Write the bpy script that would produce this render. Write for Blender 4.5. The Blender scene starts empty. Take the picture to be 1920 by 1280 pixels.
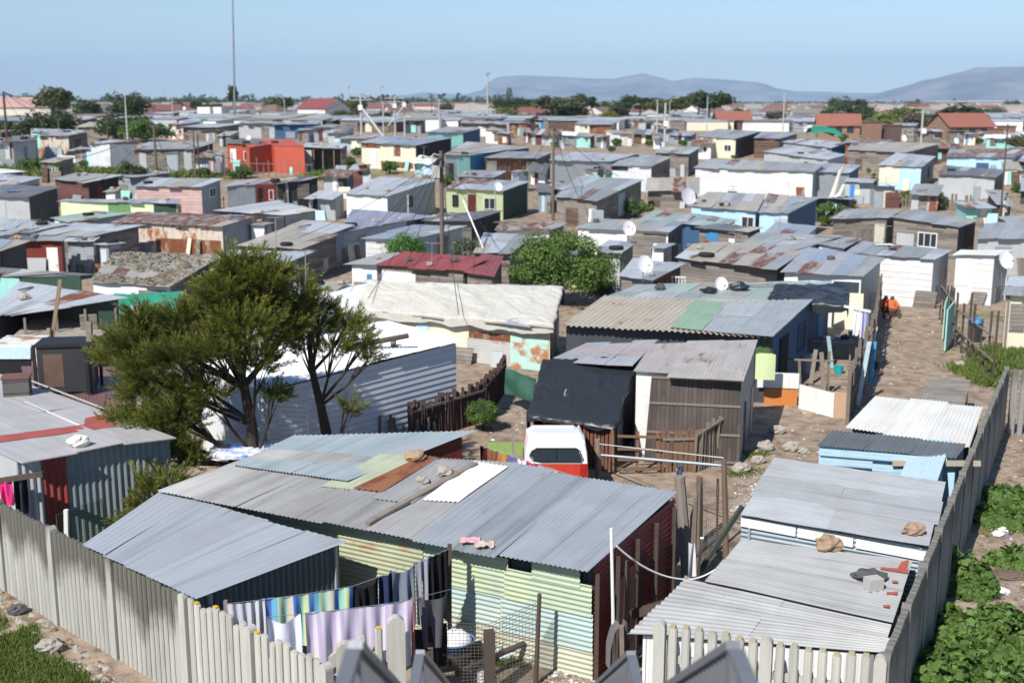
import bpy, math, random
from math import radians as R, sin, cos, tan, pi, floor, sqrt, atan2
from mathutils import Vector, Matrix, noise as mnoise

# ------------------------------------------------------------------ camera, light, exposure
scn = bpy.context.scene
COL = scn.collection
F_PX, HZ, CAM_Z = 2200.0, 193.0, 9.5          # focal length in px of a 1920 px wide frame, horizon row, eye height
PITCH = math.atan((640 - HZ) / F_PX)
cam_d = bpy.data.cameras.new('camera'); cam = bpy.data.objects.new('camera', cam_d); COL.objects.link(cam)
cam.location = (0, 0, CAM_Z); cam.rotation_euler = (pi / 2 - PITCH, 0, 0)
cam_d.sensor_width = 36; cam_d.lens = 36 * F_PX / 1920; cam_d.clip_start = .1; cam_d.clip_end = 60000
cam_d.dof.use_dof = True; cam_d.dof.focus_distance = 20; cam_d.dof.aperture_fstop = 1.15
scn.camera = cam

SUN_EL, SUN_AZ = R(44), R(32)                  # light travels SUN_AZ to the right of straight ahead
sun_dir = Vector((sin(SUN_AZ) * cos(SUN_EL), cos(SUN_AZ) * cos(SUN_EL), -sin(SUN_EL)))
sd = bpy.data.lights.new('sun', 'SUN'); sd.energy = 4.9; sd.angle = R(.53); sd.color = (1, .955, .89)
so = bpy.data.objects.new('sun', sd); COL.objects.link(so); so.rotation_euler = sun_dir.to_track_quat('-Z', 'Y').to_euler()

w = bpy.data.worlds.new('World'); scn.world = w; w.use_nodes = True
wn = w.node_tree; wn.nodes.clear()
sky = wn.nodes.new('ShaderNodeTexSky'); sky.sky_type = 'NISHITA'; sky.sun_disc = False
sky.sun_elevation = SUN_EL; sky.sun_rotation = atan2(-sun_dir.x, -sun_dir.y)
sky.altitude = 0; sky.air_density = 1.0; sky.dust_density = 0.0; sky.ozone_density = 4.0
bg = wn.nodes.new('ShaderNodeBackground'); bg.inputs[1].default_value = .1
wo = wn.nodes.new('ShaderNodeOutputWorld')
wn.links.new(sky.outputs[0], bg.inputs[0]); wn.links.new(bg.outputs[0], wo.inputs[0])
vs = scn.view_settings; vs.view_transform = 'Standard'; vs.look = 'None'; vs.exposure = .4; vs.gamma = 1; vs.use_curve_mapping = False

# ------------------------------------------------------------------ where things stand
def sm(a, b, x):
    t = max(0, min(1, (x - a) / (b - a))); return t * t * (3 - 2 * t)

def ground(x, y):
    """Height of the terrain: flat in front, rising gently behind, most on the left."""
    k = sm(-12, 14, x)
    y0 = 62 * (1 - k) + 92 * k
    z = (3.9 * (1 - k) + 3.0 * k) * sm(y0, y0 + 75, y)
    if y < 60: z += .05 * sin(x * .9) * sin(y * .7)
    return z

CP, SP = cos(PITCH), sin(PITCH)
def ray(px, py):
    u, v = (px - 960) / F_PX, (640 - py) / F_PX
    return Vector((u, CP + v * SP, -SP + v * CP))

def P(px, py, h=0.0):
    """World point of a photo pixel, h metres above the terrain."""
    d = ray(px, py)
    f = lambda t: CAM_Z + d.z * t - ground(d.x * t, d.y * t) - h
    t, st = 3.0, 1.0
    while f(t) > 0 and t < 4000:
        t += st; st *= 1.05
    a, b = t - st, t
    for _ in range(40):
        m = (a + b) / 2
        if f(m) > 0: a = m
        else: b = m
    return Vector((d.x * a, d.y * a, CAM_Z + d.z * a))

def PY(px, py, Y):
    d = ray(px, py); t = Y / d.y
    return Vector((d.x * t, Y, CAM_Z + d.z * t))

# ------------------------------------------------------------------ objects
class MB:
    """Collects faces; build() links them as one mesh object."""
    def __init__(s): s.v = []; s.f = []; s.uv = []; s.sh = []; s.mi = []
    def face(s, pts, uv=None, sh=.5, mi=0):
        n = len(s.v); s.v += [tuple(p) for p in pts]; s.f.append(tuple(range(n, n + len(pts))))
        if uv is None:
            a = Vector(pts[0]); e = (Vector(pts[1]) - a)
            L = e.length or 1; e = e / L; nn = e.cross(Vector(pts[-1]) - a); g = nn.cross(e)
            g = g.normalized() if g.length > 1e-9 else Vector((0, 0, 1))
            uv = [((Vector(p) - a).dot(e), (Vector(p) - a).dot(g)) for p in pts]
        s.uv += uv; s.sh += [sh] * len(pts); s.mi.append(mi)
    def hexa(s, q, sh=.5, mi=0):
        """q: 8 points, bottom ring 0-3, top ring 4-7"""
        for i in ((3, 2, 1, 0), (4, 5, 6, 7), (0, 1, 5, 4), (1, 2, 6, 5), (2, 3, 7, 6), (3, 0, 4, 7)):
            s.face([q[k] for k in i], None, sh, mi)
    def box(s, c, size, rz=0.0, sh=.5, mi=0, rot=None):
        hx, hy, hz = size[0] / 2, size[1] / 2, size[2] / 2
        M = rot if rot is not None else Matrix.Rotation(rz, 3, 'Z')
        c = Vector(c)
        s.hexa([c + M @ Vector(p) for p in ((-hx, -hy, -hz), (hx, -hy, -hz), (hx, hy, -hz), (-hx, hy, -hz),
                                            (-hx, -hy, hz), (hx, -hy, hz), (hx, hy, hz), (-hx, hy, hz))], sh, mi)
    def beam(s, a, b, wd, ht, sh=.5, mi=0):
        a, b = Vector(a), Vector(b); d = b - a; L = d.length
        if L < 1e-6: return
        x = d / L; up = Vector((0, 0, 1)) if abs(x.z) < .95 else Vector((0, 1, 0))
        y = up.cross(x).normalized(); z = x.cross(y)
        M = Matrix((x, y, z)).transposed()
        s.box((a + b) / 2, (L, wd, ht), sh=sh, mi=mi, rot=M)
    def tube(s, pts, rad, n=6, sh=.5, mi=0, cap=True):
        pts = [Vector(p) for p in pts]; m = len(pts)
        if not hasattr(rad, '__len__'): rad = [rad] * m
        rings = []; ref = None
        for i, p in enumerate(pts):
            d = (pts[min(i + 1, m - 1)] - pts[max(i - 1, 0)]).normalized()
            if ref is None: ref = Vector((0, 0, 1)) if abs(d.z) < .9 else Vector((1, 0, 0))
            x = ref.cross(d).normalized(); y = d.cross(x); ref = y if False else ref
            rings.append([p + (x * cos(2 * pi * k / n) + y * sin(2 * pi * k / n)) * rad[i] for k in range(n)])
        n0 = len(s.v)
        for r_ in rings: s.v += [tuple(q) for q in r_]
        L = 0
        for i in range(m - 1):
            l1 = L + (pts[i + 1] - pts[i]).length
            for k in range(n):
                k2 = (k + 1) % n
                s.f.append((n0 + i * n + k, n0 + i * n + k2, n0 + (i + 1) * n + k2, n0 + (i + 1) * n + k))
                s.uv += [(k * .05, L), (k * .05 + .05, L), (k * .05 + .05, l1), (k * .05, l1)]
                s.sh += [sh] * 4; s.mi.append(mi)
            L = l1
        if cap:
            for r_, off in ((rings[0], 0), (rings[-1], (m - 1) * n)):
                s.f.append(tuple(n0 + off + k for k in (range(n) if off else reversed(range(n)))))
                s.uv += [(0, 0)] * n; s.sh += [sh] * n; s.mi.append(mi)
    def grid(s, fn, nu, nv, uvs=(1, 1), sh=.5, mi=0, flip=False):
        n0 = len(s.v)
        for j in range(nv + 1):
            for i in range(nu + 1): s.v.append(tuple(fn(i / nu, j / nv)))
        for j in range(nv):
            for i in range(nu):
                a = n0 + j * (nu + 1) + i; q = (a, a + 1, a + nu + 2, a + nu + 1)
                t = [(i / nu * uvs[0], j / nv * uvs[1]), ((i + 1) / nu * uvs[0], j / nv * uvs[1]),
                     ((i + 1) / nu * uvs[0], (j + 1) / nv * uvs[1]), (i / nu * uvs[0], (j + 1) / nv * uvs[1])]
                if flip: q = q[::-1]; t = t[::-1]
                s.f.append(q); s.uv += t; s.sh += [sh] * 4; s.mi.append(mi)
    def build(s, name, mat, root=None, smooth=False, parent=None):
        """root: the thing (an Empty) the part belongs to; parent: the part it hangs on, if it is a sub-part"""
        me = bpy.data.meshes.new(name)
        o0 = ROOT_AT.get(root.name, Vector((0, 0, 0))) if root else None
        if o0 is None:
            o0 = Vector((sum(v[0] for v in s.v), sum(v[1] for v in s.v), 0)) / max(1, len(s.v)); o0.z = min(v[2] for v in s.v)
        me.from_pydata([(v[0] - o0.x, v[1] - o0.y, v[2] - o0.z) for v in s.v], [], s.f)
        uvl = me.uv_layers.new(name='UVMap')
        uvl.data.foreach_set('uv', [c for t in s.uv for c in t])
        at = me.attributes.new('sheet', 'FLOAT', 'CORNER'); at.data.foreach_set('value', s.sh)
        mats = mat if isinstance(mat, (list, tuple)) else [mat]
        for m in mats: me.materials.append(m)
        if len(mats) > 1: me.polygons.foreach_set('material_index', s.mi)
        if smooth: me.polygons.foreach_set('use_smooth', [True] * len(s.f))
        me.update()
        ob = bpy.data.objects.new(name, me); COL.objects.link(ob)
        if root: ob.parent = parent or root
        else: ob.location = o0
        return ob

ROOT_AT = {}
def tag(o, label, cat, group=None, kind=None):
    if label: o['label'] = label
    if cat: o['category'] = cat
    if group: o['group'] = group
    if kind: o['kind'] = kind
    return o
def thing(name, label, cat, loc, group=None):
    o = bpy.data.objects.new(name, None); COL.objects.link(o); o.location = loc
    o.empty_display_size = .2; ROOT_AT[o.name] = Vector(loc)
    return tag(o, label, cat, group)
def structure(o): o['kind'] = 'structure'; return o
def copy_tree(o, loc, rz=0, sc=1, label=None):
    def rec(q, par):
        c = q.copy(); COL.objects.link(c)
        if par: c.parent = par
        for ch in q.children: rec(ch, c)
        return c
    c = rec(o, None); c.location = loc; c.rotation_euler = (0, 0, rz); c.scale = (sc, sc, sc)
    if label: c['label'] = label
    return c

# ------------------------------------------------------------------ materials
class NT:
    def __init__(s, name):
        s.m = bpy.data.materials.new(name); s.m.use_nodes = True; s.t = s.m.node_tree; s.t.nodes.clear()
        s.out = s.n('ShaderNodeOutputMaterial'); s.b = s.n('ShaderNodeBsdfPrincipled'); s.l(s.b.outputs[0], s.out.inputs[0])
    def n(s, ty, **kw):
        x = s.t.nodes.new(ty)
        for k, v in kw.items(): setattr(x, k, v)
        return x
    def l(s, a, b): s.t.links.new(a, b)
    def set(s, sock, v):
        if hasattr(v, 'links') or hasattr(v, 'is_linked'): s.l(v, sock)
        elif isinstance(v, tuple) and len(v) == 3 and sock.type == 'RGBA': sock.default_value = (*v, 1)
        else: sock.default_value = v
    def math(s, op, a, b=0.0, c=None):
        x = s.n('ShaderNodeMath', operation=op); s.set(x.inputs[0], a); s.set(x.inputs[1], b)
        if c is not None: s.set(x.inputs[2], c)
        return x.outputs[0]
    def mix(s, f, a, b, mode='MIX'):
        x = s.n('ShaderNodeMix', data_type='RGBA', blend_type=mode)
        s.set(x.inputs[0], f); s.set(x.inputs[6], a); s.set(x.inputs[7], b); return x.outputs[2]
    def noise(s, vec, scale, detail=3, rough=.6):
        x = s.n('ShaderNodeTexNoise'); s.l(vec, x.inputs['Vector']); x.inputs['Scale'].default_value = scale
        x.inputs['Detail'].default_value = detail; x.inputs['Roughness'].default_value = rough; return x.outputs[0]
    def ramp(s, v, a, b):
        x = s.n('ShaderNodeMapRange'); x.clamp = True; s.set(x.inputs[0], v)
        x.inputs[1].default_value = a; x.inputs[2].default_value = b; return x.outputs[0]
    def xyz(s, x, y, z=0.0):
        c = s.n('ShaderNodeCombineXYZ'); s.set(c.inputs[0], x); s.set(c.inputs[1], y); s.set(c.inputs[2], z); return c.outputs[0]
    def uv(s):
        """u and v in metres, shifted per object so that no two objects show the same stains"""
        t = s.n('ShaderNodeUVMap'); sp = s.n('ShaderNodeSeparateXYZ'); s.l(t.outputs[0], sp.inputs[0])
        oi = s.n('ShaderNodeObjectInfo'); s.rnd = oi.outputs['Random']
        off = s.math('MULTIPLY', s.rnd, 91.7)
        s.u, s.v = sp.outputs[0], sp.outputs[1]
        s.uo, s.vo = s.math('ADD', s.u, off), s.math('ADD', s.v, off)
        return s.xyz(s.uo, s.vo)
    def bump(s, h, strength, dist):
        x = s.n('ShaderNodeBump'); s.l(h, x.inputs['Height']); x.inputs['Strength'].default_value = strength
        x.inputs['Distance'].default_value = dist; s.l(x.outputs[0], s.b.inputs['Normal'])
    def done(s, col, rough=.6, metal=0.0, spec=.4):
        s.set(s.b.inputs['Base Color'], col); s.set(s.b.inputs['Roughness'], rough)
        s.b.inputs['Metallic'].default_value = metal; s.b.inputs['Specular IOR Level'].default_value = spec
        return s.m

_MC = {}
RUST = (.23, .085, .035)
def sheet_mat(base, rust=.1, var=.2, dirt=.3, pitch=.09, axis='u', bump=1.0, rough=.5, metal=.15, rust_col=RUST, second=None, lines=0.0):
    """Painted or galvanised corrugated sheet: ribs, sheet-to-sheet differences, rust blotches and dirt streaks along the ribs."""
    key = ('s', base, rust, var, dirt, pitch, axis, bump, rough, metal, rust_col, second, lines)
    if key in _MC: return _MC[key]
    t = NT('corrugated_sheet'); uv = t.uv()
    at = t.n('ShaderNodeAttribute', attribute_name='sheet').outputs['Fac']
    a, b = (t.uo, t.vo) if axis == 'u' else (t.vo, t.uo)     # a runs across the ribs
    tint = t.math('ADD', 1 - var, t.math('MULTIPLY', at, 2 * var))
    col = t.mix(1.0, base, t.xyz(tint, tint, tint), 'MULTIPLY')
    if second: col = t.mix(t.ramp(t.noise(uv, .9, 2), .46, .56), col, second)
    if lines:
        col = t.mix(t.math('MULTIPLY', t.ramp(t.noise(t.xyz(t.math('MULTIPLY', a, 4.0), t.math('MULTIPLY', b, .12)), 1, 2), .52, .68), lines), col, t.mix(1.0, col, (.5, .52, .56), 'MULTIPLY'))
    col = t.mix(t.math('MULTIPLY', t.ramp(t.noise(uv, 1.1, 4), .35, .75), dirt), col, t.mix(1.0, col, (.5, .46, .42), 'MULTIPLY'))
    st = t.noise(t.xyz(t.math('MULTIPLY', a, 9.0), t.math('MULTIPLY', b, .5)), 1, 3)
    col = t.mix(t.math('MULTIPLY', t.ramp(st, .5, .8), dirt), col, t.mix(1.0, col, (.42, .38, .34), 'MULTIPLY'))
    if rust:
        rn = t.noise(t.xyz(t.math('MULTIPLY', a, 2.2), t.math('MULTIPLY', b, .8)), 1, 6, .7)
        th = .70 - rust * .35
        col = t.mix(t.ramp(rn, th, th + .09), col, t.mix(t.noise(uv, 14, 2), rust_col, (rust_col[0] * .5, rust_col[1] * .5, rust_col[2] * .6)))
        sp = t.noise(uv, 9, 3)
        col = t.mix(t.ramp(sp, .74 - rust * .08, .8), col, rust_col)
    if bump:
        wv = t.math('SINE', t.math('MULTIPLY', t.u if axis == 'u' else t.v, 2 * pi / pitch))
        h = t.math('ADD', t.math('MULTIPLY', wv, .5), t.math('MULTIPLY', t.noise(uv, 1.5, 2), .8))
        t.bump(h, .55 * bump, .02)
    _MC[key] = t.done(col, rough, metal, .35); return _MC[key]

def plank_mat(base, var=.35, width=.15, axis='h', dirt=.4, gap=.09, rough=.85, length=2.4):
    """Boards of uneven tone with dark joints; axis h: boards lie flat, v: boards stand."""
    key = ('p', base, var, width, axis, dirt, gap, length)
    if key in _MC: return _MC[key]
    t = NT('boards'); uv = t.uv()
    al, ac = (t.uo, t.vo) if axis == 'h' else (t.vo, t.uo)
    k = t.math('DIVIDE', ac, width); row = t.math('FLOOR', k)
    wn_ = t.n('ShaderNodeTexWhiteNoise', noise_dimensions='2D')
    t.l(t.xyz(row, t.math('FLOOR', t.math('ADD', t.math('DIVIDE', al, length), t.math('MULTIPLY', row, .37)))), wn_.inputs['Vector'])
    tint = t.math('ADD', 1 - var, t.math('MULTIPLY', wn_.outputs['Value'], 1.6 * var))
    col = t.mix(1.0, base, t.xyz(tint, tint, tint), 'MULTIPLY')
    gr = t.noise(t.xyz(t.math('MULTIPLY', al, 1.2), t.math('MULTIPLY', ac, 24)), 1, 3)
    col = t.mix(t.math('MULTIPLY', t.ramp(gr, .4, .75), .5), col, t.mix(1.0, col, (.55, .5, .46), 'MULTIPLY'))
    col = t.mix(t.math('MULTIPLY', t.ramp(t.noise(uv, 1.3, 4), .45, .75), dirt), col, t.mix(1.0, col, (.4, .36, .33), 'MULTIPLY'))
    fr = t.math('FRACT', k); g = t.math('LESS_THAN', fr, gap)
    col = t.mix(t.math('MULTIPLY', g, .75), col, (.02, .018, .016))
    t.bump(t.math('SUBTRACT', t.math('MULTIPLY', gr, .15), g), .6, .012)
    _MC[key] = t.done(col, rough, 0, .2); return _MC[key]

def plain_mat(base, var=.2, dirt=.3, rough=.7, metal=0.0, scale=1.0, second=None, streak=.3, spec=.3, grain=0.0):
    key = ('f', base, var, dirt, rough, metal, scale, second, streak, spec, grain)
    if key in _MC: return _MC[key]
    t = NT('painted_board'); uv = t.uv()
    n1 = t.noise(uv, .9 * scale, 4)
    col = t.mix(t.math('MULTIPLY', t.ramp(n1, .35, .7), var * 2), base, t.mix(1.0, base, (.72, .70, .66), 'MULTIPLY'))
    if second: col = t.mix(t.ramp(t.noise(uv, 1.6 * scale, 5), .5, .58), col, second)
    st = t.noise(t.xyz(t.math('MULTIPLY', t.uo, 7.0 * scale), t.math('MULTIPLY', t.vo, .6 * scale)), 1, 3)
    col = t.mix(t.math('MULTIPLY', t.ramp(st, .5, .8), streak), col, t.mix(1.0, col, (.5, .45, .4), 'MULTIPLY'))
    n2 = t.noise(uv, 6 * scale, 4)
    col = t.mix(t.math('MULTIPLY', t.ramp(n2, .55, .8), dirt), col, t.mix(1.0, col, (.45, .4, .35), 'MULTIPLY'))
    t.bump(t.noise(uv, 12 * scale, 3), .25 + grain, .01)
    _MC[key] = t.done(col, rough, metal, spec); return _MC[key]

def leaf_mat(c1, c2, trans=.35, rough=.55):
    key = ('l', c1, c2)
    if key in _MC: return _MC[key]
    t = NT('foliage')
    at = t.n('ShaderNodeAttribute', attribute_name='sheet').outputs['Fac']
    col = t.mix(at, c1, c2)
    t.done(col, rough, 0, .3)
    tr = t.n('ShaderNodeBsdfTranslucent'); t.l(t.mix(.5, col, (.25, .35, .05), 'MIX'), tr.inputs[0])
    mx = t.n('ShaderNodeMixShader'); mx.inputs[0].default_value = trans * .6
    t.l(t.b.outputs[0], mx.inputs[1]); t.l(tr.outputs[0], mx.inputs[2]); t.l(mx.outputs[0], t.out.inputs[0])
    _MC[key] = t.m; return t.m

def cloth_mat(base, stripes=None, sw=.12):
    key = ('c', base, stripes, sw)
    if key in _MC: return _MC[key]
    t = NT('cloth'); uv = t.uv(); col = base
    if stripes:
        k = t.math('FLOOR', t.math('DIVIDE', t.u, sw))
        cr = t.n('ShaderNodeValToRGB'); cr.color_ramp.interpolation = 'CONSTANT'
        e = cr.color_ramp.elements
        for i, c in enumerate(stripes):
            el = e[i] if i < 2 else e.new(i / len(stripes))
            el.position = i / len(stripes); el.color = (*c, 1)
        t.l(t.math('FRACT', t.math('DIVIDE', t.math('ADD', k, .5), float(len(stripes)))), cr.inputs[0]); col = cr.outputs[0]
    t.bump(t.noise(uv, 40, 2), .2, .004)
    _MC[key] = t.done(col, .9, 0, .1)
    t.b.inputs['Sheen Weight'].default_value = .1
    return _MC[key]

# roofs
ROOF = {
 'gl': sheet_mat((.44, .465, .49), .06, .16, .25, lines=.35),
 'gm': sheet_mat((.345, .355, .365), .12, .22, .35, lines=.35),
 'gd': sheet_mat((.17, .18, .19), .15, .25, .4),
 'gb': sheet_mat((.30, .34, .41), .04, .15, .25, lines=.3),
 'gn': sheet_mat((.32, .40, .36), .05, .2, .3),
 'wh': sheet_mat((.72, .72, .70), .05, .1, .2, rough=.6, metal=0),
 'be': sheet_mat((.42, .38, .32), .22, .2, .4),
 'ru': sheet_mat((.34, .31, .29), .75, .25, .4),
 'rd': sheet_mat((.235, .06, .06), .12, .25, .35, metal=0, pitch=.27, bump=1.6),
 'pu': sheet_mat((.33, .34, .42), .1, .2, .35),
}
WALL = {
 'w': plain_mat((.74, .74, .72), .12, .2, streak=.15),
 'ww': plank_mat((.72, .72, .71), .1, .3, dirt=.2, gap=.05),
 'wc': sheet_mat((.70, .71, .72), .08, .08, .2, metal=0),
 'wh': sheet_mat((.66, .68, .70), .1, .1, .25, axis='v', metal=0),
 'cr': plain_mat((.70, .64, .50), .12, .2),
 'gw': plank_mat((.24, .215, .19)),
 'gv': plank_mat((.22, .195, .17), axis='v'),
 'br': plank_mat((.15, .10, .075)),
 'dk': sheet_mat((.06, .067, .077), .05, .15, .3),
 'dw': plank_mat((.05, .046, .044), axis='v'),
 'gc': sheet_mat((.30, .33, .36), .08, .12, .3),
 'gp': plain_mat((.42, .44, .45), .2, .3),
 'gh': sheet_mat((.34, .37, .39), .12, .12, .3, axis='v'),
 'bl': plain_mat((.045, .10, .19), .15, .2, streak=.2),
 'bb': plain_mat((.05, .22, .42), .15, .2, streak=.2),
 'sb': plain_mat((.42, .62, .76), .1, .15, streak=.12),
 'te': plain_mat((.30, .60, .55), .15, .2),
 'pk': plank_mat((.60, .42, .39), .12, .22, dirt=.25, gap=.06),
 'mr': plank_mat((.14, .065, .06), .25, .2),
 'lg': plain_mat((.62, .74, .44), .1, .15, streak=.1),
 'yg': plain_mat((.58, .62, .36), .12, .2, streak=.15),
 'gn': plain_mat((.13, .26, .10), .15, .2),
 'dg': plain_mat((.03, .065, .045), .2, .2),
 'rw': sheet_mat((.66, .58, .49), .55, .12, .3, metal=0, rust_col=(.40, .15, .05)),
 'rs': sheet_mat((.38, .30, .24), .9, .2, .4, metal=0),
 'rr': plain_mat((.17, .03, .022), .2, .25),
 'or': sheet_mat((.44, .085, .05), .05, .08, .2, metal=0, pitch=.22),
 'mb': plain_mat((.38, .60, .80), .1, .1),
}
# ------------------------------------------------------------------ setting: ground, hills
def ground_mat():
    t = NT('sandy_ground'); g = t.n('ShaderNodeNewGeometry').outputs['Position']
    n1 = t.noise(g, .35, 5); n2 = t.noise(g, 2.2, 5); n3 = t.noise(g, 14, 4, .7); n4 = t.noise(g, .12, 4)
    col = t.mix(t.ramp(n1, .35, .65), (.30, .225, .165), (.38, .30, .225))
    col = t.mix(t.ramp(n2, .42, .68), col, (.15, .11, .08))
    col = t.mix(t.math('MULTIPLY', t.ramp(t.noise(g, .8, 5), .54, .66), .35), col, (.15, .115, .09))
    col = t.mix(t.math('MULTIPLY', t.ramp(n3, .5, .75), .5), col, (.40, .35, .29))
    col = t.mix(t.math('MULTIPLY', t.ramp(n3, .62, .66), .6), col, (.09, .075, .06))
    col = t.mix(t.math('MULTIPLY', t.ramp(n4, .58, .65), t.ramp(n2, .35, .55)), col, t.mix(n3, (.06, .10, .02), (.13, .16, .04)))
    t.bump(t.math('ADD', t.math('MULTIPLY', n2, .6), t.math('MULTIPLY', n3, .35)), .9, .06)
    return t.done(col, .95, 0, .15)
def axis_steps(lo, hi, s0, gr):
    a = [0.0]; s = s0
    while a[-1] < hi: a.append(a[-1] + s); s *= gr
    b = [0.0]; s = s0
    while b[-1] > lo: b.append(b[-1] - s); s *= gr
    return sorted(set(b + a))
xs = axis_steps(-22000, 22000, .8, 1.06); ys = [y + 18 for y in axis_steps(-60, 32000, .8, 1.05)]
gm_ = MB()
for y in ys:
    for x in xs: gm_.v.append((x, y, ground(x, y)))
nx = len(xs)
for j in range(len(ys) - 1):
    for i in range(nx - 1):
        a = j * nx + i; gm_.f.append((a, a + 1, a + nx + 1, a + nx)); gm_.uv += [(0, 0)] * 4; gm_.sh += [.5] * 4; gm_.mi.append(0)
structure(gm_.build('ground', ground_mat(), smooth=True))

def hill_mat():
    t = NT('mountain_rock'); g = t.n('ShaderNodeNewGeometry').outputs['Position']
    n = t.noise(g, .0016, 6, .6); n2 = t.noise(g, .006, 5)
    col = t.mix(t.ramp(n, .4, .62), (.08, .075, .08), (.23, .20, .21))
    col = t.mix(t.math('MULTIPLY', t.ramp(n2, .5, .7), .5), col, (.09, .08, .09))
    return t.done(col, .95, 0, .1)
HM = hill_mat()
def hills(prof, Y, depth, base_px):
    """A range at distance Y whose skyline passes the given (px, py); it falls off in spurs towards the viewer and away."""
    pts = sorted(prof); X = lambda px: (px - 960) / F_PX * (Y * CP + SP * CAM_Z)
    def H(x):
        px = x / (Y * CP) * F_PX + 960
        if px <= pts[0][0] or px >= pts[-1][0]: return 0
        for (a, ha), (b, hb) in zip(pts, pts[1:]):
            if a <= px <= b:
                f = (px - a) / (b - a); f = f * f * (3 - 2 * f) * .5 + f * .5
                return (HZ + 3 - (ha + (hb - ha) * f)) / F_PX * Y
        return 0
    x0, x1 = X(pts[0][0]), X(pts[-1][0]); nu, nv = 260, 44; m = MB()
    def fn(a, b):
        x = x0 + (x1 - x0) * a; h = H(x); q = abs(b - .62) / (.62 if b < .62 else .38)
        sp_ = mnoise.fractal(Vector((x * .0011, b * 4.5, Y * .001)), 1.0, 2.0, 5)
        f = max(0, 1 - q) ** .8
        z = h * f * (1 + .30 * sp_ * min(1, q * 3)) - 20 * q
        return (x + 400 * sp_ * q, Y + (b - .62) * depth, 3 + max(-40, z))
    m.grid(fn, nu, nv)
    return structure(m.build('hills', HM, smooth=True))
hills([(640, 196), (700, 188), (760, 181), (800, 176), (830, 179), (870, 180), (905, 172), (915, 158), (935, 149), (980, 146), (1040, 148), (1100, 151), (1150, 152), (1180, 146), (1205, 142), (1228, 147), (1248, 157),
       (1265, 155), (1300, 150), (1340, 152), (1400, 156), (1440, 166), (1480, 174), (1540, 175), (1600, 177), (1680, 178), (1740, 181), (1800, 186), (1880, 194)], 17500, 5200, 0)
hills([(1560, 194), (1640, 182), (1665, 172), (1690, 166), (1740, 152), (1800, 139), (1822, 131), (1850, 131), (1900, 130), (1960, 125), (2040, 118), (2140, 122), (2260, 150), (2400, 192)], 12500, 4200, 0)
# ------------------------------------------------------------------ shacks
GLASS = plain_mat((.03, .04, .05), .05, .05, rough=.12, spec=.6, streak=0)
DARK = plain_mat((.012, .012, .013), 0, 0, rough=.9, streak=0)
FRAMEW = plain_mat((.70, .70, .67), .1, .2)
WOOD = plank_mat((.24, .20, .165), .2, .2, axis='h', gap=.02)
WOODP = plain_mat((.23, .195, .165), .25, .35, rough=.9, streak=.5)
WOODD = plain_mat((.085, .065, .052), .25, .35, rough=.9, streak=.5)
STEEL = plain_mat((.36, .38, .40), .1, .2, rough=.4, metal=.5)
RUSTM = plain_mat((.20, .08, .04), .3, .3, rough=.9, second=(.12, .06, .04))
STONE = plain_mat((.36, .33, .29), .25, .3, rough=.95, scale=5, grain=.6)
STONEO = plain_mat((.36, .25, .165), .25, .25, rough=.95, scale=5, grain=.6)
STONED = plain_mat((.10, .095, .10), .25, .3, rough=.95, scale=5, grain=.6)
FOOT = []     # footprints already built on (x, y, radius)

def bil(c, s, t):
    return (c[0] * (1 - s) + c[1] * s) * (1 - t) + (c[3] * (1 - s) + c[2] * s) * t

def roof_mesh(mb, c, rnd, real=False, pitch=.09, amp=.012, jag=.1, th=.025, sheet=.85, wob=.012, lift=0.0, mix=False):
    wd = ((c[1] - c[0]).length + (c[2] - c[3]).length) / 2
    ln = ((c[3] - c[0]).length + (c[2] - c[1]).length) / 2
    nrm = (c[1] - c[0]).cross(c[3] - c[0]).normalized()
    n = max(1, round(wd / sheet)); ov = .5 / n * .06
    nb = 1 if ln < 3.2 else 2                               # courses of sheets along the slope
    for k in range(n):
        base = rnd.random()
        cuts = [-rnd.random() * jag / ln] + [j / nb + rnd.uniform(-.04, .04) for j in range(1, nb)] + [1 + rnd.random() * jag / ln]
        for j in range(nb):
            s0, s1, t0, t1 = max(0, k / n - ov), min(1, (k + 1) / n + ov), cuts[j] - (.03 if j else 0), cuts[j + 1]
            z = lift + rnd.uniform(0, wob) + .004 * (k % 2) + .007 * j
            sh = min(1, max(0, base * .6 + rnd.random() * .4)); mi = rnd.choices((0, 1, 2, 3, 4), (8, .8, .9, 1.0, .7))[0] if mix else 0; tw = rnd.uniform(-wob, wob)
            if real:
                m = max(6, int((s1 - s0) * wd / pitch * 8)); L = 5
                ph = rnd.random() * 0
                def fn(a, b):
                    s = s0 + (s1 - s0) * a; t = t0 + (t1 - t0) * b
                    p = bil(c, s, t)
                    h = z + amp * sin(2 * pi * s * wd / pitch + ph) + tw * (b - .5) + .012 * sin(5 * b + k) * (a - .5) - .015 * max(0, 1 - abs(b) * 8) * (.5 + .5 * sin(k * 7.3))
                    return p + nrm * h
                n0 = len(mb.uv)
                mb.grid(fn, m, L, (1, 1), sh)
                for q in range(n0, len(mb.uv)):
                    a, b = mb.uv[q]; mb.uv[q] = ((s0 + (s1 - s0) * a) * wd, (t0 + (t1 - t0) * b) * ln)
            else:
                q = [bil(c, s, t) for s, t in ((s0, t0), (s1, t0), (s1, t1), (s0, t1))]
                zz = [z + tw, z - tw, z + tw * .5, z - tw * .5]
                top = [p + nrm * h for p, h in zip(q, zz)]; bot = [p - nrm * th for p in top]
                uv = [(s * wd, t * ln) for s, t in ((s0, t0), (s1, t0), (s1, t1), (s0, t1))]
                mb.face(top, uv, sh, mi); mb.face(bot[::-1], uv[::-1], sh, mi)
                for a, b in ((0, 1), (1, 2), (2, 3), (3, 0)): mb.face([bot[a], bot[b], top[b], top[a]], None, sh, mi)

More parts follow.
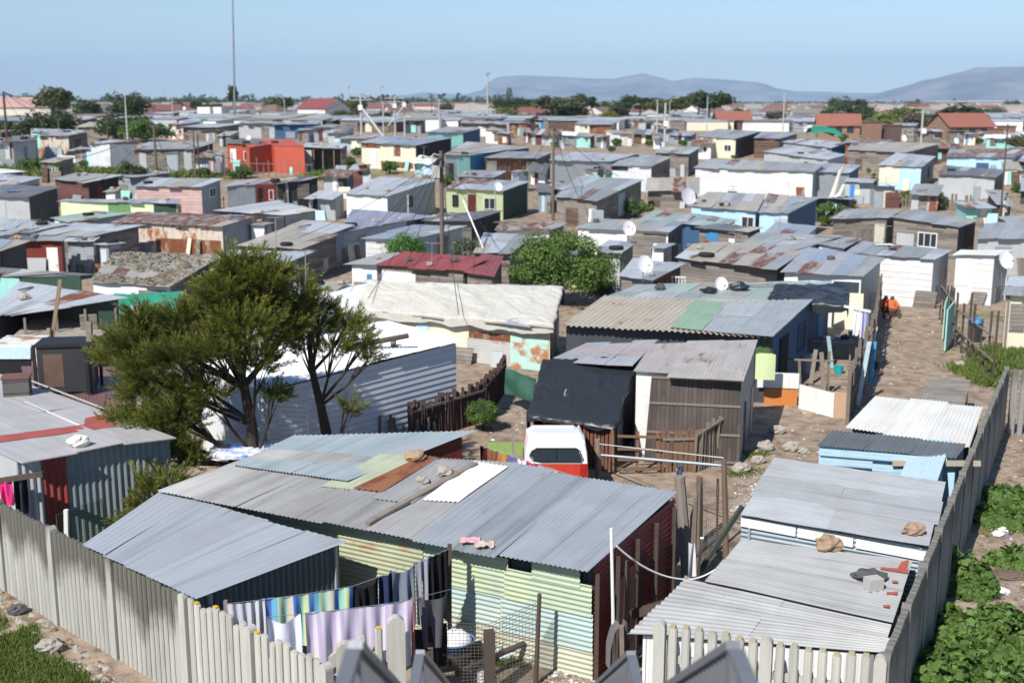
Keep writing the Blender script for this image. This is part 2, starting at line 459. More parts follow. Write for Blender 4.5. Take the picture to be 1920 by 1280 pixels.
def shack(label, px, zf, zb, roof='gm', walls='gc gc gc', feats=(), over=.16, real=False, name='shack', cat='shack',
          group=None, sheet=.85, jag=.1, zs=None, W=None, wallz=0.0, rmat=None, amp=.012, pitch=.09):
    rnd = random.Random(label + str(px))
    z4 = zs or (zf, zf, zb, zb)
    c = W or [P(px[2 * i], px[2 * i + 1], z4[i]) for i in range(4)]
    cen = sum(c, Vector()) / 4; g = ground(cen.x, cen.y)
    ar = sum(c[i].x * c[(i + 1) % 4].y - c[(i + 1) % 4].x * c[i].y for i in range(4)) / 2
    if ar < 0: print('CLOCKWISE', label, ar)
    root = thing(name, label, cat, (cen.x, cen.y, g), group)
    FOOT.append(([Vector((p.x, p.y)) for p in c], [Vector((p.x, p.y, ground(p.x, p.y))) for p in c] + list(c), label))
    mb = MB(); roof_mesh(mb, c, rnd, real, jag=jag * (1 if real else 2.2), sheet=sheet, amp=amp, pitch=pitch, wob=.012 if real else .03, mix=not (real or rmat or roof in ('rd', 'wh', 'pu')))
    mb.build('roof', rmat or ([ROOF[roof], ROOF['ru'], ROOF['gl'], ROOF['gm'], ROOF['be']]), root, smooth=real)
    wd = ((c[1] - c[0]).length + (c[2] - c[3]).length) / 2; ln = ((c[3] - c[0]).length + (c[2] - c[1]).length) / 2
    o3 = over if isinstance(over, tuple) else (over, over, over)           # side, front, back overhang
    ds, dt, db = min(.3, o3[0] / wd), min(.3, o3[1] / ln), min(.3, o3[2] / ln)
    k = [bil(c, ds, dt), bil(c, 1 - ds, dt), bil(c, 1 - ds, 1 - db), bil(c, ds, 1 - db)]
    ws = walls.split(); ws = ws + [ws[-1]] * (4 - len(ws))   # front right left back
    order = {'f': (0, 1, ws[0]), 'r': (1, 2, ws[1]), 'b': (2, 3, ws[3]), 'l': (3, 0, ws[2])}
    T = .05; side = {}
    for sd_, (i, j, wm) in order.items():
        a, b = k[i].copy(), k[j].copy(); d = Vector((b.x - a.x, b.y - a.y, 0)); L = d.length
        if L < .2: continue
        e = d / L; n_ = Vector((e.y, -e.x, 0))
        if sd_ in 'rl': a, b = a + (b - a) * ((T + .01) / L), b - (b - a) * ((T + .01) / L)
        side[sd_] = (a, b, n_)
        if wm == '0': continue
        a.z -= .05; b.z -= .05
        ga, gb = ground(a.x, a.y) - .15 + wallz, ground(b.x, b.y) - .15 + wallz
        A, B = Vector((a.x, a.y, ga)), Vector((b.x, b.y, gb)); I = n_ * T
        m = MB(); L = (B - A).length; v0 = rnd.random() * 3; s0 = rnd.random()
        ha, hb = a.z - ga, b.z - gb
        m.face([A, B, b, a], [(0, v0), (L, v0), (L, v0 + hb), (0, v0 + ha)], s0)
        m.face([B - I, A - I, a - I, b - I], [(L, v0), (0, v0), (0, v0 + ha), (L, v0 + hb)], s0)
        m.face([a, b, b - I, a - I], None, s0); m.face([B, B - I, b - I, b], None, s0); m.face([A - I, A, a, a - I], None, s0)
        m.build('wall', WALL[wm] if isinstance(wm, str) else wm, root)
    feats = list(feats)
    if not real and name == 'shack':                         # odd sheets and boards nailed over the older cladding
        fam = {'gp': ('gc', 'gw', 'gp', 'dk'), 'gc': ('gp', 'gh', 'rs', 'gw'), 'gw': ('gv', 'gp', 'br', 'gw'), 'dk': ('dw', 'gc', 'br', 'dk'), 'w': ('wc', 'ww', 'gp', 'cr'), 'wc': ('w', 'gc', 'ww'), 'gh': ('gc', 'gp', 'gw'), 'cr': ('w', 'cr', 'gw'), 'mr': ('mr', 'br'), 'sb': ('sb', 'bl', 'gp'), 'bl': ('bl', 'bb', 'dk'), 'dw': ('dk', 'br', 'gw')}
        for s_, wm_k in (('f', ws[0]), ('r', ws[1])):
            if wm_k not in fam or s_ not in side: continue
            Ls = (side[s_][1] - side[s_][0]).length; hh = min(side[s_][0].z, side[s_][1].z) - g
            taken = [(q[2], q[3]) for q in feats if q[1] == s_ and len(q) > 3]
            for _ in range(rnd.choice((1, 2, 3, 3))):
                a0 = rnd.uniform(0, .8); a1 = min(.99, a0 + rnd.uniform(.5, 1.3) / Ls); z0 = rnd.choice((0, 0, .3, .8)); z1 = min(hh - .12, z0 + rnd.uniform(.6, 1.8))
                if z1 - z0 < .3 or any(a0 < t1 and t0 < a1 for t0, t1 in taken): continue
                taken.append((a0, a1)); feats.append(('panel', s_, a0, a1, z0, z1, rnd.choice(fam[wm_k])))
    for ft in feats:
        kind, sd_ = ft[0], ft[1]
        if sd_ not in side: continue
        a, b, n_ = side[sd_]
        def at(s, z, o):                       # s along the wall, z metres above ground, o metres out
            p = a + (b - a) * s; return Vector((p.x, p.y, ground(p.x, p.y) + z)) + n_ * o
        def slab(m, s0, s1, z0, z1, o0, o1):
            m.hexa([at(s0, z0, o0), at(s0, z0, o1), at(s1, z0, o1), at(s1, z0, o0), at(s0, z1, o0), at(s0, z1, o1), at(s1, z1, o1), at(s1, z1, o0)][::1])
        s0, s1 = ft[2], ft[3]; L = (b - a).length
        if kind == 'door':
            m = MB(); slab(m, s0, s1, .02, ft[5] if len(ft) > 5 else 1.9, .002, .04)
            dr = m.build('door', ft[4], root)
            m = MB(); slab(m, s1 - .09 / L, s1 - .05 / L, .9, 1.0, .04, .07); m.build('handle', STEEL, root, parent=dr)
        elif kind == 'win':
            z0, z1 = ft[4], ft[5]; fw, fz = .06 / L, .06
            m = MB()
            slab(m, s0, s1, z0, z0 + fz, .002, .05); slab(m, s0, s1, z1 - fz, z1, .002, .05)
            slab(m, s0, s0 + fw, z0 + fz, z1 - fz, .002, .05); slab(m, s1 - fw, s1, z0 + fz, z1 - fz, .002, .05)
            nb = max(1, round((s1 - s0) * L / .45))
            for q in range(1, nb):
                sq = s0 + (s1 - s0) * q / nb; slab(m, sq - fw * .4, sq + fw * .4, z0 + fz, z1 - fz, .002, .045)
            fr = m.build('window', ft[6] if len(ft) > 6 else FRAMEW, root)
            m = MB(); slab(m, s0 + fw, s1 - fw, z0 + fz, z1 - fz, .002, .02); m.build('pane', GLASS, root, parent=fr)
        elif kind == 'panel':
            m = MB(); o = .012 + .006 * rnd.random(); slab(m, s0, s1, ft[4], ft[5], .002, o + .012)
            # lay the pattern along the panel itself
            m.build('wall_panel', WALL[ft[6]] if isinstance(ft[6], str) else ft[6], root)
        elif kind == 'post':
            m = MB(); slab(m, s0, s0 + .08 / L, 0, ft[4], .0, .08); m.build('post', WOODP, root)
    return root, c

TL = {'A': (0, 130, 3), 'B': (640, 130, 3), 'C': (1280, 130, 3), 'D': (0, 420, 3), 'E': (640, 420, 3), 'F': (1280, 420, 3)}
def S(label, tile, q, zf, zb, roof, walls, feats=(), **kw):
    ox, oy, k = TL[tile]
    px = [(ox if i % 2 == 0 else oy) + v / k for i, v in enumerate(q)]
    return shack(label, px, zf, zb, roof, walls, feats, **kw)

RD, WD_, CD, BD, GD = (plain_mat(c, .15, .25) for c in ((.14, .03, .025), (.72, .72, .70), (.62, .58, .47), (.05, .22, .55), (.24, .25, .26)))
# --- far left
S('low white shack end at the left edge of the grassy rise', 'A', (-40, 412, 60, 408, 66, 385, -30, 388), 2.5, 2.7, 'gm', 'w gp gp')
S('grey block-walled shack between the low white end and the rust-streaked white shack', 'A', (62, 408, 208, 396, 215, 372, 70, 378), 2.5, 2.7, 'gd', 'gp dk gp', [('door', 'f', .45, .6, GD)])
S('white shack streaked with orange rust, brown panelled side with barred window', 'A', (212, 374, 388, 374, 502, 352, 300, 350), 2.6, 2.7, 'gm', 'rw gw rw', [('win', 'r', .32, .6, 1.2, 2.0, DARK), ('panel', 'f', .32, .95, .0, .7, 'rs')])
S('long faded shack roof behind the rust-streaked shack with turquoise board edge', 'A', (175, 352, 400, 355, 495, 344, 170, 333), 2.0, 2.2, 'gl', 'te dg gp')
S('white corrugated shack with pale grey side, beside a parked white car', 'A', (503, 418, 612, 418, 800, 404, 540, 398), 2.6, 2.7, 'ru', 'wc gc wc')
S('wide grey plank shack behind the two outhouses, pale panel near its corner', 'A', (740, 452, 1092, 448, 1212, 412, 835, 410), 2.4, 2.7, 'gm', 'gw dk gw', [('panel', 'f', .83, .96, 0, 2.2, 'gp')])
S('bright red shack with white window boards behind the stick fence', 'A', (1265, 418, 1450, 422, 1480, 400, 1290, 398), 2.6, 2.8, 'gd', 'or rr rr', [('panel', 'f', .1, .3, .7, 2.1, 'w'), ('win', 'f', .55, .75, 1.0, 1.9)])
S('open lean-to of grey poles and boards beside the orange container', 'A', (1702, 436, 1925, 446, 1960, 420, 1720, 415), 2.4, 2.5, 'gl', '0 gw gv', [('post', 'f', .25, 0, 2.2), ('post', 'f', .5, 0, 2.2), ('post', 'f', .8, 0, 2.2), ('panel', 'f', .02, .2, .1, 2.1, 'gp')])
# --- middle left
S('pale flat roof at the left edge in front of the grassy strip', 'A', (-60, 655, 90, 648, 238, 612, -20, 588), 2.1, 2.3, 'gl', 'gp gp gp')
S('maroon boarded shack with dark open side beside the round green bush', 'A', (295, 615, 492, 638, 685, 597, 425, 583), 2.2, 2.4, 'gm', 'mr dw mr', [('door', 'r', .25, .45, RD)])
S('small pale hut in the shade of the bush left of the pink shack', 'A', (578, 690, 650, 690, 696, 678, 618, 675), 1.9, 1.9, 'gm', 'w gp w', [('door', 'f', .25, .75, WD_, 1.6)])
S('big grey shack with dark ribbed end wall at the left edge', 'A', (-70, 716, 162, 718, 345, 664, 10, 650), 2.3, 2.6, 'gd', 'gp dk gp')
S('pink boarded shack with a blue-grey end behind a row of sticks', 'A', (748, 658, 1137, 660, 1255, 617, 838, 612), 2.4, 2.6, 'gm', 'pk gh pk', [('win', 'r', .4, .75, 1.4, 2.1)])
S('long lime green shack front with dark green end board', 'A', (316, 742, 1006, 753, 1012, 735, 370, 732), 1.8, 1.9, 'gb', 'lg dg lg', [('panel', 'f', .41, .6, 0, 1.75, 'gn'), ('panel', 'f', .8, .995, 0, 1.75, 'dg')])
S('blue-grey corrugated shack with dark red open front and white washing', 'A', (1258, 658, 1560, 638, 1640, 618, 1330, 628), 2.2, 2.4, 'gm', 'gc dw gc', [('panel', 'f', .55, .98, 0, 2.1, 'rr'), ('door', 'f', .6, .7, DARK), ('win', 'f', .82, .92, .9, 1.7)])
S('black boarded shack right of the dark red open front', 'A', (1562, 640, 1745, 622, 1800, 604, 1620, 610), 2.2, 2.3, 'gd', 'dw dw dw')
S('broad pale tin roof with a pointed ridge before the lean-to row', 'A', (1215, 792, 1600, 820, 1790, 795, 1545, 741), 1.9, 2.3, 'gl', 'dk dk dk')
S('grey roof with brown rusted stripes over a rust-stained white wall', 'A', (628, 858, 1255, 882, 1440, 826, 765, 803), 2.2, 2.3, 'ru', 'rw gc rw', [('panel', 'f', .38, .98, 0, 1.3, 'rs')])
S('small white hut with yellow lid between grey roofs', 'A', (1393, 872, 1490, 875, 1545, 863, 1440, 858), 1.9, 1.9, 'be', 'w gc w')
S('wide pale blue-grey roof at the left edge below the lime green shack', 'A', (-70, 945, 165, 915, 388, 872, -10, 838), 2.1, 2.3, 'gl', 'gp gp gp')
S('long light roof with splintered end boards', 'A', (180, 930, 515, 938, 805, 880, 410, 868), 2.0, 2.2, 'gl', 'gw gw gw')
S('pale green and blue roof sheets behind the rust-striped roof', 'A', (285, 835, 440, 862, 740, 812, 540, 800), 1.8, 2.0, 'gn', 'w gc w')
S('flat light roof beside the small white hut with yellow lid', 'A', (1530, 920, 1800, 950, 1990, 880, 1700, 850), 2.0, 2.2, 'gl', 'gc gc gc')
# --- centre
S('cream and rust patched shack with a white door and a dark ruined side', 'B', (103, 412, 420, 428, 632, 386, 215, 378), 2.5, 2.7, 'gb', 'cr dw cr', [('door', 'f', .16, .28, WD_), ('panel', 'f', 0, .35, 2.0, 2.42, 'rs'), ('panel', 'f', .6, .72, 1.3, 2.3, 'rs'), ('panel', 'f', .36, .95, .2, .8, 'rs')])
S('long shed with mint front board and dark teal roof edge', 'B', (478, 352, 690, 358, 790, 332, 600, 322), 2.6, 3.0, 'gm', 'te bl te')
S('blue shack with turquoise door panel under a weathered roof', 'B', (575, 482, 725, 484, 1068, 442, 705, 408), 2.3, 2.6, 'be', 'gp bb gp', [('panel', 'f', .5, .98, 0, 2.1, 'te'), ('panel', 'r', .3, .75, 1.2, 2.1, 'sb')])
S('rust brown shack with a peach panel right of the blue shack', 'B', (803, 498, 1105, 502, 1182, 470, 930, 462), 2.2, 2.4, 'gm', 'rs gw rs', [('panel', 'f', .02, .2, 0, 1.9, 'cr'), ('panel', 'f', .78, .97, 0, 1.8, 'cr')])
S('low grey roof behind the yellow-green house', 'B', (650, 602, 860, 612, 930, 575, 720, 568), 2.2, 2.3, 'gm', 'gw gw gw')
S('white fronted shack with a long dull corrugated side', 'B', (14, 698, 262, 714, 545, 625, 215, 606), 2.3, 2.5, 'gl', 'w gh w', [('win', 'r', .4, .5, 1.0, 1.8, DARK)])
S('yellow-green house with a red-brown door, two barred windows and a dark green side', 'B', (578, 668, 915, 684, 1062, 634, 690, 612), 2.3, 2.5, 'gl', 'yg dg yg',
  [('door', 'f', .37, .51, RD), ('win', 'f', .1, .2, .9, 1.8, DARK), ('win', 'f', .65, .86, .8, 1.7, FRAMEW)])
S('weathered log-plank shack with a wide grey roof beside the second utility pole', 'B', (1203, 714, 1442, 740, 1702, 622, 1335, 603), 2.2, 2.6, 'gm', 'gw gw gw', [('panel', 'r', .45, .6, .3, 2.1, 'gp')])
S('long pale grey hall with a shallow roof behind the log-plank shack', 'B', (1168, 512, 1522, 520, 1645, 482, 1255, 464), 2.6, 2.9, 'gl', 'gp gc gp')
S('pale corrugated shack with grey slatted side and torn roof edge', 'B', (1516, 540, 1750, 546, 1860, 496, 1625, 476), 2.5, 2.7, 'gm', 'wh gw wh', [('panel', 'f', .0, .4, 2.0, 2.4, 'dk')])
S('dark shack with a mossy flat roof at the end of the grey slatted wall', 'B', (1760, 470, 1960, 476, 2020, 440, 1800, 438), 2.5, 2.6, 'gn', 'gw dk gw')
S('small white outhouse with dark roof in the yard of the pale hall', 'B', (1368, 566, 1445, 568, 1482, 556, 1400, 554), 1.9, 1.9, 'gm', 'w gp w')
S('small outhouse with a green door beside the white one', 'B', (1468, 577, 1530, 577, 1572, 570, 1500, 566), 1.8, 1.8, 'gm', 'w gp w', [('door', 'f', .1, .85, plain_mat((.02, .25, .12), .1, .1), 1.6)])
S('small white and green hut behind the yellow-green house', 'B', (950, 577, 1030, 577, 1062, 570, 985, 567), 1.8, 1.8, 'gm', 'w gn w')
S('broad lilac-grey roof in front of the white fronted shack', 'B', (-12, 917, 372, 852, 545, 827, 60, 788), 2.0, 2.1, 'pu', 'gp dk gp')
S('bluish roof by the round clipped tree', 'B', (112, 950, 420, 952, 705, 885, 400, 878), 2.0, 2.2, 'gb', 'wc gc wc')
S('dark shack with plank front below the yellow-green house', 'B', (452, 852, 735, 852, 912, 796, 560, 812), 2.0, 2.2, 'gd', 'gw dw gw')
S('rusty shack with white strips behind the broad-leaved tree', 'B', (862, 905, 1180, 908, 1270, 868, 890, 860), 1.7, 1.8, 'ru', 'w gw w')
S('grey corrugated roof with jagged eave and white wall by the dish', 'B', (1312, 892, 1850, 912, 1935, 858, 1440, 843), 2.2, 2.4, 'gm', 'w dk w', [('panel', 'f', .55, .98, 0, 2.0, 'gw')])
S('faded green roof behind the dish, edge of sea green', 'B', (1650, 856, 1925, 868, 1990, 820, 1760, 795), 2.1, 2.3, 'gn', 'te gp te')
# --- right
S('cream hut with a small dark window on the far rise', 'C', (78, 378, 300, 392, 445, 350, 195, 336), 2.5, 2.7, 'gm', 'cr dk cr', [('win', 'f', .72, .9, .9, 1.7, FRAMEW)])
S('brown brick-walled hut right of the cream hut', 'C', (398, 386, 548, 390, 652, 362, 440, 356), 2.5, 2.6, 'gb', 'br dk br')
S('blue-grey long roof behind the grey hall', 'C', (560, 408, 840, 442, 925, 416, 640, 389), 2.4, 2.6, 'gl', 'gp bl gp')
S('large flat grey roof between the grey hall and the far rise', 'C', (450, 462, 820, 510, 920, 480, 600, 430), 2.3, 2.5, 'gl', 'gp gp gp')
S('long grey hall with white doors and a dark eave', 'C', (60, 553, 742, 575, 800, 535, 150, 503), 2.7, 3.0, 'gm', 'wh gh wh', [('panel', 'f', .68, .99, 0, 2.4, 'w'), ('panel', 'f', .02, .64, .1, 1.3, 'ww')])
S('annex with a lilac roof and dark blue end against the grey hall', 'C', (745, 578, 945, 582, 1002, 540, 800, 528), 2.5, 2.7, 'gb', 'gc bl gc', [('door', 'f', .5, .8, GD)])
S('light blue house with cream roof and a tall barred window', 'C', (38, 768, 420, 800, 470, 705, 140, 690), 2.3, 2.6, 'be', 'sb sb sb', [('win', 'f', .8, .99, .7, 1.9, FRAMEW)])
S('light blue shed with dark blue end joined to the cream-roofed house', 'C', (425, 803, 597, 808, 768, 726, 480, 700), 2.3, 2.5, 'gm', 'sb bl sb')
S('green-grey flat roof below the light blue house', 'C', (-60, 862, 240, 885, 305, 850, 40, 808), 2.1, 2.2, 'gn', 'bl bl bl')
S('small plank hut with a bright blue window board', 'C', (72, 890, 375, 915, 455, 892, 180, 870), 2.1, 2.2, 'gd', 'gw gw gw', [('panel', 'f', .15, .4, 1.1, 1.9, 'bb'), ('panel', 'f', .62, .74, .6, 1.6, 'w')])
S('tilted blue roof sheet next to the plank hut', 'C', (448, 926, 700, 935, 765, 884, 525, 862), 2.2, 2.4, 'gb', 'gp gp gp')
S('weathered plank house wing with a cream door', 'C', (832, 838, 1160, 836, 1230, 800, 920, 785), 2.3, 2.5, 'gm', 'gw gw gw', [('door', 'f', .78, .97, CD)])
S('weathered plank house with white double window', 'C', (1172, 828, 1562, 888, 1665, 850, 1300, 788), 2.4, 2.6, 'gm', 'gw dk gw', [('win', 'f', .40, .7, .9, 1.8, FRAMEW)], zs=(2.6, 2.3, 2.3, 2.7))
S('grey patched roof at the right edge with a purple cloth', 'C', (1650, 950, 1960, 950, 2010, 850, 1700, 868), 2.1, 2.3, 'gm', 'gp gp gp')
S('grey fronted shack with a ragged dark roof by the right edge', 'C', (1432, 588, 1765, 606, 1825, 568, 1480, 543), 2.4, 2.5, 'gd', 'gp dk gp')
S('shack with cream panel and faded blue door under a dented roof', 'C', (1098, 538, 1350, 550, 1425, 492, 1200, 470), 2.4, 2.6, 'gl', 'sb dk gp', [('panel', 'f', 0, .48, .6, 2.3, 'cr'), ('win', 'f', .15, .4, 1.1, 1.8, FRAMEW)])
S('low roof patched red over a sky blue wall', 'C', (1480, 490, 1860, 498, 1960, 452, 1500, 450), 2.3, 2.4, 'ru', 'sb sb sb')
S('ragged long roof in front of the brick chimneys', 'C', (925, 452, 1260, 468, 1450, 420, 960, 402), 2.3, 2.4, 'be', 'gw gw gw')
S('dull roof with a rust edge behind the ragged long roof', 'C', (900, 412, 1130, 418, 1190, 398, 960, 390), 2.4, 2.5, 'ru', 'rs gw gw')
# --- middle, left side
S('dark shack with steep blue-grey roof at the left edge', 'D', (-70, 172, 2, 150, 166, 98, 0, 86), 2.3, 2.6, 'gb', 'dk dk dk')
S('dark red shack with a white door leaning open', 'D', (38, 92, 356, 92, 380, 70, 60, 70), 2.3, 2.4, 'gd', 'rr dk rr', [('door', 'f', .7, .92, WD_)])
S('bright corrugated tank-like shack right of the dark red shack', 'D', (357, 96, 532, 96, 560, 78, 380, 78), 2.0, 2.1, 'gl', 'gh gc gc')
S('small tin hut with a pale door beside the litter-covered roof', 'D', (533, 112, 605, 116, 708, 106, 630, 100), 2.0, 2.0, 'gl', 'gc gc gc', [('door', 'f', .15, .8, plain_mat((.5, .55, .57), .1, .1), 1.7)])
r_, litter_c = S('wide roof buried under gravel and litter, white wall below', 'D', (505, 322, 960, 352, 1255, 180, 640, 158), 2.2, 2.5, 'be', 'w gw gw', [('win', 'f', .28, .42, 1.1, 1.8, plain_mat((.15, .4, .45), .1, .1)), ('panel', 'f', .6, .95, 1.2, 2.0, 'gw')])
S('light roof with dark blue end wall behind the conifer', 'D', (1180, 262, 1535, 258, 1765, 160, 1290, 150), 2.3, 2.5, 'gl', 'gc dk gc')
S('dark green shack with a mint end under a slate-grey roof', 'D', (-60, 300, 88, 300, 512, 284, 0, 248), 2.2, 2.5, 'gd', 'te dg dg dg')
S('black-fronted shack, wide bluish white roof, planks leaning on it', 'D', (-70, 505, 90, 515, 716, 416, 100, 330), 2.1, 2.6, 'gl', '0 0 dk dk', [('post', 'r', .02, 0, 2.0), ('post', 'r', .35, 0, 2.1), ('post', 'r', .65, 0, 2.2), ('post', 'r', .97, 0, 2.2), ('panel', 'r', .6, .78, .1, 2.0, 'gw'), ('panel', 'r', .8, .96, .1, 2.1, 'dg')])
S('pale roof sheets strewn with stones behind the round clipped tree', 'D', (1340, 118, 1700, 140, 1910, 60, 1560, 40), 1.9, 2.1, 'be', 'gw gw gw')
S('white low wall and grey roof left of the red-roofed shack', 'D', (1620, 385, 1900, 372, 1960, 328, 1660, 330), 2.0, 2.2, 'gm', 'w w w')
# --- middle, centre and right
S('small grey tin roof joined to the red roof', 'E', (22, 222, 205, 226, 345, 168, 215, 168), 2.0, 2.3, 'gm', 'w gp w', [('panel', 'f', .6, .8, .6, 1.5, 'bb')])
S('shack with a long dark red corrugated roof and plank front', 'E', (200, 228, 690, 262, 835, 192, 338, 160), 2.0, 2.4, 'rd', 'gw gw w', [('panel', 'f', .0, .42, 0, 1.7, 'w')])
S('short red roof end with a broken grey corner by the broad-leaved tree', 'E', (688, 268, 862, 292, 915, 182, 790, 172), 2.0, 2.3, 'rd', 'gw gw gw')
S('grey corrugated lean-to between shrub and broad-leaved tree', 'E', (740, 160, 960, 165, 1080, 62, 800, 52), 2.1, 2.4, 'gm', 'gw gw gw')
S('shack with white eave board under the big dish', 'E', (1560, 290, 1760, 312, 1935, 226, 1640, 195), 2.1, 2.3, 'gl', 'gc mr gc')
S('small grey roof and hut above the big dish', 'E', (1420, 150, 1580, 165, 1660, 105, 1500, 95), 2.2, 2.3, 'gm', 'gp dk gp')
S('white box hut with a flat lid by the dish', 'E', (1735, 130, 1825, 134, 1880, 112, 1790, 108), 2.3, 2.3, 'gm', 'w gp w')
S('long fawn-grey roof over plank wall hung with a red cloth', 'F', (-40, 190, 545, 248, 760, 105, 60, 112), 2.2, 2.5, 'be', 'gw gw gw', [('panel', 'f', .2, .5, .2, 1.0, 'cr')], jag=.2)
S('roof of grey sheets sloping up behind the fawn roof', 'F', (300, 128, 640, 150, 900, 70, 420, 52), 2.4, 2.6, 'gm', 'gw gw gw')
S('small flat roof with white fascia behind the blue corrugated roof', 'F', (745, 112, 915, 135, 1010, 85, 860, 72), 2.5, 2.5, 'gm', 'w bl w')
S('shack with a blue-grey corrugated roof and tall grey side on the lane', 'F', (550, 266, 1020, 292, 1135, 196, 705, 132), 2.3, 2.7, 'gb', 'w gh gw', [('panel', 'f', .65, .98, .0, 2.0, 'dk')])
S('white board shack with grey roof at the top of the lane', 'F', (915, 160, 1425, 198, 1520, 150, 1000, 98), 2.35, 2.5, 'gm', 'ww gh ww', zs=(2.35, 2.35, 2.4, 2.4))
S('white corrugated shack beside the large dish at the right', 'F', (1520, 170, 1765, 178, 1860, 150, 1560, 148), 2.4, 2.4, 'wh', 'wc gc wc', [('panel', 'f', .0, .35, .9, 2.2, 'w')])
S('cream walled shack with pale blue corners at the right edge', 'F', (1800, 392, 2020, 400, 2060, 300, 1835, 300), 2.3, 2.5, 'gm', 'cr gc sb', [('post', 'f', .02, 0, 2.2)])
# ------------------------------------------------------------------ near field: helpers
def proj(p):
    x, y, z = p[0], p[1], p[2] - CAM_Z; d = y * CP - z * SP
    return 960 + F_PX * x / d, 640 - F_PX * (y * SP + z * CP) / d
def on_plane(px, py, c, lift=.0):
    """Point of the (possibly warped) roof with corners c that shows at a photo pixel."""
    n = (c[1] - c[0]).cross(c[3] - c[0]).normalized(); s = t = .5
    for _ in range(14):
        x0, y0 = proj(bil(c, s, t)); xs_, ys_ = proj(bil(c, s + .01, t)); xt, yt = proj(bil(c, s, t + .01))
        a11, a21, a12, a22 = (xs_ - x0) / .01, (ys_ - y0) / .01, (xt - x0) / .01, (yt - y0) / .01
        det = a11 * a22 - a12 * a21; ex, ey = px - x0, py - y0
        s += max(-.4, min(.4, (ex * a22 - ey * a12) / det)); t += max(-.4, min(.4, (ey * a11 - ex * a21) / det))
    return bil(c, s, t) + n * lift
def corr_panel(m, A, B, C_, D_, pitch=.09, amp=.012, along='v', mi=0, sh=.5, lap=False):
    """Corrugated sheet A-B (bottom) C-D (top); along v: ribs run up the sheet, along h: ribs run from A to B."""
    wd, ht = (B - A).length, (D_ - A).length; n = (B - A).cross(D_ - A).normalized()
    nu, nv = (max(8, int(wd / pitch * 8)), 2) if along == 'v' else (4, max(8, int(ht / pitch * 8)))
    def fn(s, t):
        p = (A * (1 - s) + B * s) * (1 - t) + (D_ * (1 - s) + C_ * s) * t
        k = ((s * wd) if along == 'v' else (t * ht)) / pitch
        return p + n * amp * ((1 - (k % 1.0)) * 2 - 1 if lap else sin(2 * pi * k))
    m.grid(fn, nu, nv, (wd, ht), sh, mi)
def sheet_on_roof(root, c, q, mat, label=None, name='roof_sheet', lift=.035, real=True, swap=False):
    pts = [on_plane(q[2 * i], q[2 * i + 1], c, lift) for i in range(4)]
    m = MB(); roof_mesh(m, pts, random.Random(str(q)), real, jag=.05, lift=0, sheet=1.2)
    o = m.build(name, mat, root, smooth=real)
    if label: o['label'] = label
    return o
def rock(label, p, size, mat=STONE, seed=0, group=None, flat=.7, name='rock', cat='rock'):
    rnd = random.Random(label + str(p)); m = MB(); ph = rnd.random() * 50
    def fn(a, b):
        th, fi = a * 2 * pi, (b - .5) * pi
        v = Vector((cos(th) * cos(fi), sin(th) * cos(fi), sin(fi)))
        k = 1 + .35 * mnoise.noise(v * 1.6 + Vector((ph, 0, 0))) + .3 * mnoise.noise(v * 3.4 + Vector((0, ph, 0)))
        v = v * k; v.z *= flat
        return Vector(p) + Vector((v.x * size * 1.15, v.y * size * .85, v.z * size + size * flat * .72))
    m.grid(fn, 12, 8)
    return tag(m.build(name, mat), label, cat, group)
def beam_thing(name, label, cat, a, b, w_=.08, h_=.08, mat=None, group=None, rnd_=False):
    m = MB()
    if rnd_: m.tube([a, (Vector(a) + Vector(b)) / 2 + Vector((.01, .01, 0)), b], [w_ / 2, w_ / 2.1, w_ / 2.3], 8)
    else: m.beam(a, b, w_, h_)
    return tag(m.build(name, mat or WOODP), label, cat, group)
def post(label, px, y0, pxb, y1, w_=.09, mat=None, name='post', cat='post', round_=False, group=None, h0=0.0, sunk=.15):
    """Post standing on the ground at photo pixel (pxb, y1), its top at (px, y0)."""
    b = P(pxb, y1, h0); t = PY(px, y0, b.y)
    b = b - Vector((0, 0, sunk)) if h0 == 0 else b
    return beam_thing(name, label, cat, b, t, w_, w_, mat, group, round_), b, t
def line_thing(name, label, cat, pts, r=.006, mat=None, sag=0.0, group=None):
    out = []
    for a, b in zip(pts, pts[1:]):
        a, b = Vector(a), Vector(b); n = 10 if sag else 1
        for i in range(n):
            f = i / n; out.append(a * (1 - f) + b * f - Vector((0, 0, sag * 4 * f * (1 - f))))
    out.append(Vector(pts[-1])); m = MB(); m.tube(out, r, 4)
    return tag(m.build(name, mat or STEEL), label, cat, group)
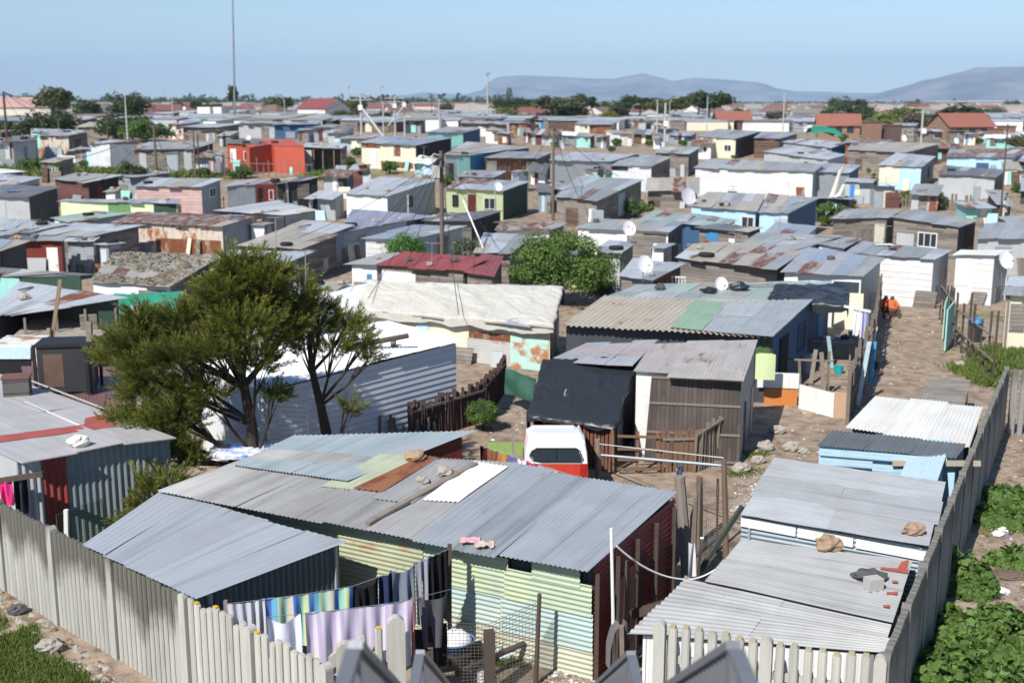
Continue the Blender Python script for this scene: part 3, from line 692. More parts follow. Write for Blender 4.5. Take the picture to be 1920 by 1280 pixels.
def cloth(label, A, B, drop, mat, folds=5, amp=.04, name='cloth', cat='laundry', group=None, sag=.03, taper=0.0, seed=1, slit=False, lean=(0, 0)):
    A, B = Vector(A), Vector(B); d = B - A; L = d.length; e = d / L; n = Vector((e.y, -e.x, 0)).normalized(); m = MB(); ph = seed * 1.7
    dr = drop if hasattr(drop, '__len__') else (drop, drop)
    def fn(s, t):
        s2 = .5 + (s - .5) * (1 - taper * t)
        p = A + d * s2; z = -sag * 4 * s * (1 - s) * (1 - t * .3)
        w1 = sin(s * folds * 2 * pi + ph + 1.2 * sin(s * 5 + ph)) * amp * (.25 + .75 * min(1, t * 2.5))
        w2 = .5 * amp * sin(s * folds * 5.1 + ph * 3 + t * 2)
        h = (dr[0] * (1 - s) + dr[1] * s) * (1 + .03 * sin(s * 9 + ph))
        return p + n * (w1 + w2) + Vector((lean[0] * t, lean[1] * t, z - h * t))
    m.grid(fn, 60, 12, (L, max(dr)))
    if slit:                                     # trouser legs or sleeves: drop the middle faces of the lower part
        keep = [i for i in range(len(m.f)) if not (26 <= i % 60 < 34 and i // 60 >= 4)]
        m.uv = [m.uv[4 * i + k] for i in keep for k in range(4)]; m.sh = [.5] * len(m.uv); m.f = [m.f[i] for i in keep]; m.mi = [0] * len(keep)
    return tag(m.build(name, mat, smooth=True), label, cat, group)
def mesh_wire(m, A, B, h0, h1, gap=.07, r=.0028):
    A, B = Vector(A), Vector(B); d = B - A; L = d.length; n = int(L / gap)
    for i in range(n + 1):
        p = A + d * (i / n); t = i / n
        m.beam(p, p + Vector((0, 0, h0 * (1 - t) + h1 * t)), r * 2, r * 2)
    k = int(max(h0, h1) / gap)
    for j in range(k + 1):
        m.beam(A + Vector((0, 0, h0 * j / k)), B + Vector((0, 0, h1 * j / k)), r * 2, r * 2)

# ------------------------------------------------------------------ the big patched shack in front
GREENW = sheet_mat((.40, .46, .31), .16, .15, .35, axis='v', metal=0, bump=0, second=(.35, .43, .32))
BLUEW = sheet_mat((.35, .45, .43), .06, .1, .3, axis='v', metal=0, bump=0, second=(.42, .48, .41))
CREAMW = sheet_mat((.44, .44, .345), .1, .1, .35, axis='v', metal=0, bump=0)
YELW = sheet_mat((.36, .385, .26), .38, .15, .4, axis='v', metal=0, bump=0, rust_col=(.40, .24, .12))
REDW = sheet_mat((.20, .028, .02), .05, .1, .25, axis='v', metal=0, bump=0)
DKG = sheet_mat((.10, .125, .13), .04, .12, .25, bump=0)
GALV1 = sheet_mat((.325, .355, .385), .13, .2, .3, bump=0, lines=.6)
GALV2 = sheet_mat((.34, .34, .335), .16, .18, .4, bump=0, lines=.4)
GALV3 = sheet_mat((.35, .39, .415), .05, .12, .25, bump=0, lines=.3, second=(.33, .40, .42))
GALV4 = sheet_mat((.39, .415, .445), .03, .08, .15, bump=0, lines=.45)
GALV5 = sheet_mat((.37, .375, .37), .16, .12, .35, bump=0, lines=.4)
RUSTR = sheet_mat((.30, .13, .07), .6, .2, .4, bump=0)
GRNR = sheet_mat((.36, .39, .29), .12, .15, .4, bump=0, metal=0)
WHR = sheet_mat((.74, .75, .76), .03, .06, .12, bump=0, metal=0)

big, c1 = shack('large patched shack, pale green corrugated front and dark red side, washing before it', (776, 1009, 1102, 1071, 1268, 924, 963, 873), 2.05, 2.5,
                walls='0 0 0 gc', real=True, rmat=GALV1, over=(.04, .3, .15), jag=.12)
c2 = [P(300, 917, 2.05), P(778, 1010, 2.05), P(966, 873, 2.5), P(500, 845, 2.62)]
m = MB(); roof_mesh(m, c2, random.Random(5), True, jag=.12); m.build('roof', GALV2, big, smooth=True)
e = (c1[1] - c1[0]); e.z = 0; e.normalize(); n_ = Vector((e.y, -e.x, 0)); r_ = Vector((-n_.x, -n_.y, 0))
def wp(s, z, o=0.0): return c1[0] + e * s - n_ * .3 + n_ * o + Vector((0, 0, z - c1[0].z))
LW = (c1[1] - c1[0]).xy.length - .02
for (s0, s1, z0, z1, o, mt) in ((-5.2, 0.0, -.1, .75, 0, CREAMW), (-5.2, -2.4, .7, 1.88, .012, YELW), (-2.42, -.0, .7, 1.84, .02, YELW), (-.05, LW, -.1, .62, 0, CREAMW),
                                (.0, LW - 1.7, .55, 1.2, .014, BLUEW), (LW - 1.75, LW, .5, 1.18, .026, BLUEW), (.02, LW * .52, 1.14, 1.86, .03, GREENW), (LW * .5, LW - .02, 1.12, 1.70, .04, GREENW), (LW * .66, LW * .93, 1.6, 1.93, .05, GREENW)):
    m = MB(); corr_panel(m, wp(s0, z0, o), wp(s1, z0, o), wp(s1, z1, o), wp(s0, z1, o), along='h'); m.build('wall', mt, big, smooth=True)
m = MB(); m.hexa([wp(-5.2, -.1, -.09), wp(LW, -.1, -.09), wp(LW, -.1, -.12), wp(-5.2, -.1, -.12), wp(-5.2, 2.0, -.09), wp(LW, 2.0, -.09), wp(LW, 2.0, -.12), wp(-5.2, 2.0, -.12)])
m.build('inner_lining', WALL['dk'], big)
RA = wp(LW, -.1); RB = c1[2].copy(); RB.z = -.1; RB = RB - e * .02
m = MB(); corr_panel(m, RA, RB, Vector((RB.x, RB.y, 2.43)), Vector((RA.x, RA.y, 2.06)), along='h'); m.build('wall', REDW, big, smooth=True)
m = MB()
for k in range(5):
    f = k / 4.2; p = RA + (RB - RA) * f + e * .06; m.beam(p, p + Vector((0, 0, 2.0 + .4 * f)), .07, .05)
m.build('wall_batten', WOODD, big)
sheet_on_roof(big, c2, (605, 912, 662, 918, 800, 856, 712, 855), GRNR, 'pale green weathered roof sheet')
sheet_on_roof(big, c2, (666, 917, 722, 924, 822, 862, 793, 858), RUSTR, 'rusty brown roof sheet', lift=.05)
sheet_on_roof(big, c2, (700, 935, 775, 945, 880, 872, 815, 864), GALV5, None, lift=.03)
sheet_on_roof(big, c2, (795, 938, 862, 942, 952, 878, 888, 869), WHR, 'white painted roof sheet', lift=.045)
beam_thing('plank', 'long grey plank lying down the slope of the large patched roof', 'plank', on_plane(690, 985, c2, .06), on_plane(893, 873, c2, .07), .13, .05)
for i, (x, y, s, l) in enumerate(((793, 909, .11, 'pale stone beside the grey plank on the large patched roof'), (834, 893, .15, 'flat grey stone near the white painted sheet of the large patched roof'),
                                  (779, 866, .17, 'brown stone on the pale green sheet of the large patched roof'))):
    rock(l, on_plane(x, y, c2, .05), s, STONE if i < 2 else STONEO, i)
PINK = cloth_mat((.62, .32, .34)); PEACH = cloth_mat((.52, .40, .34))
for x, y, mt, l in ((882, 1017, PINK, 'small crumpled pink rag on the eave of the large patched roof'), (908, 1025, PEACH, 'dirty beige rag beside the pink one on the large patched roof')):
    p = on_plane(x, y, c1, .02); m = MB()
    m.grid(lambda a, b: p + Vector(((a - .5) * .34, (b - .5) * .26, .035 + .05 * mnoise.noise(Vector((a * 4 + x, b * 4, 1))))), 10, 8)
    tag(m.build('rag', mt, smooth=True), l, 'rag')
LITG = plain_mat((.62, .60, .57), .2, .3)

# blue-grey sheets of the shack joined behind, with its red end
s3, c3 = shack('pale blue-grey roofed shack with a dark red end, joined behind the large patched one', None, 0, 0, W=[on_plane(442, 874, c2, .06), on_plane(660, 905, c2, .07), P(890, 810, 2.72), P(547, 818, 2.72)], walls='0 rr gc 0', real=True, rmat=GALV3, over=(.1, .1, .1),
               feats=[('win', 'r', .3, .62, 1.2, 2.1, FRAMEW)])

# grey shack at the concrete fence
s4, c4 = shack('low grey-roofed shack with a dark ribbed side, close behind the concrete slat fence', (155, 1021, 376, 1118, 646, 1018, 300, 922), 1.95, 1.95, walls='gc 0 gc gc', real=True, rmat=GALV4, over=(.06, .2, .1), amp=.006, pitch=.15)
a, b = c4[1].copy(), c4[2].copy(); k = (c4[3] - c4[2]).normalized() * .12
m = MB(); corr_panel(m, Vector((a.x, a.y, -.1)) + k, Vector((b.x, b.y, -.1)) + k, Vector((b.x, b.y, b.z - .03)) + k, Vector((a.x, a.y, a.z - .03)) + k, along='v', pitch=.12, amp=.016)
m.build('wall', DKG, s4, smooth=True)

# left shack with the red stripe
PALER = sheet_mat((.40, .39, .392), .05, .06, .25, lines=.1, pitch=.3, bump=.25, metal=0)
N_, R_ = P(36, 866, 2.2), P(326, 817, 2.2); L0 = P(0, 703, 2.2)
W5 = [N_, R_, R_ + (L0 - R_), N_ + (L0 - R_)]
s5, c5 = shack('shack with a flat pale roof crossed by a red painted stripe, ribbed grey-green front', None, 0, 0, walls='0 gc gp gc', rmat=PALER, W=W5, over=(.05, .18, .1), sheet=1.0, jag=.06)
a, b = c5[0].copy(), c5[1].copy(); k = (c5[3] - c5[0]).normalized() * .2
GRNG = sheet_mat((.21, .25, .26), .05, .12, .25, bump=0); REDP = sheet_mat((.26, .05, .04), .05, .1, .25, bump=0, metal=0)
for f0, f1, mt, o in ((0, .16, sheet_mat((.45, .47, .48), .03, .1, .2, bump=0), .01), (.16, .32, REDP, .02), (.30, 1.0, GRNG, 0)):
    m = MB(); A, B = a + (b - a) * f0 + k - k.normalized() * o, a + (b - a) * f1 + k - k.normalized() * o
    corr_panel(m, Vector((A.x, A.y, -.1)), Vector((B.x, B.y, -.1)), Vector((B.x, B.y, 2.16)), Vector((A.x, A.y, 2.16)), along='v', pitch=.14, amp=.02); m.build('wall', mt, s5, smooth=True)
REDS = plain_mat((.34, .085, .07), .15, .3)
q = [on_plane(*p, c5, .032) for p in ((-80, 842), (225, 801), (195, 793), (-110, 833))]
m = MB(); m.grid(lambda s, t: bil(q, s, t) + Vector((0, 0, .004 * sin(s * 40))), 20, 1, (3, .4)); o = m.build('roof_stripe', REDS, s5); o['label'] = 'faded red painted stripe'
q = [on_plane(*p, c5, .034) for p in ((158, 798), (215, 790), (196, 778), (160, 786))]
m = MB(); m.face(q); o = m.build('roof_stripe', REDS, s5)
m = MB()
for (x0, y0, x1, y1) in ((56, 715, 205, 772), (48, 756, 148, 799)):
    A, B = on_plane(x0, y0, c5, .04), on_plane(x1, y1, c5, .04)
    for i in range(34): m.box(A + (B - A) * (i / 33), (.055, .055, .02))
m.build('roof_fixing', FRAMEW, s5)
rock('large white stone on the front edge of the roof with the red stripe', on_plane(147, 838, c5, .02), .2, plain_mat((.62, .60, .55), .15, .2, scale=4), 4)
bx = MB(); p = on_plane(34, 742, c5, .0); bx.box(p + Vector((0, 0, .26)), (.62, .5, .46), .25)
hut = thing('box', 'grey wooden box with a brown lid standing on the roof with the red stripe', 'box', p)
bx.build('body', plank_mat((.15, .14, .135), .15, .3), hut)
m = MB(); m.box(p + Vector((0, 0, .515)), (.68, .56, .045), .25); m.build('lid', plain_mat((.16, .08, .07), .1, .2), hut)

# the row of lean-tos along the concrete fence at the right
LGT = WALL['gc']
s6, c6 = shack('nearest lean-to with whitish ribbed roof behind the concrete palisade', (1289, 1084, 1184, 1190, 1652, 1226, 1670, 1172), 1.62, 1.62, walls='wc wc gc', real=True, rmat=sheet_mat((.40, .405, .40), .14, .14, .4, bump=0, lines=.4), over=(.1, .12, .1), amp=.016, pitch=.12)
s7, c7 = shack('lean-to with a flat grey roof bearing an orange stone and red paint marks', (1396, 1011, 1329, 1092, 1664, 1166, 1704, 1052), 1.7, 1.7, walls='gc gc gc', real=True, rmat=GALV5, over=(.1, .1, .1), sheet=1.5)
s8, c8 = shack('lean-to with two-tone grey roof and white fascia boards above the flat grey roof', (1456, 858, 1388, 966, 1740, 1026, 1768, 905), 1.95, 1.95, walls='gc 0 gc', real=True, rmat=sheet_mat((.34, .355, .37), .1, .2, .35, bump=0, lines=.4), over=(.1, .14, .1), sheet=1.2)
a, b = c8[1].copy(), c8[2].copy(); k = (c8[0] - c8[1]).normalized() * .14
m = MB(); corr_panel(m, Vector((a.x, a.y, .2)) + k, Vector((b.x, b.y, .2)) + k, b - Vector((0, 0, .05)) + k, a - Vector((0, 0, .05)) + k, along='h'); m.build('wall', WALL['gb2'] if 'gb2' in WALL else sheet_mat((.24, .29, .33), .03, .1, .2, bump=0), s8)
for f0, f1 in ((.0, .31), (.32, .62), (.635, .99)):
    A, B = a + (b - a) * f0 + k * .75, a + (b - a) * f1 + k * .75
    m = MB(); m.beam(A - Vector((0, 0, .16 + .05 * f0)), B - Vector((0, 0, .16 + .05 * f1)), .03, .17); m.build('fascia', FRAMEW, s8)
s9, c9 = shack('pale blue boarded lean-to with a dark corrugated roof', (1532, 834, 1794, 857, 1812, 833, 1560, 807), 1.9, 1.95, walls='sb sb sb', real=True, rmat=sheet_mat((.155, .165, .175), .14, .2, .4, bump=0), over=(.03, .08, .08))
LBW = plank_mat((.45, .64, .74), .08, .2, dirt=.2, gap=.05)
d_ = (c9[1] - c9[0]).normalized(); up = Vector((0, 0, 1)); nb_ = Vector((d_.y, -d_.x, 0))
m = MB()
for z, L0_, L1_ in ((1.76, 0, .93), (1.55, .01, .4), (1.5, .4, .92), (1.34, .4, .93)):
    A = c9[0] + d_ * .05; B = c9[0] + (c9[1] - c9[0])
    p0, p1 = A + (B - A) * L0_, A + (B - A) * L1_
    p0.z = p1.z = z; m.beam(p0 + nb_ * .05, p1 + nb_ * .05, .03, .17)
m.build('cladding_board', LBW, s9)
p0 = c9[0] + d_ * ((c9[1] - c9[0]).length * .55); p0.z = 1.66; p1 = PY(1838, 866, c9[1].y - .1)
beam_thing('beam', 'long pale timber beam poking out over the concrete fence beside the pale blue lean-to', 'beam', p0 + nb_ * .13, p1 + nb_ * .1, .09, .11, plain_mat((.40, .35, .28), .2, .3))
q = [P(1712, 905, 1.9), P(1768, 870, 1.9)]
b2 = thing('shed', 'narrow pale blue ribbed shed wedged between the grey lean-to and the fence', 'shed', P(1740, 985, 0))
A, B = P(1748, 985, .9), P(1774, 902, .9)
m = MB(); corr_panel(m, Vector((A.x, A.y, .05)), Vector((B.x, B.y, .05)), Vector((B.x, B.y, 1.85)), Vector((A.x, A.y, 1.85)), along='h'); m.build('wall', sheet_mat((.45, .62, .72), .02, .1, .2, bump=0, metal=0), b2)
m = MB(); C_ = [Vector((A.x - .7, A.y + .2, 1.83)), Vector((A.x + .05, A.y, 1.88)), Vector((B.x + .05, B.y, 1.88)), Vector((B.x - .7, B.y + .2, 1.83))]; roof_mesh(m, C_, random.Random(3)); m.build('roof', sheet_mat((.50, .64, .72), .02, .1, .2, metal=0), b2)
s10, c10 = shack('low lean-to with a torn white sheet roof by the concrete fence', (1587, 798, 1820, 832, 1843, 764, 1640, 744), 1.75, 2.0, walls='br dk gw', real=True, rmat=sheet_mat((.66, .65, .61), .04, .1, .25, bump=0, metal=0), over=(.08, .25, .1), sheet=1.1, jag=.3)
s11, c11 = shack('low rack with a grey plank lid in front of the white-roofed lean-to', (1722, 760, 1808, 762, 1820, 713, 1744, 711), .85, 1.0, walls='gw gw gw', rmat=plank_mat((.27, .25, .22), .2, .3, axis='h'), over=.06, name='storage_rack', cat='rack')
ORR = [(1552, 1032, c7, .21, STONEO, 'orange-brown boulder on the flat grey roof below the white fascia'), (1630, 1088, c7, .24, STONED, 'wide dark flat stone on the flat grey roof with red paint marks'), (1713, 1003, c8, .17, STONEO, 'orange-brown boulder at the fence corner of the two-tone roof')]
for x, y, c, s, mt, l in ORR: rock(l, on_plane(x, y, c, .02), s, mt, 3, flat=.42 if mt is STONED else .75)
m = MB(); m.box(on_plane(1637, 1106, c7, .12), (.26, .2, .2), .3); tag(m.build('concrete_block', plain_mat((.42, .41, .38), .15, .3)), 'small pale concrete block by the dark flat stone on the lean-to roof', 'block')
RPM = plain_mat((.42, .10, .07), .15, .2)
def mark(rt, c, quad, lift=.03):
    pp = [on_plane(*v, c, lift) for v in quad]; m = MB(); m.grid(lambda s, t: bil(pp, s, t), 8, 2, (1, .3)); m.build('paint_mark', RPM, rt)
for quad in (((1650, 1070), (1702, 1078), (1703, 1070), (1652, 1066)), ((1683, 1068), (1700, 1070), (1704, 1052), (1690, 1056)), ((1662, 1117), (1682, 1118), (1683, 1112), (1662, 1113)), ((1672, 1095), (1684, 1096), (1684, 1092), (1673, 1091)), ((1655, 1141), (1668, 1142), (1669, 1137), (1656, 1137))): mark(s7, c7, quad, .035)
mark(s6, c6, ((1512, 1139), (1656, 1162), (1658, 1154), (1512, 1135)), .06)

# ------------------------------------------------------------------ concrete slat fences
def conc_mat(base, lich, top):
    t = NT('weathered_concrete'); uv = t.uv(); n = t.noise(uv, 3, 5); st = t.noise(t.xyz(t.math('MULTIPLY', t.uo, 9), t.math('MULTIPLY', t.vo, .8)), 1, 4)
    at = t.n('ShaderNodeAttribute', attribute_name='sheet').outputs['Fac']; tint = t.math('ADD', .88, t.math('MULTIPLY', at, .24))
    col = t.mix(1.0, base, t.xyz(tint, tint, tint), 'MULTIPLY')
    col = t.mix(t.math('MULTIPLY', t.ramp(st, .45, .75), .5), col, t.mix(1.0, col, (.6, .57, .52), 'MULTIPLY'))
    big_ = t.noise(t.xyz(t.math('MULTIPLY', t.uo, .7), 0.0), 1, 2)
    lim = t.math('ADD', top, t.math('MULTIPLY', t.math('SUBTRACT', big_, .5), -3.2))
    f = t.ramp(t.math('SUBTRACT', t.math('ADD', t.v, t.math('MULTIPLY', n, .5)), lim), .0, .45)
    col = t.mix(t.math('MULTIPLY', f, .85), col, lich)
    t.bump(t.noise(uv, 30, 4), .4, .008)
    return t.done(col, .92, 0, .15)
CONC = conc_mat((.37, .365, .335), (.085, .082, .066), 1.38)
CONC2 = conc_mat((.42, .415, .375), (.30, .28, .22), 2.3)
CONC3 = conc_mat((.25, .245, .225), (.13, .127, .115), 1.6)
LICH = plain_mat((.55, .36, .05), .2, .2, rough=.95)
def slat(m, p, e, z0, z1, wd, th, ch=.04, sh=.5, u0=0.0):
    """One vertical slat with a chamfered head; e points along the fence."""
    n = Vector((e.y, -e.x, 0)); prof = [(-wd / 2, 0), (wd / 2, 0), (wd / 2, z1 - ch), (wd / 2 - ch * .8, z1), (-wd / 2 + ch * .8, z1), (-wd / 2, z1 - ch)]
    bv = .022
    f = [Vector((p.x, p.y, z0)) + e * (a * (1 - 2 * bv / wd)) + n * th / 2 + Vector((0, 0, b)) for a, b in prof]
    g_ = [Vector((p.x, p.y, z0)) + e * a + n * (th / 2 - bv) + Vector((0, 0, b - (.0 if b == 0 else .008))) for a, b in prof]; k = [q - n * (th - bv) for q in g_]
    uv = [(u0 + a, b) for a, b in prof]
    m.face(f, uv, sh); m.face(k[::-1], uv[::-1], sh)
    for i in range(6):
        j = (i + 1) % 6; m.face([f[j], f[i], g_[i], g_[j]], [uv[j], uv[i], uv[i], uv[j]], sh); m.face([g_[j], g_[i], k[i], k[j]], [uv[j], uv[i], uv[i], uv[j]], sh)
def slat_fence(label, pts, h, mat, pitch=.13, wd=.112, th=.06, post_every=1.95, jit=.02, pw=.17, post_h=.03, skip=None, hfn=None, tips=0, tmat=None, name='concrete_fence', cat='fence'):
    rnd = random.Random(label); root = thing(name, label, cat, pts[0]); first = True
    for a, b in zip(pts, pts[1:]):
        d = Vector((b.x - a.x, b.y - a.y, 0)); L = d.length; e = d / L; k = max(1, round(L / post_every))
        for j in range(k + 1):
            if j == 0 and not first: continue
            p = a + e * (L * j / k); m = MB(); hh = (hfn(j / k) if hfn else h) + post_h
            n = Vector((e.y, -e.x, 0)); z0 = -.2
            prof = [(-pw / 2, 0)] + [(-pw / 2 * cos(t), hh - z0 + pw / 2 * (sin(t) - .9)) for t in [pi * q / 8 for q in range(9)]] + [(pw / 2, 0)]
            f = [Vector((p.x, p.y, z0)) + e * x + n * .07 + Vector((0, 0, z)) for x, z in prof]; bk = [q - n * .14 for q in f]
            uv = [(x + j, z - .2) for x, z in prof]
            m.face(f[::-1], uv[::-1]); m.face(bk, uv)
            for i in range(len(f)):
                q = (i + 1) % len(f); m.face([f[i], f[q], bk[q], bk[i]], [uv[i], uv[q], uv[q], uv[i]])
            m.build('post', mat, root)
        for j in range(k):
            m = MB(); s0, s1 = L * j / k + pw / 2 + .01, L * (j + 1) / k - pw / 2 - .01; ns = max(1, round((s1 - s0) / pitch))
            for i in range(ns):
                s = s0 + (s1 - s0) * (i + .5) / ns
                if skip and skip(s / L, rnd): continue
                hh = (hfn(s / L) if hfn else h) + rnd.uniform(-jit, jit)
                p = a + e * s; sh = rnd.random()
                slat(m, p, e, -.1, hh + .1, wd * rnd.uniform(.93, 1.0), th, sh=sh, u0=s)
                if rnd.random() < tips:
                    m.box(Vector((p.x, p.y, hh - .01)), (wd * .62, th * 1.05, .03), atan2(e.y, e.x), mi=1)
            n = Vector((e.y, -e.x, 0)); A, B = a + e * s0, a + e * s1
            for z in (.35, h * .72): 
                A.z = B.z = z; m.beam(A - n * (th / 2 + .03), B - n * (th / 2 + .03), .05, .12)
            m.build('slat_panel', [mat, tmat or LICH], root)
        first = False
    return root
FA, FB, FC = P(-90, 898, 1.85), P(338, 1112, 1.85), P(610, 1243, 1.85)
slat_fence('long stained concrete slat fence running from the grassy corner to the grey-roofed shack', [FA, FB], 1.85, CONC, .15, .115, .08)
slat_fence('pale loose concrete slats with orange lichen at the near end of the long fence', [FB + (FC - FB) * .03, FC], 1.85, CONC2, .18, .14, .06, 1.75, .07, skip=lambda s, r: r.random() < .08, tips=.12)
slat_fence('short stepped piece of concrete palisade with yellow lichen tips in front of the washing', [P(646, 1203, 1.6), P(742, 1157, 1.9)], 1.85, CONC2, .2, .12, .07, 3, .01, pw=.26, hfn=lambda s: 1.6 + .33 * s, tips=.9)
PR0, PR1 = P(1238, 1171, 2.0), P(1652, 1226, 2.0)
slat_fence('open concrete palisade with spaced pale slats in front of the whitish ribbed roof', [PR0, PR1], 1.98, CONC2, .19, .13, .09, 1.95, .03, tips=.8, pw=.17, post_h=.04, tmat=plain_mat((.40, .34, .22), .2, .3, rough=.95))
RF0, RF1 = P(1662, 1222, 2.0), P(1888, 690, 2.0)
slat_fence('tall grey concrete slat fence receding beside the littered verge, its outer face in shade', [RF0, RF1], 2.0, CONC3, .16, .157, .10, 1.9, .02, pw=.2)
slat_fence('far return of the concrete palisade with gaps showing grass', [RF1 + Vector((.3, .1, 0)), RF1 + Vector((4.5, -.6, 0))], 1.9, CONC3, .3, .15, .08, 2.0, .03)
# leaning broken board on the fence end
beam_thing('board', 'broken white concrete rail leaning across the gap at the washing', 'rail', PY(578, 1268, 16.2), PY(648, 1222, 16.4), .05, .2, CONC2)
# ------------------------------------------------------------------ middle ground: houses and yards
CLOTHW = plain_mat((.50, .485, .435), .25, .3, rough=.9, scale=1.4, streak=.25, grain=.5)
TARPB = plain_mat((.022, .026, .032), .2, .3, rough=.42, scale=1.2, spec=.4, streak=.2)
RWH = sheet_mat((.48, .47, .45), .3, .2, .4, axis='v', metal=0)
MINTR = plain_mat((.42, .62, .55), .15, .2, second=(.36, .17, .08), streak=.2, scale=.8)
def drape(label, c, mat, lift=.07, hang=(0, 0, 0, 0), wr=.05, name='tarpaulin', cat='tarpaulin', nu=90, nv=50, seed=1, ragged=.12):
    """Sheet of cloth lying over the roof c and hanging over its edges (front, right, back, left) by hang metres."""
    nrm = (c[1] - c[0]).cross(c[3] - c[0]).normalized(); m = MB(); wd, ln = (c[1] - c[0]).length, (c[3] - c[0]).length
    def fn(s, t):
        a = (s * (wd + hang[3] + hang[1]) - hang[3]) / wd; b = (t * (ln + hang[0] + hang[2]) - hang[0]) / ln
        ca, cb = max(0, min(1, a)), max(0, min(1, b)); p = bil(c, ca, cb)
        w_ = .7 * mnoise.fractal(Vector((a * wd * .7, b * ln * .7, seed)), 1, 2, 3) + .8 * abs(mnoise.fractal(Vector((a * wd * .9 + b * 2.5, b * ln * 1.6 + 1.2 * mnoise.noise(Vector((a * 5, b * 3, seed))), seed + 4)), 1, 2, 3)) - .25
        ex = max(-a * wd, (a - 1) * wd, 0); ey = max(-b * ln, (b - 1) * ln, 0)
        dr = min(1.5, ex + ey) * (1 + ragged * 3 * mnoise.noise(Vector((a * 6 + b * 5, seed, 0))))
        o = Vector((0, 0, 0))
        if ex > 0: o += (c[1] - c[0]).normalized() * (1 if a > 1 else -1) * (.04 + .07 * mnoise.noise(Vector((b * 7, seed, 3))))
        if ey > 0: o += (c[3] - c[0]).normalized() * (1 if b > 1 else -1) * (.04 + .07 * mnoise.noise(Vector((a * 11, seed, 5))))
        return p + nrm * (lift + wr * (w_ + .4)) + o - Vector((0, 0, dr))
    m.grid(fn, nu, nv, (wd, ln))
    return tag(m.build(name, mat, smooth=True), label, cat)

th_, ct = shack('long shack under a cream cloth tarpaulin, rust-patched sheets on its front', (676, 582, 1037, 612, 1056, 540, 690, 529), 1.72, 2.45, 'be', 'cr dk cr', over=(.15, .2, .15),
  feats=[('panel', 'f', .02, .2, 0, 1.6, 'w'), ('panel', 'f', .21, .28, .2, 1.6, plain_mat((.55, .50, .34), .1, .2)), ('panel', 'f', .29, .36, .2, 1.62, 'sb'), ('panel', 'f', .58, .8, .95, 1.22, RUSTR if False else WALL['rs']),
         ('panel', 'f', .57, .8, .02, .94, RWH), ('panel', 'f', .58, .99, 1.23, 1.5, RWH), ('panel', 'f', .8, .995, .0, 1.2, MINTR)])
drape('cream cloth tarpaulin covering the roof of the long rust-patched shack', ct, CLOTHW, .05, (.32, .14, .1, .1), .1, seed=3, nu=150, nv=70)
S_ = shack('white-sheeted low shack end left of the cream tarpaulin', (560, 600, 672, 586, 692, 532, 600, 545), 1.6, 2.0, 'wh', 'w w w')
# white shed with grazing-lit ribbed wall
N1, N2 = P(492, 732, 2.35), P(862, 637, 2.62); dd = (N2 - N1); print('shed az', atan2(dd.x, dd.y) * 57.3); nl = Vector((-dd.y, dd.x, 0)).normalized()
if nl.y < 0: nl = -nl
B1 = P(757, 610, 2.6); back = (B1 - N2).dot(nl); Wq = [N1, N2, N2 + nl * max(2.2, back) + Vector((0, 0, .15)), N1 + nl * max(2.2, back) + Vector((0, 0, .15))]
sh_, cs = shack('shed with a bright white roof and a horizontally ribbed wall, behind the conifer', None, 0, 0, W=Wq, walls='0 wc wc', real=True, rmat=WHR, over=(.1, .06, .1))
a, b = cs[0].copy(), cs[1].copy(); k = nl * .05; ey = (b - a).normalized()
a += ey * .1; b -= ey * .1
m = MB(); corr_panel(m, Vector((a.x, a.y, -.1)) + k, Vector((b.x, b.y, -.1)) + k, Vector((b.x, b.y, 2.57)) + k, Vector((a.x, a.y, 2.3)) + k, along='h', pitch=.16, amp=.015, lap=True)
m.build('wall', sheet_mat((.50, .53, .57), .02, .05, .15, bump=0, metal=.05), sh_)
# black tarpaulin shack
zt = (1.22, 1.25, 2.3, 2.3)
bt, cb_ = shack('low shack wrapped in a black tarpaulin, brown slatted front', (992, 782, 1150, 800, 1200, 672, 1020, 677), 0, 0, 'gd', '0 dk dk', zs=zt, over=(.1, .12, .1))
drape('black tarpaulin hanging over the low shack with the brown slatted front', cb_, TARPB, .05, (.12, .06, .05, .5), .08, seed=8, ragged=.3)
a, b = cb_[0] + (cb_[3] - cb_[0]).normalized() * .14, cb_[1] + (cb_[2] - cb_[1]).normalized() * .14
m = MB()
for i in range(20):
    f = .18 + .82 * i / 19; p = a + (b - a) * f; m.box((p.x, p.y, .58), (.075, .03, 1.25), atan2(b.y - a.y, b.x - a.x), sh=i / 20)
m.build('slatted_front', plain_mat((.17, .075, .05), .25, .3, rough=.9), bt)
# grey shack with the big plank shutter
gs, cg = shack('grey shack with rust-stained flat roof and a huge brown plank shutter leaning on its front', (1188, 696, 1398, 704, 1420, 641, 1222, 645), 2.36, 2.6, walls='w gc gw', rmat=sheet_mat((.40, .37, .35), .38, .15, .4, metal=0), over=(.05, .15, .1), sheet=1.1, jag=.25)
q = [P(1207, 866, 0), P(1386, 874, 0), PY(1390, 710, P(1386, 874, 0).y + .5), PY(1222, 702, P(1207, 866, 0).y + .5)]
m = MB()
nn = (q[1] - q[0]).cross(q[3] - q[0]).normalized() * .05
m.hexa([q[0], q[1], q[1] - nn, q[0] - nn, q[3], q[2], q[2] - nn, q[3] - nn]); m.build('shutter', plank_mat((.10, .082, .072), .25, .12, axis='v', gap=.1), gs)
m = MB()
for f in (.04, .35, .68, .97): m.beam(q[0] * (1 - f) + q[3] * f + nn * .6, q[1] * (1 - f) + q[2] * f + nn * .6, .03, .06)
m.build('shutter_batten', WOODP, gs)
g2, cg2 = shack('grey roof section with lilac patch between the black tarpaulin and the ribbed beige roof', (1040, 670, 1196, 676, 1228, 643, 1090, 648), 2.36, 2.45, walls='gw gw gw', rmat=sheet_mat((.36, .37, .40), .2, .2, .35, second=(.42, .36, .34)), over=.1, jag=.25)
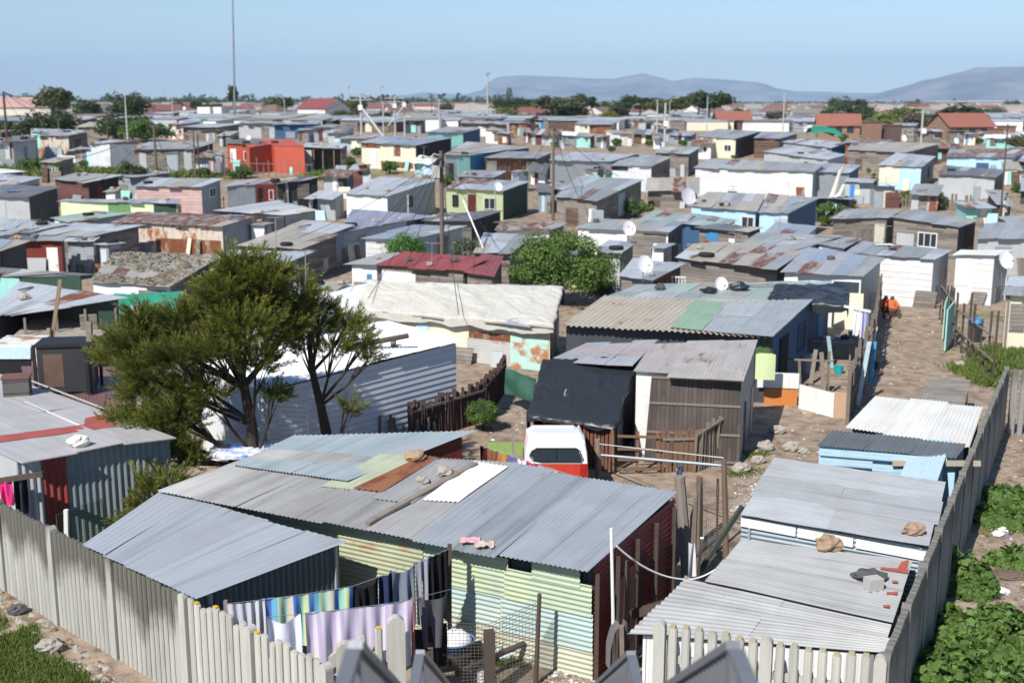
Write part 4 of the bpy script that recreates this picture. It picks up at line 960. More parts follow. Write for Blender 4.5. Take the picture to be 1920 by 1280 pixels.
# beige / green / grey roofed blue house
bh, cbh = shack('house with beige, green and grey roof sheets, dark blue side with a door', (1053, 609, 1447, 632, 1522, 565, 1132, 556), 2.25, 2.5, walls='dk bl gw', over=(.06, .35, .1), real=True, rmat=sheet_mat((.44, .39, .31), .28, .12, .3, bump=0, metal=0), amp=.03, pitch=.2,
  feats=[('panel', 'f', .18, .5, .2, 1.5, plain_mat((.25, .27, .28), .2, .3)), ('panel', 'f', .55, .62, .1, 1.7, 'rr'), ('panel', 'f', .63, .72, .1, 1.6, 'w'), ('panel', 'f', .86, .99, 1.4, 1.95, plain_mat((.06, .12, .04), .1, .2)),
         ('door', 'r', .18, .4, DARK, 1.9), ('win', 'r', .7, .92, .9, 1.9, WALL['bl'])])
GRS = sheet_mat((.26, .38, .27), .06, .12, .25, bump=0, metal=0)
sheet_on_roof(bh, cbh, (1257, 616, 1316, 622, 1366, 570, 1304, 566), GRS, 'green roof sheet', lift=.06)
sheet_on_roof(bh, cbh, (1312, 622, 1449, 634, 1524, 565, 1362, 570), sheet_mat((.40, .43, .44), .1, .15, .35, bump=0, lines=.2), 'pale grey roof sheets', lift=.055)
rb, crb = shack('low roofs with litter between the fawn roof and the blue house', (1128, 560, 1520, 566, 1560, 528, 1190, 536), 2.2, 2.35, 'gn', 'gw bl gw', over=.08, jag=.3)
tq = [P(1440, 566, 2.45), P(1588, 572, 2.45), P(1592, 532, 2.5), P(1455, 535, 2.5)]
drape('crumpled black plastic sheet sagging from the roof edge over the yard', tq, TARPB, .0, (.35, .6, .05, .1), .16, seed=12, ragged=.6)
for px, py, pz in ((1450, 640, 2.3), (1585, 640, 2.35)):
    pass
# heaps of dark plastic on roof
for i, (x, y, sx) in enumerate(((1385, 545, .9), (1330, 550, .6))):
    p = on_plane(x, y, crb, .02); rock(['crumpled black plastic heaped on the low littered roof', 'smaller grey plastic bundle on the low littered roof'][i], p, .32 * sx + .08, TARPB, i, flat=.5, name='plastic_heap', cat='plastic')

# ------------------------------------------------------------------ yards with sticks and rails
def stick_fence(label, pts, h0, h1, mat, gap=.16, w_=.07, th=.03, jit=.12, rails=(.3, .75), name='stick_fence', lean=.04, post_mat=None):
    rnd = random.Random(label); root = thing(name, label, 'fence', pts[0]); m = MB(); r_ = MB()
    for a, b in zip(pts, pts[1:]):
        d = Vector((b.x - a.x, b.y - a.y, 0)); L = d.length; e = d / L; n = Vector((e.y, -e.x, 0)); k = max(1, int(L / gap))
        for i in range(k + 1):
            p = a + e * min(L, (i + rnd.uniform(-.2, .2)) * L / k); p.z = ground(p.x, p.y) - .1; h = (h0 + (h1 - h0) * i / k) * (1 + rnd.uniform(-jit, jit))
            q_ = MB() if gap >= .5 else m; q_.beam(p, p + Vector((e.x * rnd.gauss(0, lean), e.y * rnd.gauss(0, lean), h + .1)), w_ * rnd.uniform(.7, 1.2), th, sh=rnd.random())
            if gap >= .5: q_.build('stake', mat, root)
        for f in rails:
            A, B = a + n * .045, b + n * .045; A.z = ground(A.x, A.y) + h0 * f; B.z = ground(B.x, B.y) + h1 * f
            r_.beam(A, B, .04, .06)
    if m.f: m.build('palings', mat, root)
    r_.build('rail', post_mat or WOODP, root); return root
STK = plain_mat((.20, .165, .135), .35, .4, rough=.95, streak=.5)
stick_fence('dark reddish fence of old boards between the ribbed shed and the bush yard', [P(770, 838), P(905, 790), P(945, 735)], 1.2, 1.15, plain_mat((.085, .05, .045), .4, .4, rough=.95), .13, .12, rails=(.85,))
stick_fence('short broken fence of pale stakes at the foot of the ribbed shed', [P(715, 842), P(820, 830)], .9, .8, STK, .22, .09, jit=.3, rails=(.4,))
stick_fence('brown pallet gate beside the truck', [P(1156, 888), P(1236, 887)], 1.15, 1.1, plain_mat((.21, .12, .07), .3, .3), .5, .1, rails=(.12, .35, .6, .9), jit=.03, post_mat=plain_mat((.21, .125, .07), .3, .3))
stick_fence('brown upright board fence right of the pallet gate', [P(1240, 886), P(1302, 884)], 1.15, 1.15, plain_mat((.18, .105, .065), .35, .3), .12, .115, rails=(.8,), jit=.04)
stick_fence('grey leaning pole fence rising towards the grey shack corner', [P(1302, 886), P(1392, 850)], 1.1, 1.5, STK, .12, .1, rails=(.93,), jit=.06)
stick_fence('row of thin sticks in front of the pink shack', [P(252, 402), P(420, 398)], 1.2, 1.2, WOODD, .5, .05, rails=(.8,), jit=.3)
stick_fence('tangled stick fence before the red shack and orange container', [P(425, 335), P(585, 332)], 1.8, 1.4, STK, .55, .07, jit=.35, rails=(.3, .8))
stick_fence('patched board fence below the grey fronted ragged shack', [P(1640, 385), P(1745, 392), P(1850, 400)], 1.3, 1.2, STK, .3, .22, jit=.25, rails=(.5,))
stick_fence('old rail and stick fence along the lane side of the blue house yard', [P(1588, 795), P(1632, 700), P(1648, 600)], 1.7, 1.9, STK, .24, .09, jit=.3, rails=(.45, .9))
stick_fence('rail fence of grey poles across the front of the blue house yard', [P(1445, 722), P(1560, 742)], 1.1, 1.4, STK, .8, .1, jit=.2, rails=(.1, .85))
stick_fence('tall wire and stick fence on the right side of the lane', [P(1762, 600), P(1790, 650), P(1860, 720)], 2.2, 2.3, WOODD, 1.0, .08, jit=.15, rails=(.35, .7))
def board(label, q, mat, name='board', cat='board', th=.02):
    a, b, z0a, z1 = q
    m = MB(); A, B = P(*a), P(*b); e = (B - A); n = Vector((e.y, -e.x, 0)).normalized() * th
    m.hexa([A + Vector((0, 0, z0a)), B + Vector((0, 0, z0a)), B - n + Vector((0, 0, z0a)), A - n + Vector((0, 0, z0a)), A + Vector((0, 0, z1)), B + Vector((0, 0, z1)), B - n + Vector((0, 0, z1)), A - n + Vector((0, 0, z1))])
    return tag(m.build(name, mat), label, cat)
board('white upper fence board beside the lime sheet', ((1418, 757), (1496, 760), .55, 1.05), plain_mat((.70, .70, .68), .1, .2))
board('orange fence board under the white one at the lane yard', ((1432, 758), (1494, 761), .0, .53), plain_mat((.52, .19, .05), .15, .2))
board('white fence board with blue marks and a brown torn corner', ((1497, 765), (1562, 783), .0, .78), plain_mat((.70, .69, .66), .12, .25))
board('tan plywood board at the corner of the lane yard fence', ((1558, 782), (1588, 785), .0, .82), plain_mat((.44, .30, .20), .15, .2))
board('grey side board of the lane yard fence corner', ((1589, 786), (1612, 735), .0, 1.0), plain_mat((.16, .16, .17), .2, .3))
A, B = P(1413, 768), P(1450, 770); m = MB(); m.grid(lambda s, t: A + (B - A) * s + Vector((0, 0, 1.0 + .85 * t - .12 * max(0, abs(s - .5) * 2 - .6) * (1 if t > .8 else 0))) + Vector((0, -.06 * sin(s * pi), 0)), 10, 8, (.6, .9))
tag(m.build('plastic_sheet', plain_mat((.55, .66, .35), .05, .1, streak=.05)), 'lime yellow sheet hung on the yard rail beside the dark blue wall', 'sheet')
cloth('white shirt hanging from the white pole above the lane yard', PY(1601, 578, 41), PY(1612, 579, 41), .95, cloth_mat((.72, .72, .75)), 1, .04, name='shirt')
cloth('blue and white striped shirt hanging beside the white one above the lane yard', PY(1614, 580, 41), PY(1629, 582, 41), 1.0, cloth_mat((.5, .52, .68), ((.62, .62, .7), (.16, .18, .42)), .07), 1, .04, name='shirt')
beam_thing('pole', 'white pole carrying two shirts above the lane yard', 'pole', PY(1583, 574, 41), PY(1632, 584, 41), .09, .09, FRAMEW)
board('pale blue gate leaf standing at the right side of the lane', ((1772, 662), (1786, 640), .1, 1.7), plain_mat((.36, .60, .52), .1, .2), 'gate', 'gate', .05)
board('mint painted door panel along the lane fence', ((1768, 640), (1778, 600), .1, 1.5), plain_mat((.40, .62, .52), .1, .2), 'door_panel', 'panel', .04)
bk = thing('barrel', 'dark barrel with a bright blue lid on the grass beside the lane', 'barrel', P(1827, 640))
p = P(1827, 640); m = MB(); m.tube([p, p + Vector((0, 0, .8))], [.28, .3], 12); m.build('body', plain_mat((.03, .035, .04), .1, .2, rough=.5), bk)
m = MB(); m.tube([p + Vector((0, 0, .8)), p + Vector((0, 0, .95))], [.33, .26], 12); m.build('lid', plain_mat((.02, .22, .48), .05, .1, rough=.4), bk)
def seated(label, px, py, col):
    p = P(px, py); bm = bpy.data.meshes.new('person'); sk = [(0, 0, .28), (0, .03, .52), (0, .02, .74), (0, 0, .82), (0, -.02, .98), (.17, .02, .7), (.26, -.12, .5), (.18, -.3, .42), (-.17, .02, .7), (-.26, -.12, .5), (-.18, -.3, .42),
          (.12, -.1, .28), (.2, -.42, .42), (.2, -.46, .08), (-.12, -.1, .28), (-.2, -.42, .42), (-.2, -.46, .08), (.2, -.6, .05), (-.2, -.6, .05)]
    ed = [(0, 1), (1, 2), (2, 3), (3, 4), (2, 5), (5, 6), (6, 7), (2, 8), (8, 9), (9, 10), (0, 11), (11, 12), (12, 13), (0, 14), (14, 15), (15, 16), (13, 17), (16, 18)]
    bm.from_pydata(sk, ed, []); o = bpy.data.objects.new('person', bm); COL.objects.link(o); o.location = p - Vector((0, 0, .03))
    md = o.modifiers.new('skin', 'SKIN'); rad = [.17, .16, .15, .07, .12, .07, .05, .045, .07, .05, .045, .11, .08, .06, .11, .08, .06, .05, .05]
    for i, v in enumerate(bm.skin_vertices[0].data): v.radius = (rad[i], rad[i]); v.use_root = i == 0
    o.modifiers.new('sub', 'SUBSURF').levels = 2; o.modifiers['sub'].render_levels = 2
    bm.materials.append(plain_mat((.10, .055, .035), .05, .1))
    t = MB(); t.tube([p + Vector((0, 0, .22)), p + Vector((0, .03, .45)), p + Vector((0, .03, .72)), p + Vector((0, 0, .79))], [.21, .2, .2, .1], 12)
    for s in (1, -1): t.tube([p + Vector((s * .12, .03, .7)), p + Vector((s * .27, -.1, .5)), p + Vector((s * .24, -.18, .46))], [.1, .08, .07], 8)
    c = t.build('jacket', cloth_mat(col)); c.parent = o; c.location = c.location - o.location
    return tag(o, label, 'person')
bucket_ = lambda l, px, py, c, r_=.18, h_=.26, nm='bucket': (lambda p: (lambda m: (m.tube([p, p + Vector((0, 0, h_)), p + Vector((0, 0, h_ + .02))], [r_ * .8, r_, r_ * 1.08], 14), tag(m.build(nm, plain_mat(c, .05, .1, rough=.4)), l, nm)))(MB()))(P(px, py))
bucket_('purple tub standing in the lane yard below the black plastic', 1578, 640, (.28, .05, .28), .28, .2, 'tub'); bucket_('teal bucket at the foot of the lane yard rails', 1572, 700, (.02, .35, .38)); bucket_('grey bin beside the dark blue wall in the lane yard', 1508, 700, (.25, .26, .27), .3, .7, 'bin')
bucket_('small light blue bucket under the shirts of the lane yard', 1598, 632, (.15, .45, .6)); bucket_('black bucket at the open yard side of the lane fence', 1640, 690, (.02, .02, .02))
for i_, (xa, ya, xb, yb, c_, l_) in enumerate(((1560, 690, 1553, 630, (.30, .42, .46), 'pale blue upright board inside the lane yard'), (1608, 760, 1630, 640, (.42, .55, .60), 'long pale blue plank leaning on the lane fence'), (1625, 700, 1642, 612, (.55, .55, .52), 'whitish plank leaning high on the lane fence'), (1632, 720, 1640, 640, (.06, .25, .45), 'blue plank propped by the lane fence'), (1520, 720, 1530, 655, (.2, .17, .14), 'brown stake in the middle of the lane yard'), (1545, 745, 1540, 660, (.2, .17, .14), 'tall brown stake behind the white fence board'))):
    A_ = P(xa, ya); beam_thing('plank', l_, 'plank', A_, PY(xb, yb, A_.y + .4), .14, .03, plain_mat(c_, .2, .3))
tbp = P(1560, 672); tbl_ = thing('table', 'grey cluttered table in the lane yard', 'table', tbp); m = MB(); m.box(tbp + Vector((0, 0, .72)), (1.5, .8, .05), -.3); m.build('tabletop', plain_mat((.28, .28, .28), .2, .3), tbl_)
for sx, sy in ((-.65, -.3), (.65, -.3), (.65, .3), (-.65, .3)):
    m = MB(); q_ = Matrix.Rotation(-.3, 3, 'Z') @ Vector((sx, sy, 0)); m.box(tbp + q_ + Vector((0, 0, .345)), (.06, .06, .69), -.3); m.build('leg', WOODP, tbl_)
rock('pile of pink and white cloths on the lane yard table', tbp + Vector((-.2, 0, .75)), .2, plain_mat((.6, .5, .52), .1, .2), 71, flat=.5, name='cloth_pile', cat='laundry'); rock('dark bundle on the lane yard table', tbp + Vector((.45, .05, .75)), .16, TARPB, 72, flat=.6, name='bundle', cat='bundle')
seated('person in a red-orange top sitting on the sand beside the tall grey shack wall', 1659, 592, (.58, .09, .03))
seated('person in an orange jacket sitting next to the one in red-orange on the lane', 1671, 593, (.62, .16, .06))

# ------------------------------------------------------------------ truck behind the patched shack
def truck():
    Yr = 27.0; cx = (1044 - 960) / F_PX * (Yr * CP + 7 * SP) ; r = thing('pickup_truck', 'red pickup truck with a white canopy parked between the patched shack and the brown slats', 'pickup truck', (cx, Yr, 0))
    W2 = .74; red = plain_mat((.50, .055, .03), .05, .15, rough=.3, spec=.5); wh = plain_mat((.78, .78, .77), .04, .12, rough=.4, second=None); blk = plain_mat((.015, .015, .016), .05, .1, rough=.6)
    def loft(m, secs):
        rings = [[Vector((cx + x, Yr + y * .72, z)) for x, z in pr] for y, pr in secs]
        for a, b in zip(rings, rings[1:]):
            k = len(a)
            for i in range(k): m.face([a[i], b[i], b[(i + 1) % k], a[(i + 1) % k]])
        m.face(rings[0]); m.face(rings[-1][::-1])
    m = MB(); pr = lambda w_, z0, z1: [(-w_, z0), (w_, z0), (w_ * 1.02, (z0 + z1) / 2), (w_, z1), (-w_, z1), (-w_ * 1.02, (z0 + z1) / 2)]
    loft(m, [(0, pr(W2, .45, 1.0)), (.06, pr(W2 + .02, .42, 1.02)), (2.5, pr(W2 + .02, .42, 1.02)), (4.0, pr(W2, .42, 1.02)), (4.25, pr(W2 - .06, .5, .9))]); m.build('body', red, r)
    def cp(w_, tp, z0, z1): return [(-w_, z0), (w_, z0), (w_ - .02, z0 + .25), (tp, z1 - .05), (tp - .08, z1), (-tp + .08, z1), (-tp, z1 - .05), (-w_ + .02, z0 + .25)]
    m = MB(); loft(m, [(.0, cp(W2, W2 - .09, 1.025, 1.56)), (.05, cp(W2 + .02, W2 - .06, 1.023, 1.63)), (.6, cp(W2 + .02, W2 - .06, 1.023, 1.66)), (1.75, cp(W2 + .02, W2 - .08, 1.023, 1.55)), (1.85, cp(W2, W2 - .1, 1.023, 1.45))]); can = m.build('canopy', wh, r)
    m = MB(); loft(m, [(1.9, cp(W2 - .02, W2 - .14, 1.03, 1.42)), (3.0, cp(W2 - .02, W2 - .14, 1.03, 1.38)), (3.5, cp(W2 - .04, W2 - .06, 1.05, 1.12))]); m.build('cab', wh, r)
    ow = [(-.62, 1.23), (-.54, 1.12), (-.34, 1.085), (.58, 1.085), (.62, 1.13), (.53, 1.35), (.45, 1.40), (-.45, 1.40), (-.56, 1.34)]
    m = MB()
    f = [Vector((cx + x, Yr - .012, z)) for x, z in ow]; b = [p + Vector((0, .03, 0)) for p in f]; m.face(f)
    for i in range(len(f)): m.face([f[i], b[i], b[(i + 1) % len(f)], f[(i + 1) % len(f)]])
    w_ = m.build('rear_window', GLASS, r, parent=can)
    m = MB(); m.tube([Vector((cx + x * 1.04, Yr - .015, (z - 1.24) * 1.08 + 1.24)) for x, z in ow + ow[:1]], .014, 5); m.box((cx, Yr - .016, 1.24), (.02, .02, .3)); m.build('window_rubber', blk, r, parent=can)
    m = MB(); m.box((cx, Yr - .1, .5), (1.5, .12, .14)); m.build('bumper', STEEL, r)
    for s in (-1, 1):
        m = MB(); m.box((cx + s * .64, Yr - .018, .86), (.14, .03, .3)); m.build('tail_light', plain_mat((.35, .02, .015), 0, .1, rough=.25), r)
        for y in (.75, 3.5):
            m = MB(); c = Vector((cx + s * .68, Yr + y * .72, .33)); m.tube([c - Vector((.1, 0, 0)), c + Vector((.1, 0, 0))], .33, 16); wl = m.build('wheel', blk, r)
            m = MB(); m.tube([c - Vector((.105, 0, 0)), c + Vector((.105, 0, 0))], .18, 12); m.build('rim', STEEL, r, parent=wl)
    return r
truck()
# parked white car far left, orange container
def far_car(label, px, py, mat, ry):
    p = P(px, py); r = thing('parked_car', label, 'car', p); c, s = cos(ry), sin(ry); T = lambda x, y, z: p + Vector((x * c - y * s, x * s + y * c, z))
    def loft(m, secs):
        R_ = [[T(x, yy, z) for yy, z in ((-w_, z0), (w_, z0), (w_, z1), (-w_, z1))] for x, w_, z0, z1 in secs]
        for a, b in zip(R_, R_[1:]):
            for i in range(4): m.face([a[i], a[(i + 1) % 4], b[(i + 1) % 4], b[i]])
        m.face(R_[0][::-1]); m.face(R_[-1])
    m = MB(); loft(m, [(-2.1, .75, .35, .8), (-2, .82, .3, .95), (-.9, .84, .25, .95), (1, .84, .25, .92), (2, .8, .3, .8), (2.15, .72, .35, .65)]); m.build('body', mat, r)
    m = MB(); loft(m, [(-1.5, .74, .93, .96), (-1.0, .66, .93, 1.42), (.3, .66, .92, 1.44), (1.0, .76, .91, .95)]); m.build('cabin', GLASS, r)
    m = MB(); loft(m, [(-1.0, .62, 1.425, 1.46), (.3, .62, 1.445, 1.48)]); m.build('roof', mat, r)
    for x in (-1.3, 1.3):
        for y in (-.78, .78): m = MB(); m.tube([T(x, y - .1, .3), T(x, y + .1, .3)], .3, 12); m.build('wheel', plain_mat((.015, .015, .016), .05, .1, rough=.6), r)
far_car('white car parked between the rust-streaked shack and the white corrugated shack', 152, 309, plain_mat((.78, .78, .78), 0, .05, rough=.25, spec=.5, streak=0), .25)
W_ = [P(468, 274, 2.6), P(517, 270, 2.6), P(569, 273, 2.6)]
ct_, _ = shack('orange-red ribbed shipping container standing askew on the rise', (514, 273, 571, 275, 545, 262, 490, 262), 2.6, 2.6, 'or', 'or or or', over=.02, name='shipping_container', cat='container', rmat=WALL['or'], jag=.0)
ct2, _ = shack('second orange-red container end angled against the first', (467, 277, 512, 271, 500, 262, 455, 266), 2.55, 2.6, 'or', 'or or or', over=.02, name='shipping_container', cat='container', rmat=WALL['or'], jag=.0)
def outhouse(label, px, wx, top, base, m1, m2, dw=.35):
    b = P(px, base); z = 2.0; sc = (base - top) / F_PX * (b.y * CP + 7 * SP); w_ = wx / F_PX * b.y; r = thing('outhouse', label, 'outhouse', b)
    m = MB(); m.box(b + Vector((w_ / 2, .6, sc / 2 - .05)), (w_, 1.1, sc), .0); m.build('body', m1, r)
    m = MB(); m.hexa([b + Vector(q) for q in ((-.06, -.05, sc - .04), (w_ + .06, -.05, sc - .04), (w_ + .06, 1.25, sc + .02), (-.06, 1.25, sc + .02), (-.06, -.05, sc), (w_ + .06, -.05, sc), (w_ + .06, 1.25, sc + .06), (-.06, 1.25, sc + .06))]); m.build('roof', ROOF['gm'], r)
    m = MB(); m.box(b + Vector((w_ / 2, .03, sc * .45)), (w_ * .8, .04, sc * .85)); m.build('door', m2, r)
outhouse('narrow tin outhouse before the wide grey plank shack', 312, 24, 287, 328, WALL['gc'], plain_mat((.33, .38, .40), .1, .2))
outhouse('grey concrete outhouse left of the tangled stick fence', 387, 30, 291, 331, WALL['gp'], plain_mat((.22, .22, .22), .1, .2))
outhouse('white outhouse with a dark blue side in the far field', 356, 18, 228, 250, WALL['w'], WALL['w'])
outhouse('bright green outhouse next to the white one in the far field', 377, 9, 224, 246, plain_mat((.03, .30, .10), .05, .1), plain_mat((.03, .30, .10), .05, .1))
# stuff beside the left shack
p = P(96, 712, 0); cg_ = thing('cage', 'black wire-sided crate standing behind the roof with the red stripe', 'crate', p)
pc = on_plane(128, 722, c5, 0)
m = MB(); cc = PY(128, 685, pc.y + 1.2); hw, hd, hh = .68, .5, .62
m.box(cc, (hw * 2, hd * 2, hh * 2), .15); m.build('body', plain_mat((.035, .036, .038), .2, .3, rough=.7), cg_)
m = MB()
for sx in (-1, 1):
    for sy in (-1, 1): m.box(cc + Vector((sx * (hw + .02), sy * (hd + .02), 0)), (.08, .08, hh * 2 + .1), .15)
m.box(cc + Vector((0, 0, hh + .04)), (hw * 2.15, hd * 2.2, .08), .15); m.build('frame', plain_mat((.02, .02, .022), .1, .2, rough=.6), cg_)
m = MB(); m.box(cc + Vector((-.2, -hd - .02, -.02)), (.5, .04, .9), .15); m.build('front_opening', plain_mat((.14, .09, .065), .4, .4, scale=3), cg_)
m = MB(); m.hexa([Vector((cc.x + x, cc.y + y, z)) for x, y, z in ((-.6, -.4, 0), (.6, -.4, 0), (.6, .4, 0), (-.6, .4, 0), (-.6, -.4, cc.z - hh - .01), (.6, -.4, cc.z - hh - .01), (.6, .4, cc.z - hh - .01), (-.6, .4, cc.z - hh - .01))]); m.build('stand', WOODD, cg_)
beam_thing('post', 'grey wooden post rising behind the shack with the red stripe', 'post', (PY(167, 735, 31.2).x, 31.2, -.1), PY(167, 603, 31.2), .14, .14, WOODP)
beam_thing('plank', 'long brown plank leaning up beside the black-fronted shack', 'plank', PY(96, 648, 38), PY(113, 524, 38.3), .12, .05, plain_mat((.22, .16, .11), .2, .3))
beam_thing('plank', 'shorter brown plank leaning beside the long one', 'plank', PY(86, 650, 37.8), PY(92, 615, 38), .14, .05, plain_mat((.24, .18, .12), .2, .3))
tcab = PY(40, 668, 36.5); tr_ = thing('wrecked_cab', 'rusting white cab of an old lorry lying behind the red-striped roof', 'truck cab', (tcab.x, tcab.y, 0))
m = MB(); m.hexa([Vector((tcab.x + x, tcab.y + y, z)) for x, y, z in ((-.8, -.6, .02), (.8, -.6, .02), (.8, .7, .02), (-.8, .7, .02), (-.7, -.45, 2.1), (.7, -.45, 2.1), (.7, .7, 2.15), (-.7, .7, 2.15))]); m.build('body', plain_mat((.62, .62, .58), .2, .35, second=(.32, .2, .12)), tr_)
m = MB(); m.hexa([Vector((tcab.x + x, tcab.y + y, z)) for x, y, z in ((-.62, -.60, 1.0), (.5, -.60, 1.0), (.5, -.5, 1.0), (-.62, -.5, 1.0), (-.58, -.51, 1.6), (.5, -.51, 1.6), (.5, -.4, 1.6), (-.58, -.4, 1.6))]); m.build('windscreen', DARK, tr_)
m = MB(); m.hexa([Vector((tcab.x + x, tcab.y + y, z)) for x, y, z in ((-.64, -.575, 1.64), (.52, -.575, 1.64), (.52, -.5, 1.64), (-.64, -.5, 1.64), (-.62, -.51, 2.0), (.52, -.51, 2.0), (.52, -.4, 2.0), (-.62, -.4, 2.0))]); m.build('sun_visor', plain_mat((.45, .58, .62), .15, .3), tr_)
shack('low dark red-brown roof behind the black crate', (60, 745, 240, 770, 262, 690, 40, 690), 1.75, 1.75, walls='dk dk dk', rmat=sheet_mat((.17, .09, .085), .1, .25, .3, metal=0))
shack('pale cluttered lean-to under the black-fronted shack', (-20, 668, 130, 672, 230, 600, 60, 600), 1.3, 1.5, 'be', 'w gw w')
cloth('green shade net stretched along the yard behind the conifer', PY(205, 552, 48), PY(345, 545, 47), 1.3, plain_mat((.03, .28, .20), .2, .3), 2, .06, name='shade_net', cat='net')
# pole with a log resting across it in front of the ribbed shed
post('grey wooden post propped before the ribbed shed wall', 737, 632, 745, 815, .2, WOODP, round_=True)
beam_thing('log', 'dark log lying across the top of the post before the ribbed shed', 'log', PY(640, 653, 32.7), PY(766, 629, 32.7), .17, .17, WOODD, rnd_=True)
beam_thing('plank', 'plank propped against the post of the ribbed shed', 'plank', P(762, 812), PY(743, 700, 33.2), .09, .05, WOODP)
beam_thing('plank', 'tilted pale stake sticking out of the dark board fence', 'plank', P(840, 795), PY(825, 694, 34.5), .12, .06, plain_mat((.36, .30, .23), .2, .3))
post('short round post left of the log post', 713, 736, 715, 800, .13, WOODP, round_=True)
net = [PY(948, 690, 36.5), PY(1003, 710, 35), PY(996, 752, 34.6), PY(945, 738, 36.2)]
m = MB(); m.grid(lambda s, t: bil([net[3], net[2], net[1], net[0]], s, t) + Vector((.05 * sin(s * 8), .1 * sin(t * 6 + s * 4), 0)), 16, 8, (2, 1)); tag(m.build('shade_net', plain_mat((.035, .10, .07), .25, .3), smooth=True), 'dark green net sheet tied across the yard corner by the black tarpaulin', 'net')
m = MB(); p = P(826, 842); m.grid(lambda a, b: p + Vector((.28 * cos(a * 2 * pi) * cos(b * pi / 2), .28 * sin(a * 2 * pi) * cos(b * pi / 2), .3 + .22 * sin(b * pi / 2))), 14, 5)
tag(m.build('basin', plain_mat((.25, .52, .70), .05, .1, rough=.35)), 'upturned light blue basin on a plank at the bush yard', 'basin')
beam_thing('plank', 'weathered plank bench carrying the upturned light blue basin', 'plank', P(780, 843, .27), P(880, 850, .27), .22, .05, WOODP)
dr = thing('steel_drum', 'rusty red drum at the foot of the ribbed shed', 'drum', P(737, 805)); p = P(737, 805); m = MB(); m.tube([p, p + Vector((0, 0, .8))], .26, 14); m.build('body', plain_mat((.22, .05, .03), .2, .3, second=(.15, .06, .04)), dr)
m = MB(); m.tube([p + Vector((0, 0, .78)), p + Vector((0, 0, .83))], .28, 14); m.build('rim', RUSTM, dr)
board('green corrugated sheet lying behind the truck', ((915, 852), (985, 852), .0, .35), plain_mat((.24, .36, .12), .2, .25))
# ------------------------------------------------------------------ vegetation
BARK = plain_mat((.05, .04, .032), .3, .4, rough=.95, scale=3, grain=.5)
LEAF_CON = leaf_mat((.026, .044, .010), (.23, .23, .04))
LEAF_BR = leaf_mat((.04, .085, .018), (.14, .23, .045))
LEAF_RND = leaf_mat((.05, .13, .02), (.10, .21, .035))
LEAF_GREY = leaf_mat((.07, .09, .055), (.15, .18, .12))
LEAF_DK = leaf_mat((.02, .035, .014), (.06, .085, .03))
LEAF_OL = leaf_mat((.05, .06, .025), (.12, .13, .055))
LEAF_YG = leaf_mat((.08, .11, .025), (.19, .22, .06))
LEAF_WEED = leaf_mat((.028, .06, .014), (.13, .22, .045))
GRASS = leaf_mat((.06, .10, .02), (.17, .21, .05))
def leaf(m, p, u, v, wd, ln, sh):
    """Pointed leaf: u along, v across."""
    m.face([p, p + u * ln * .5 + v * wd * .5, p + u * ln, p + u * ln * .5 - v * wd * .5], [(0, 0)] * 4, sh)
def rv(rnd): 
    while True:
        v = Vector((rnd.uniform(-1, 1), rnd.uniform(-1, 1), rnd.uniform(-1, 1)))
        if .05 < v.length < 1: return v.normalized()
def crown_blobs(m, cen, rad, nb, nl, ls, rnd, br=.42, flat=.8, top=.35):
    """Leaf clumps spread through an ellipsoid: many small leaves on lumps of unequal size with gaps between them."""
    for _ in range(nb):
        d = rv(rnd); k = rnd.uniform(.45, .92)
        if d.z < -.4: d.z *= .4
        c = Vector(cen) + Vector((d.x * rad[0], d.y * rad[1], d.z * rad[2])) * k
        r = br * min(rad) * rnd.uniform(.55, 1.25); tone = rnd.random() * .45
        for _ in range(nl):
            q = rv(rnd); p = c + Vector((q.x, q.y, q.z * flat)) * r * rnd.uniform(.55, 1.05)
            nrm = (q + rv(rnd) * .7 + Vector((0, 0, top))).normalized(); u = nrm.cross(rv(rnd)).normalized(); v = nrm.cross(u)
            leaf(m, p, u, v, ls * rnd.uniform(.5, .9), ls * rnd.uniform(.8, 1.4), min(1, max(0, tone + .55 * rnd.random())))
def limb(m, a, d, L, r0, rnd, n=5, bend=.25, up=.1):
    pts = [Vector(a)]; d = Vector(d).normalized()
    for i in range(n):
        d = (d + rv(rnd) * bend * .6 + Vector((0, 0, up))).normalized(); pts.append(pts[-1] + d * L / n)
    m.tube(pts, [r0 * (1 - .8 * i / n) for i in range(n + 1)], 6); return pts, d
def broad_tree(label, base, h, rad, leaf_m, nb=60, nl=90, ls=.12, cz=None, seed=1, name='tree', cat='tree', br=.42, group=None, trunk_r=.1, top=.35):
    rnd = random.Random(seed); base = Vector(base); r = thing(name, label, cat, base, group); t = MB()
    cz = cz if cz is not None else h - rad[2]; c = base + Vector((0, 0, cz))
    t.tube([base - Vector((0, 0, .1)), base + Vector((.05, 0, cz * .5)), c], [trunk_r, trunk_r * .8, trunk_r * .5], 7)
    for k in range(7):
        a = k * 2 * pi / 7 + rnd.random(); d = Vector((cos(a) * rad[0], sin(a) * rad[1], rad[2] * rnd.uniform(.2, .9)))
        limb(t, base + Vector((0, 0, cz * rnd.uniform(.3, .8))), d, d.length * .8, trunk_r * .45, rnd)
    t.build('trunk', BARK, r); m = MB(); crown_blobs(m, c, rad, nb, nl, ls, rnd, br, top=top); m.build('crown', leaf_m, r); return r
def spray(m, p, d, L, rnd, tone):
    """Feathery conifer twig: needles standing off a short axis."""
    d = d.normalized()
    for i in range(8):
        f = i / 7; q = p + d * L * f
        for _ in range(5):
            u = (d * 1.0 + rv(rnd) * .62).normalized(); v = u.cross(rv(rnd)).normalized()
            leaf(m, q, u, v, .017, L * rnd.uniform(.3, .62) * (1 - .4 * f), min(1, max(0, tone + .25 * f + rnd.uniform(-.1, .2))))
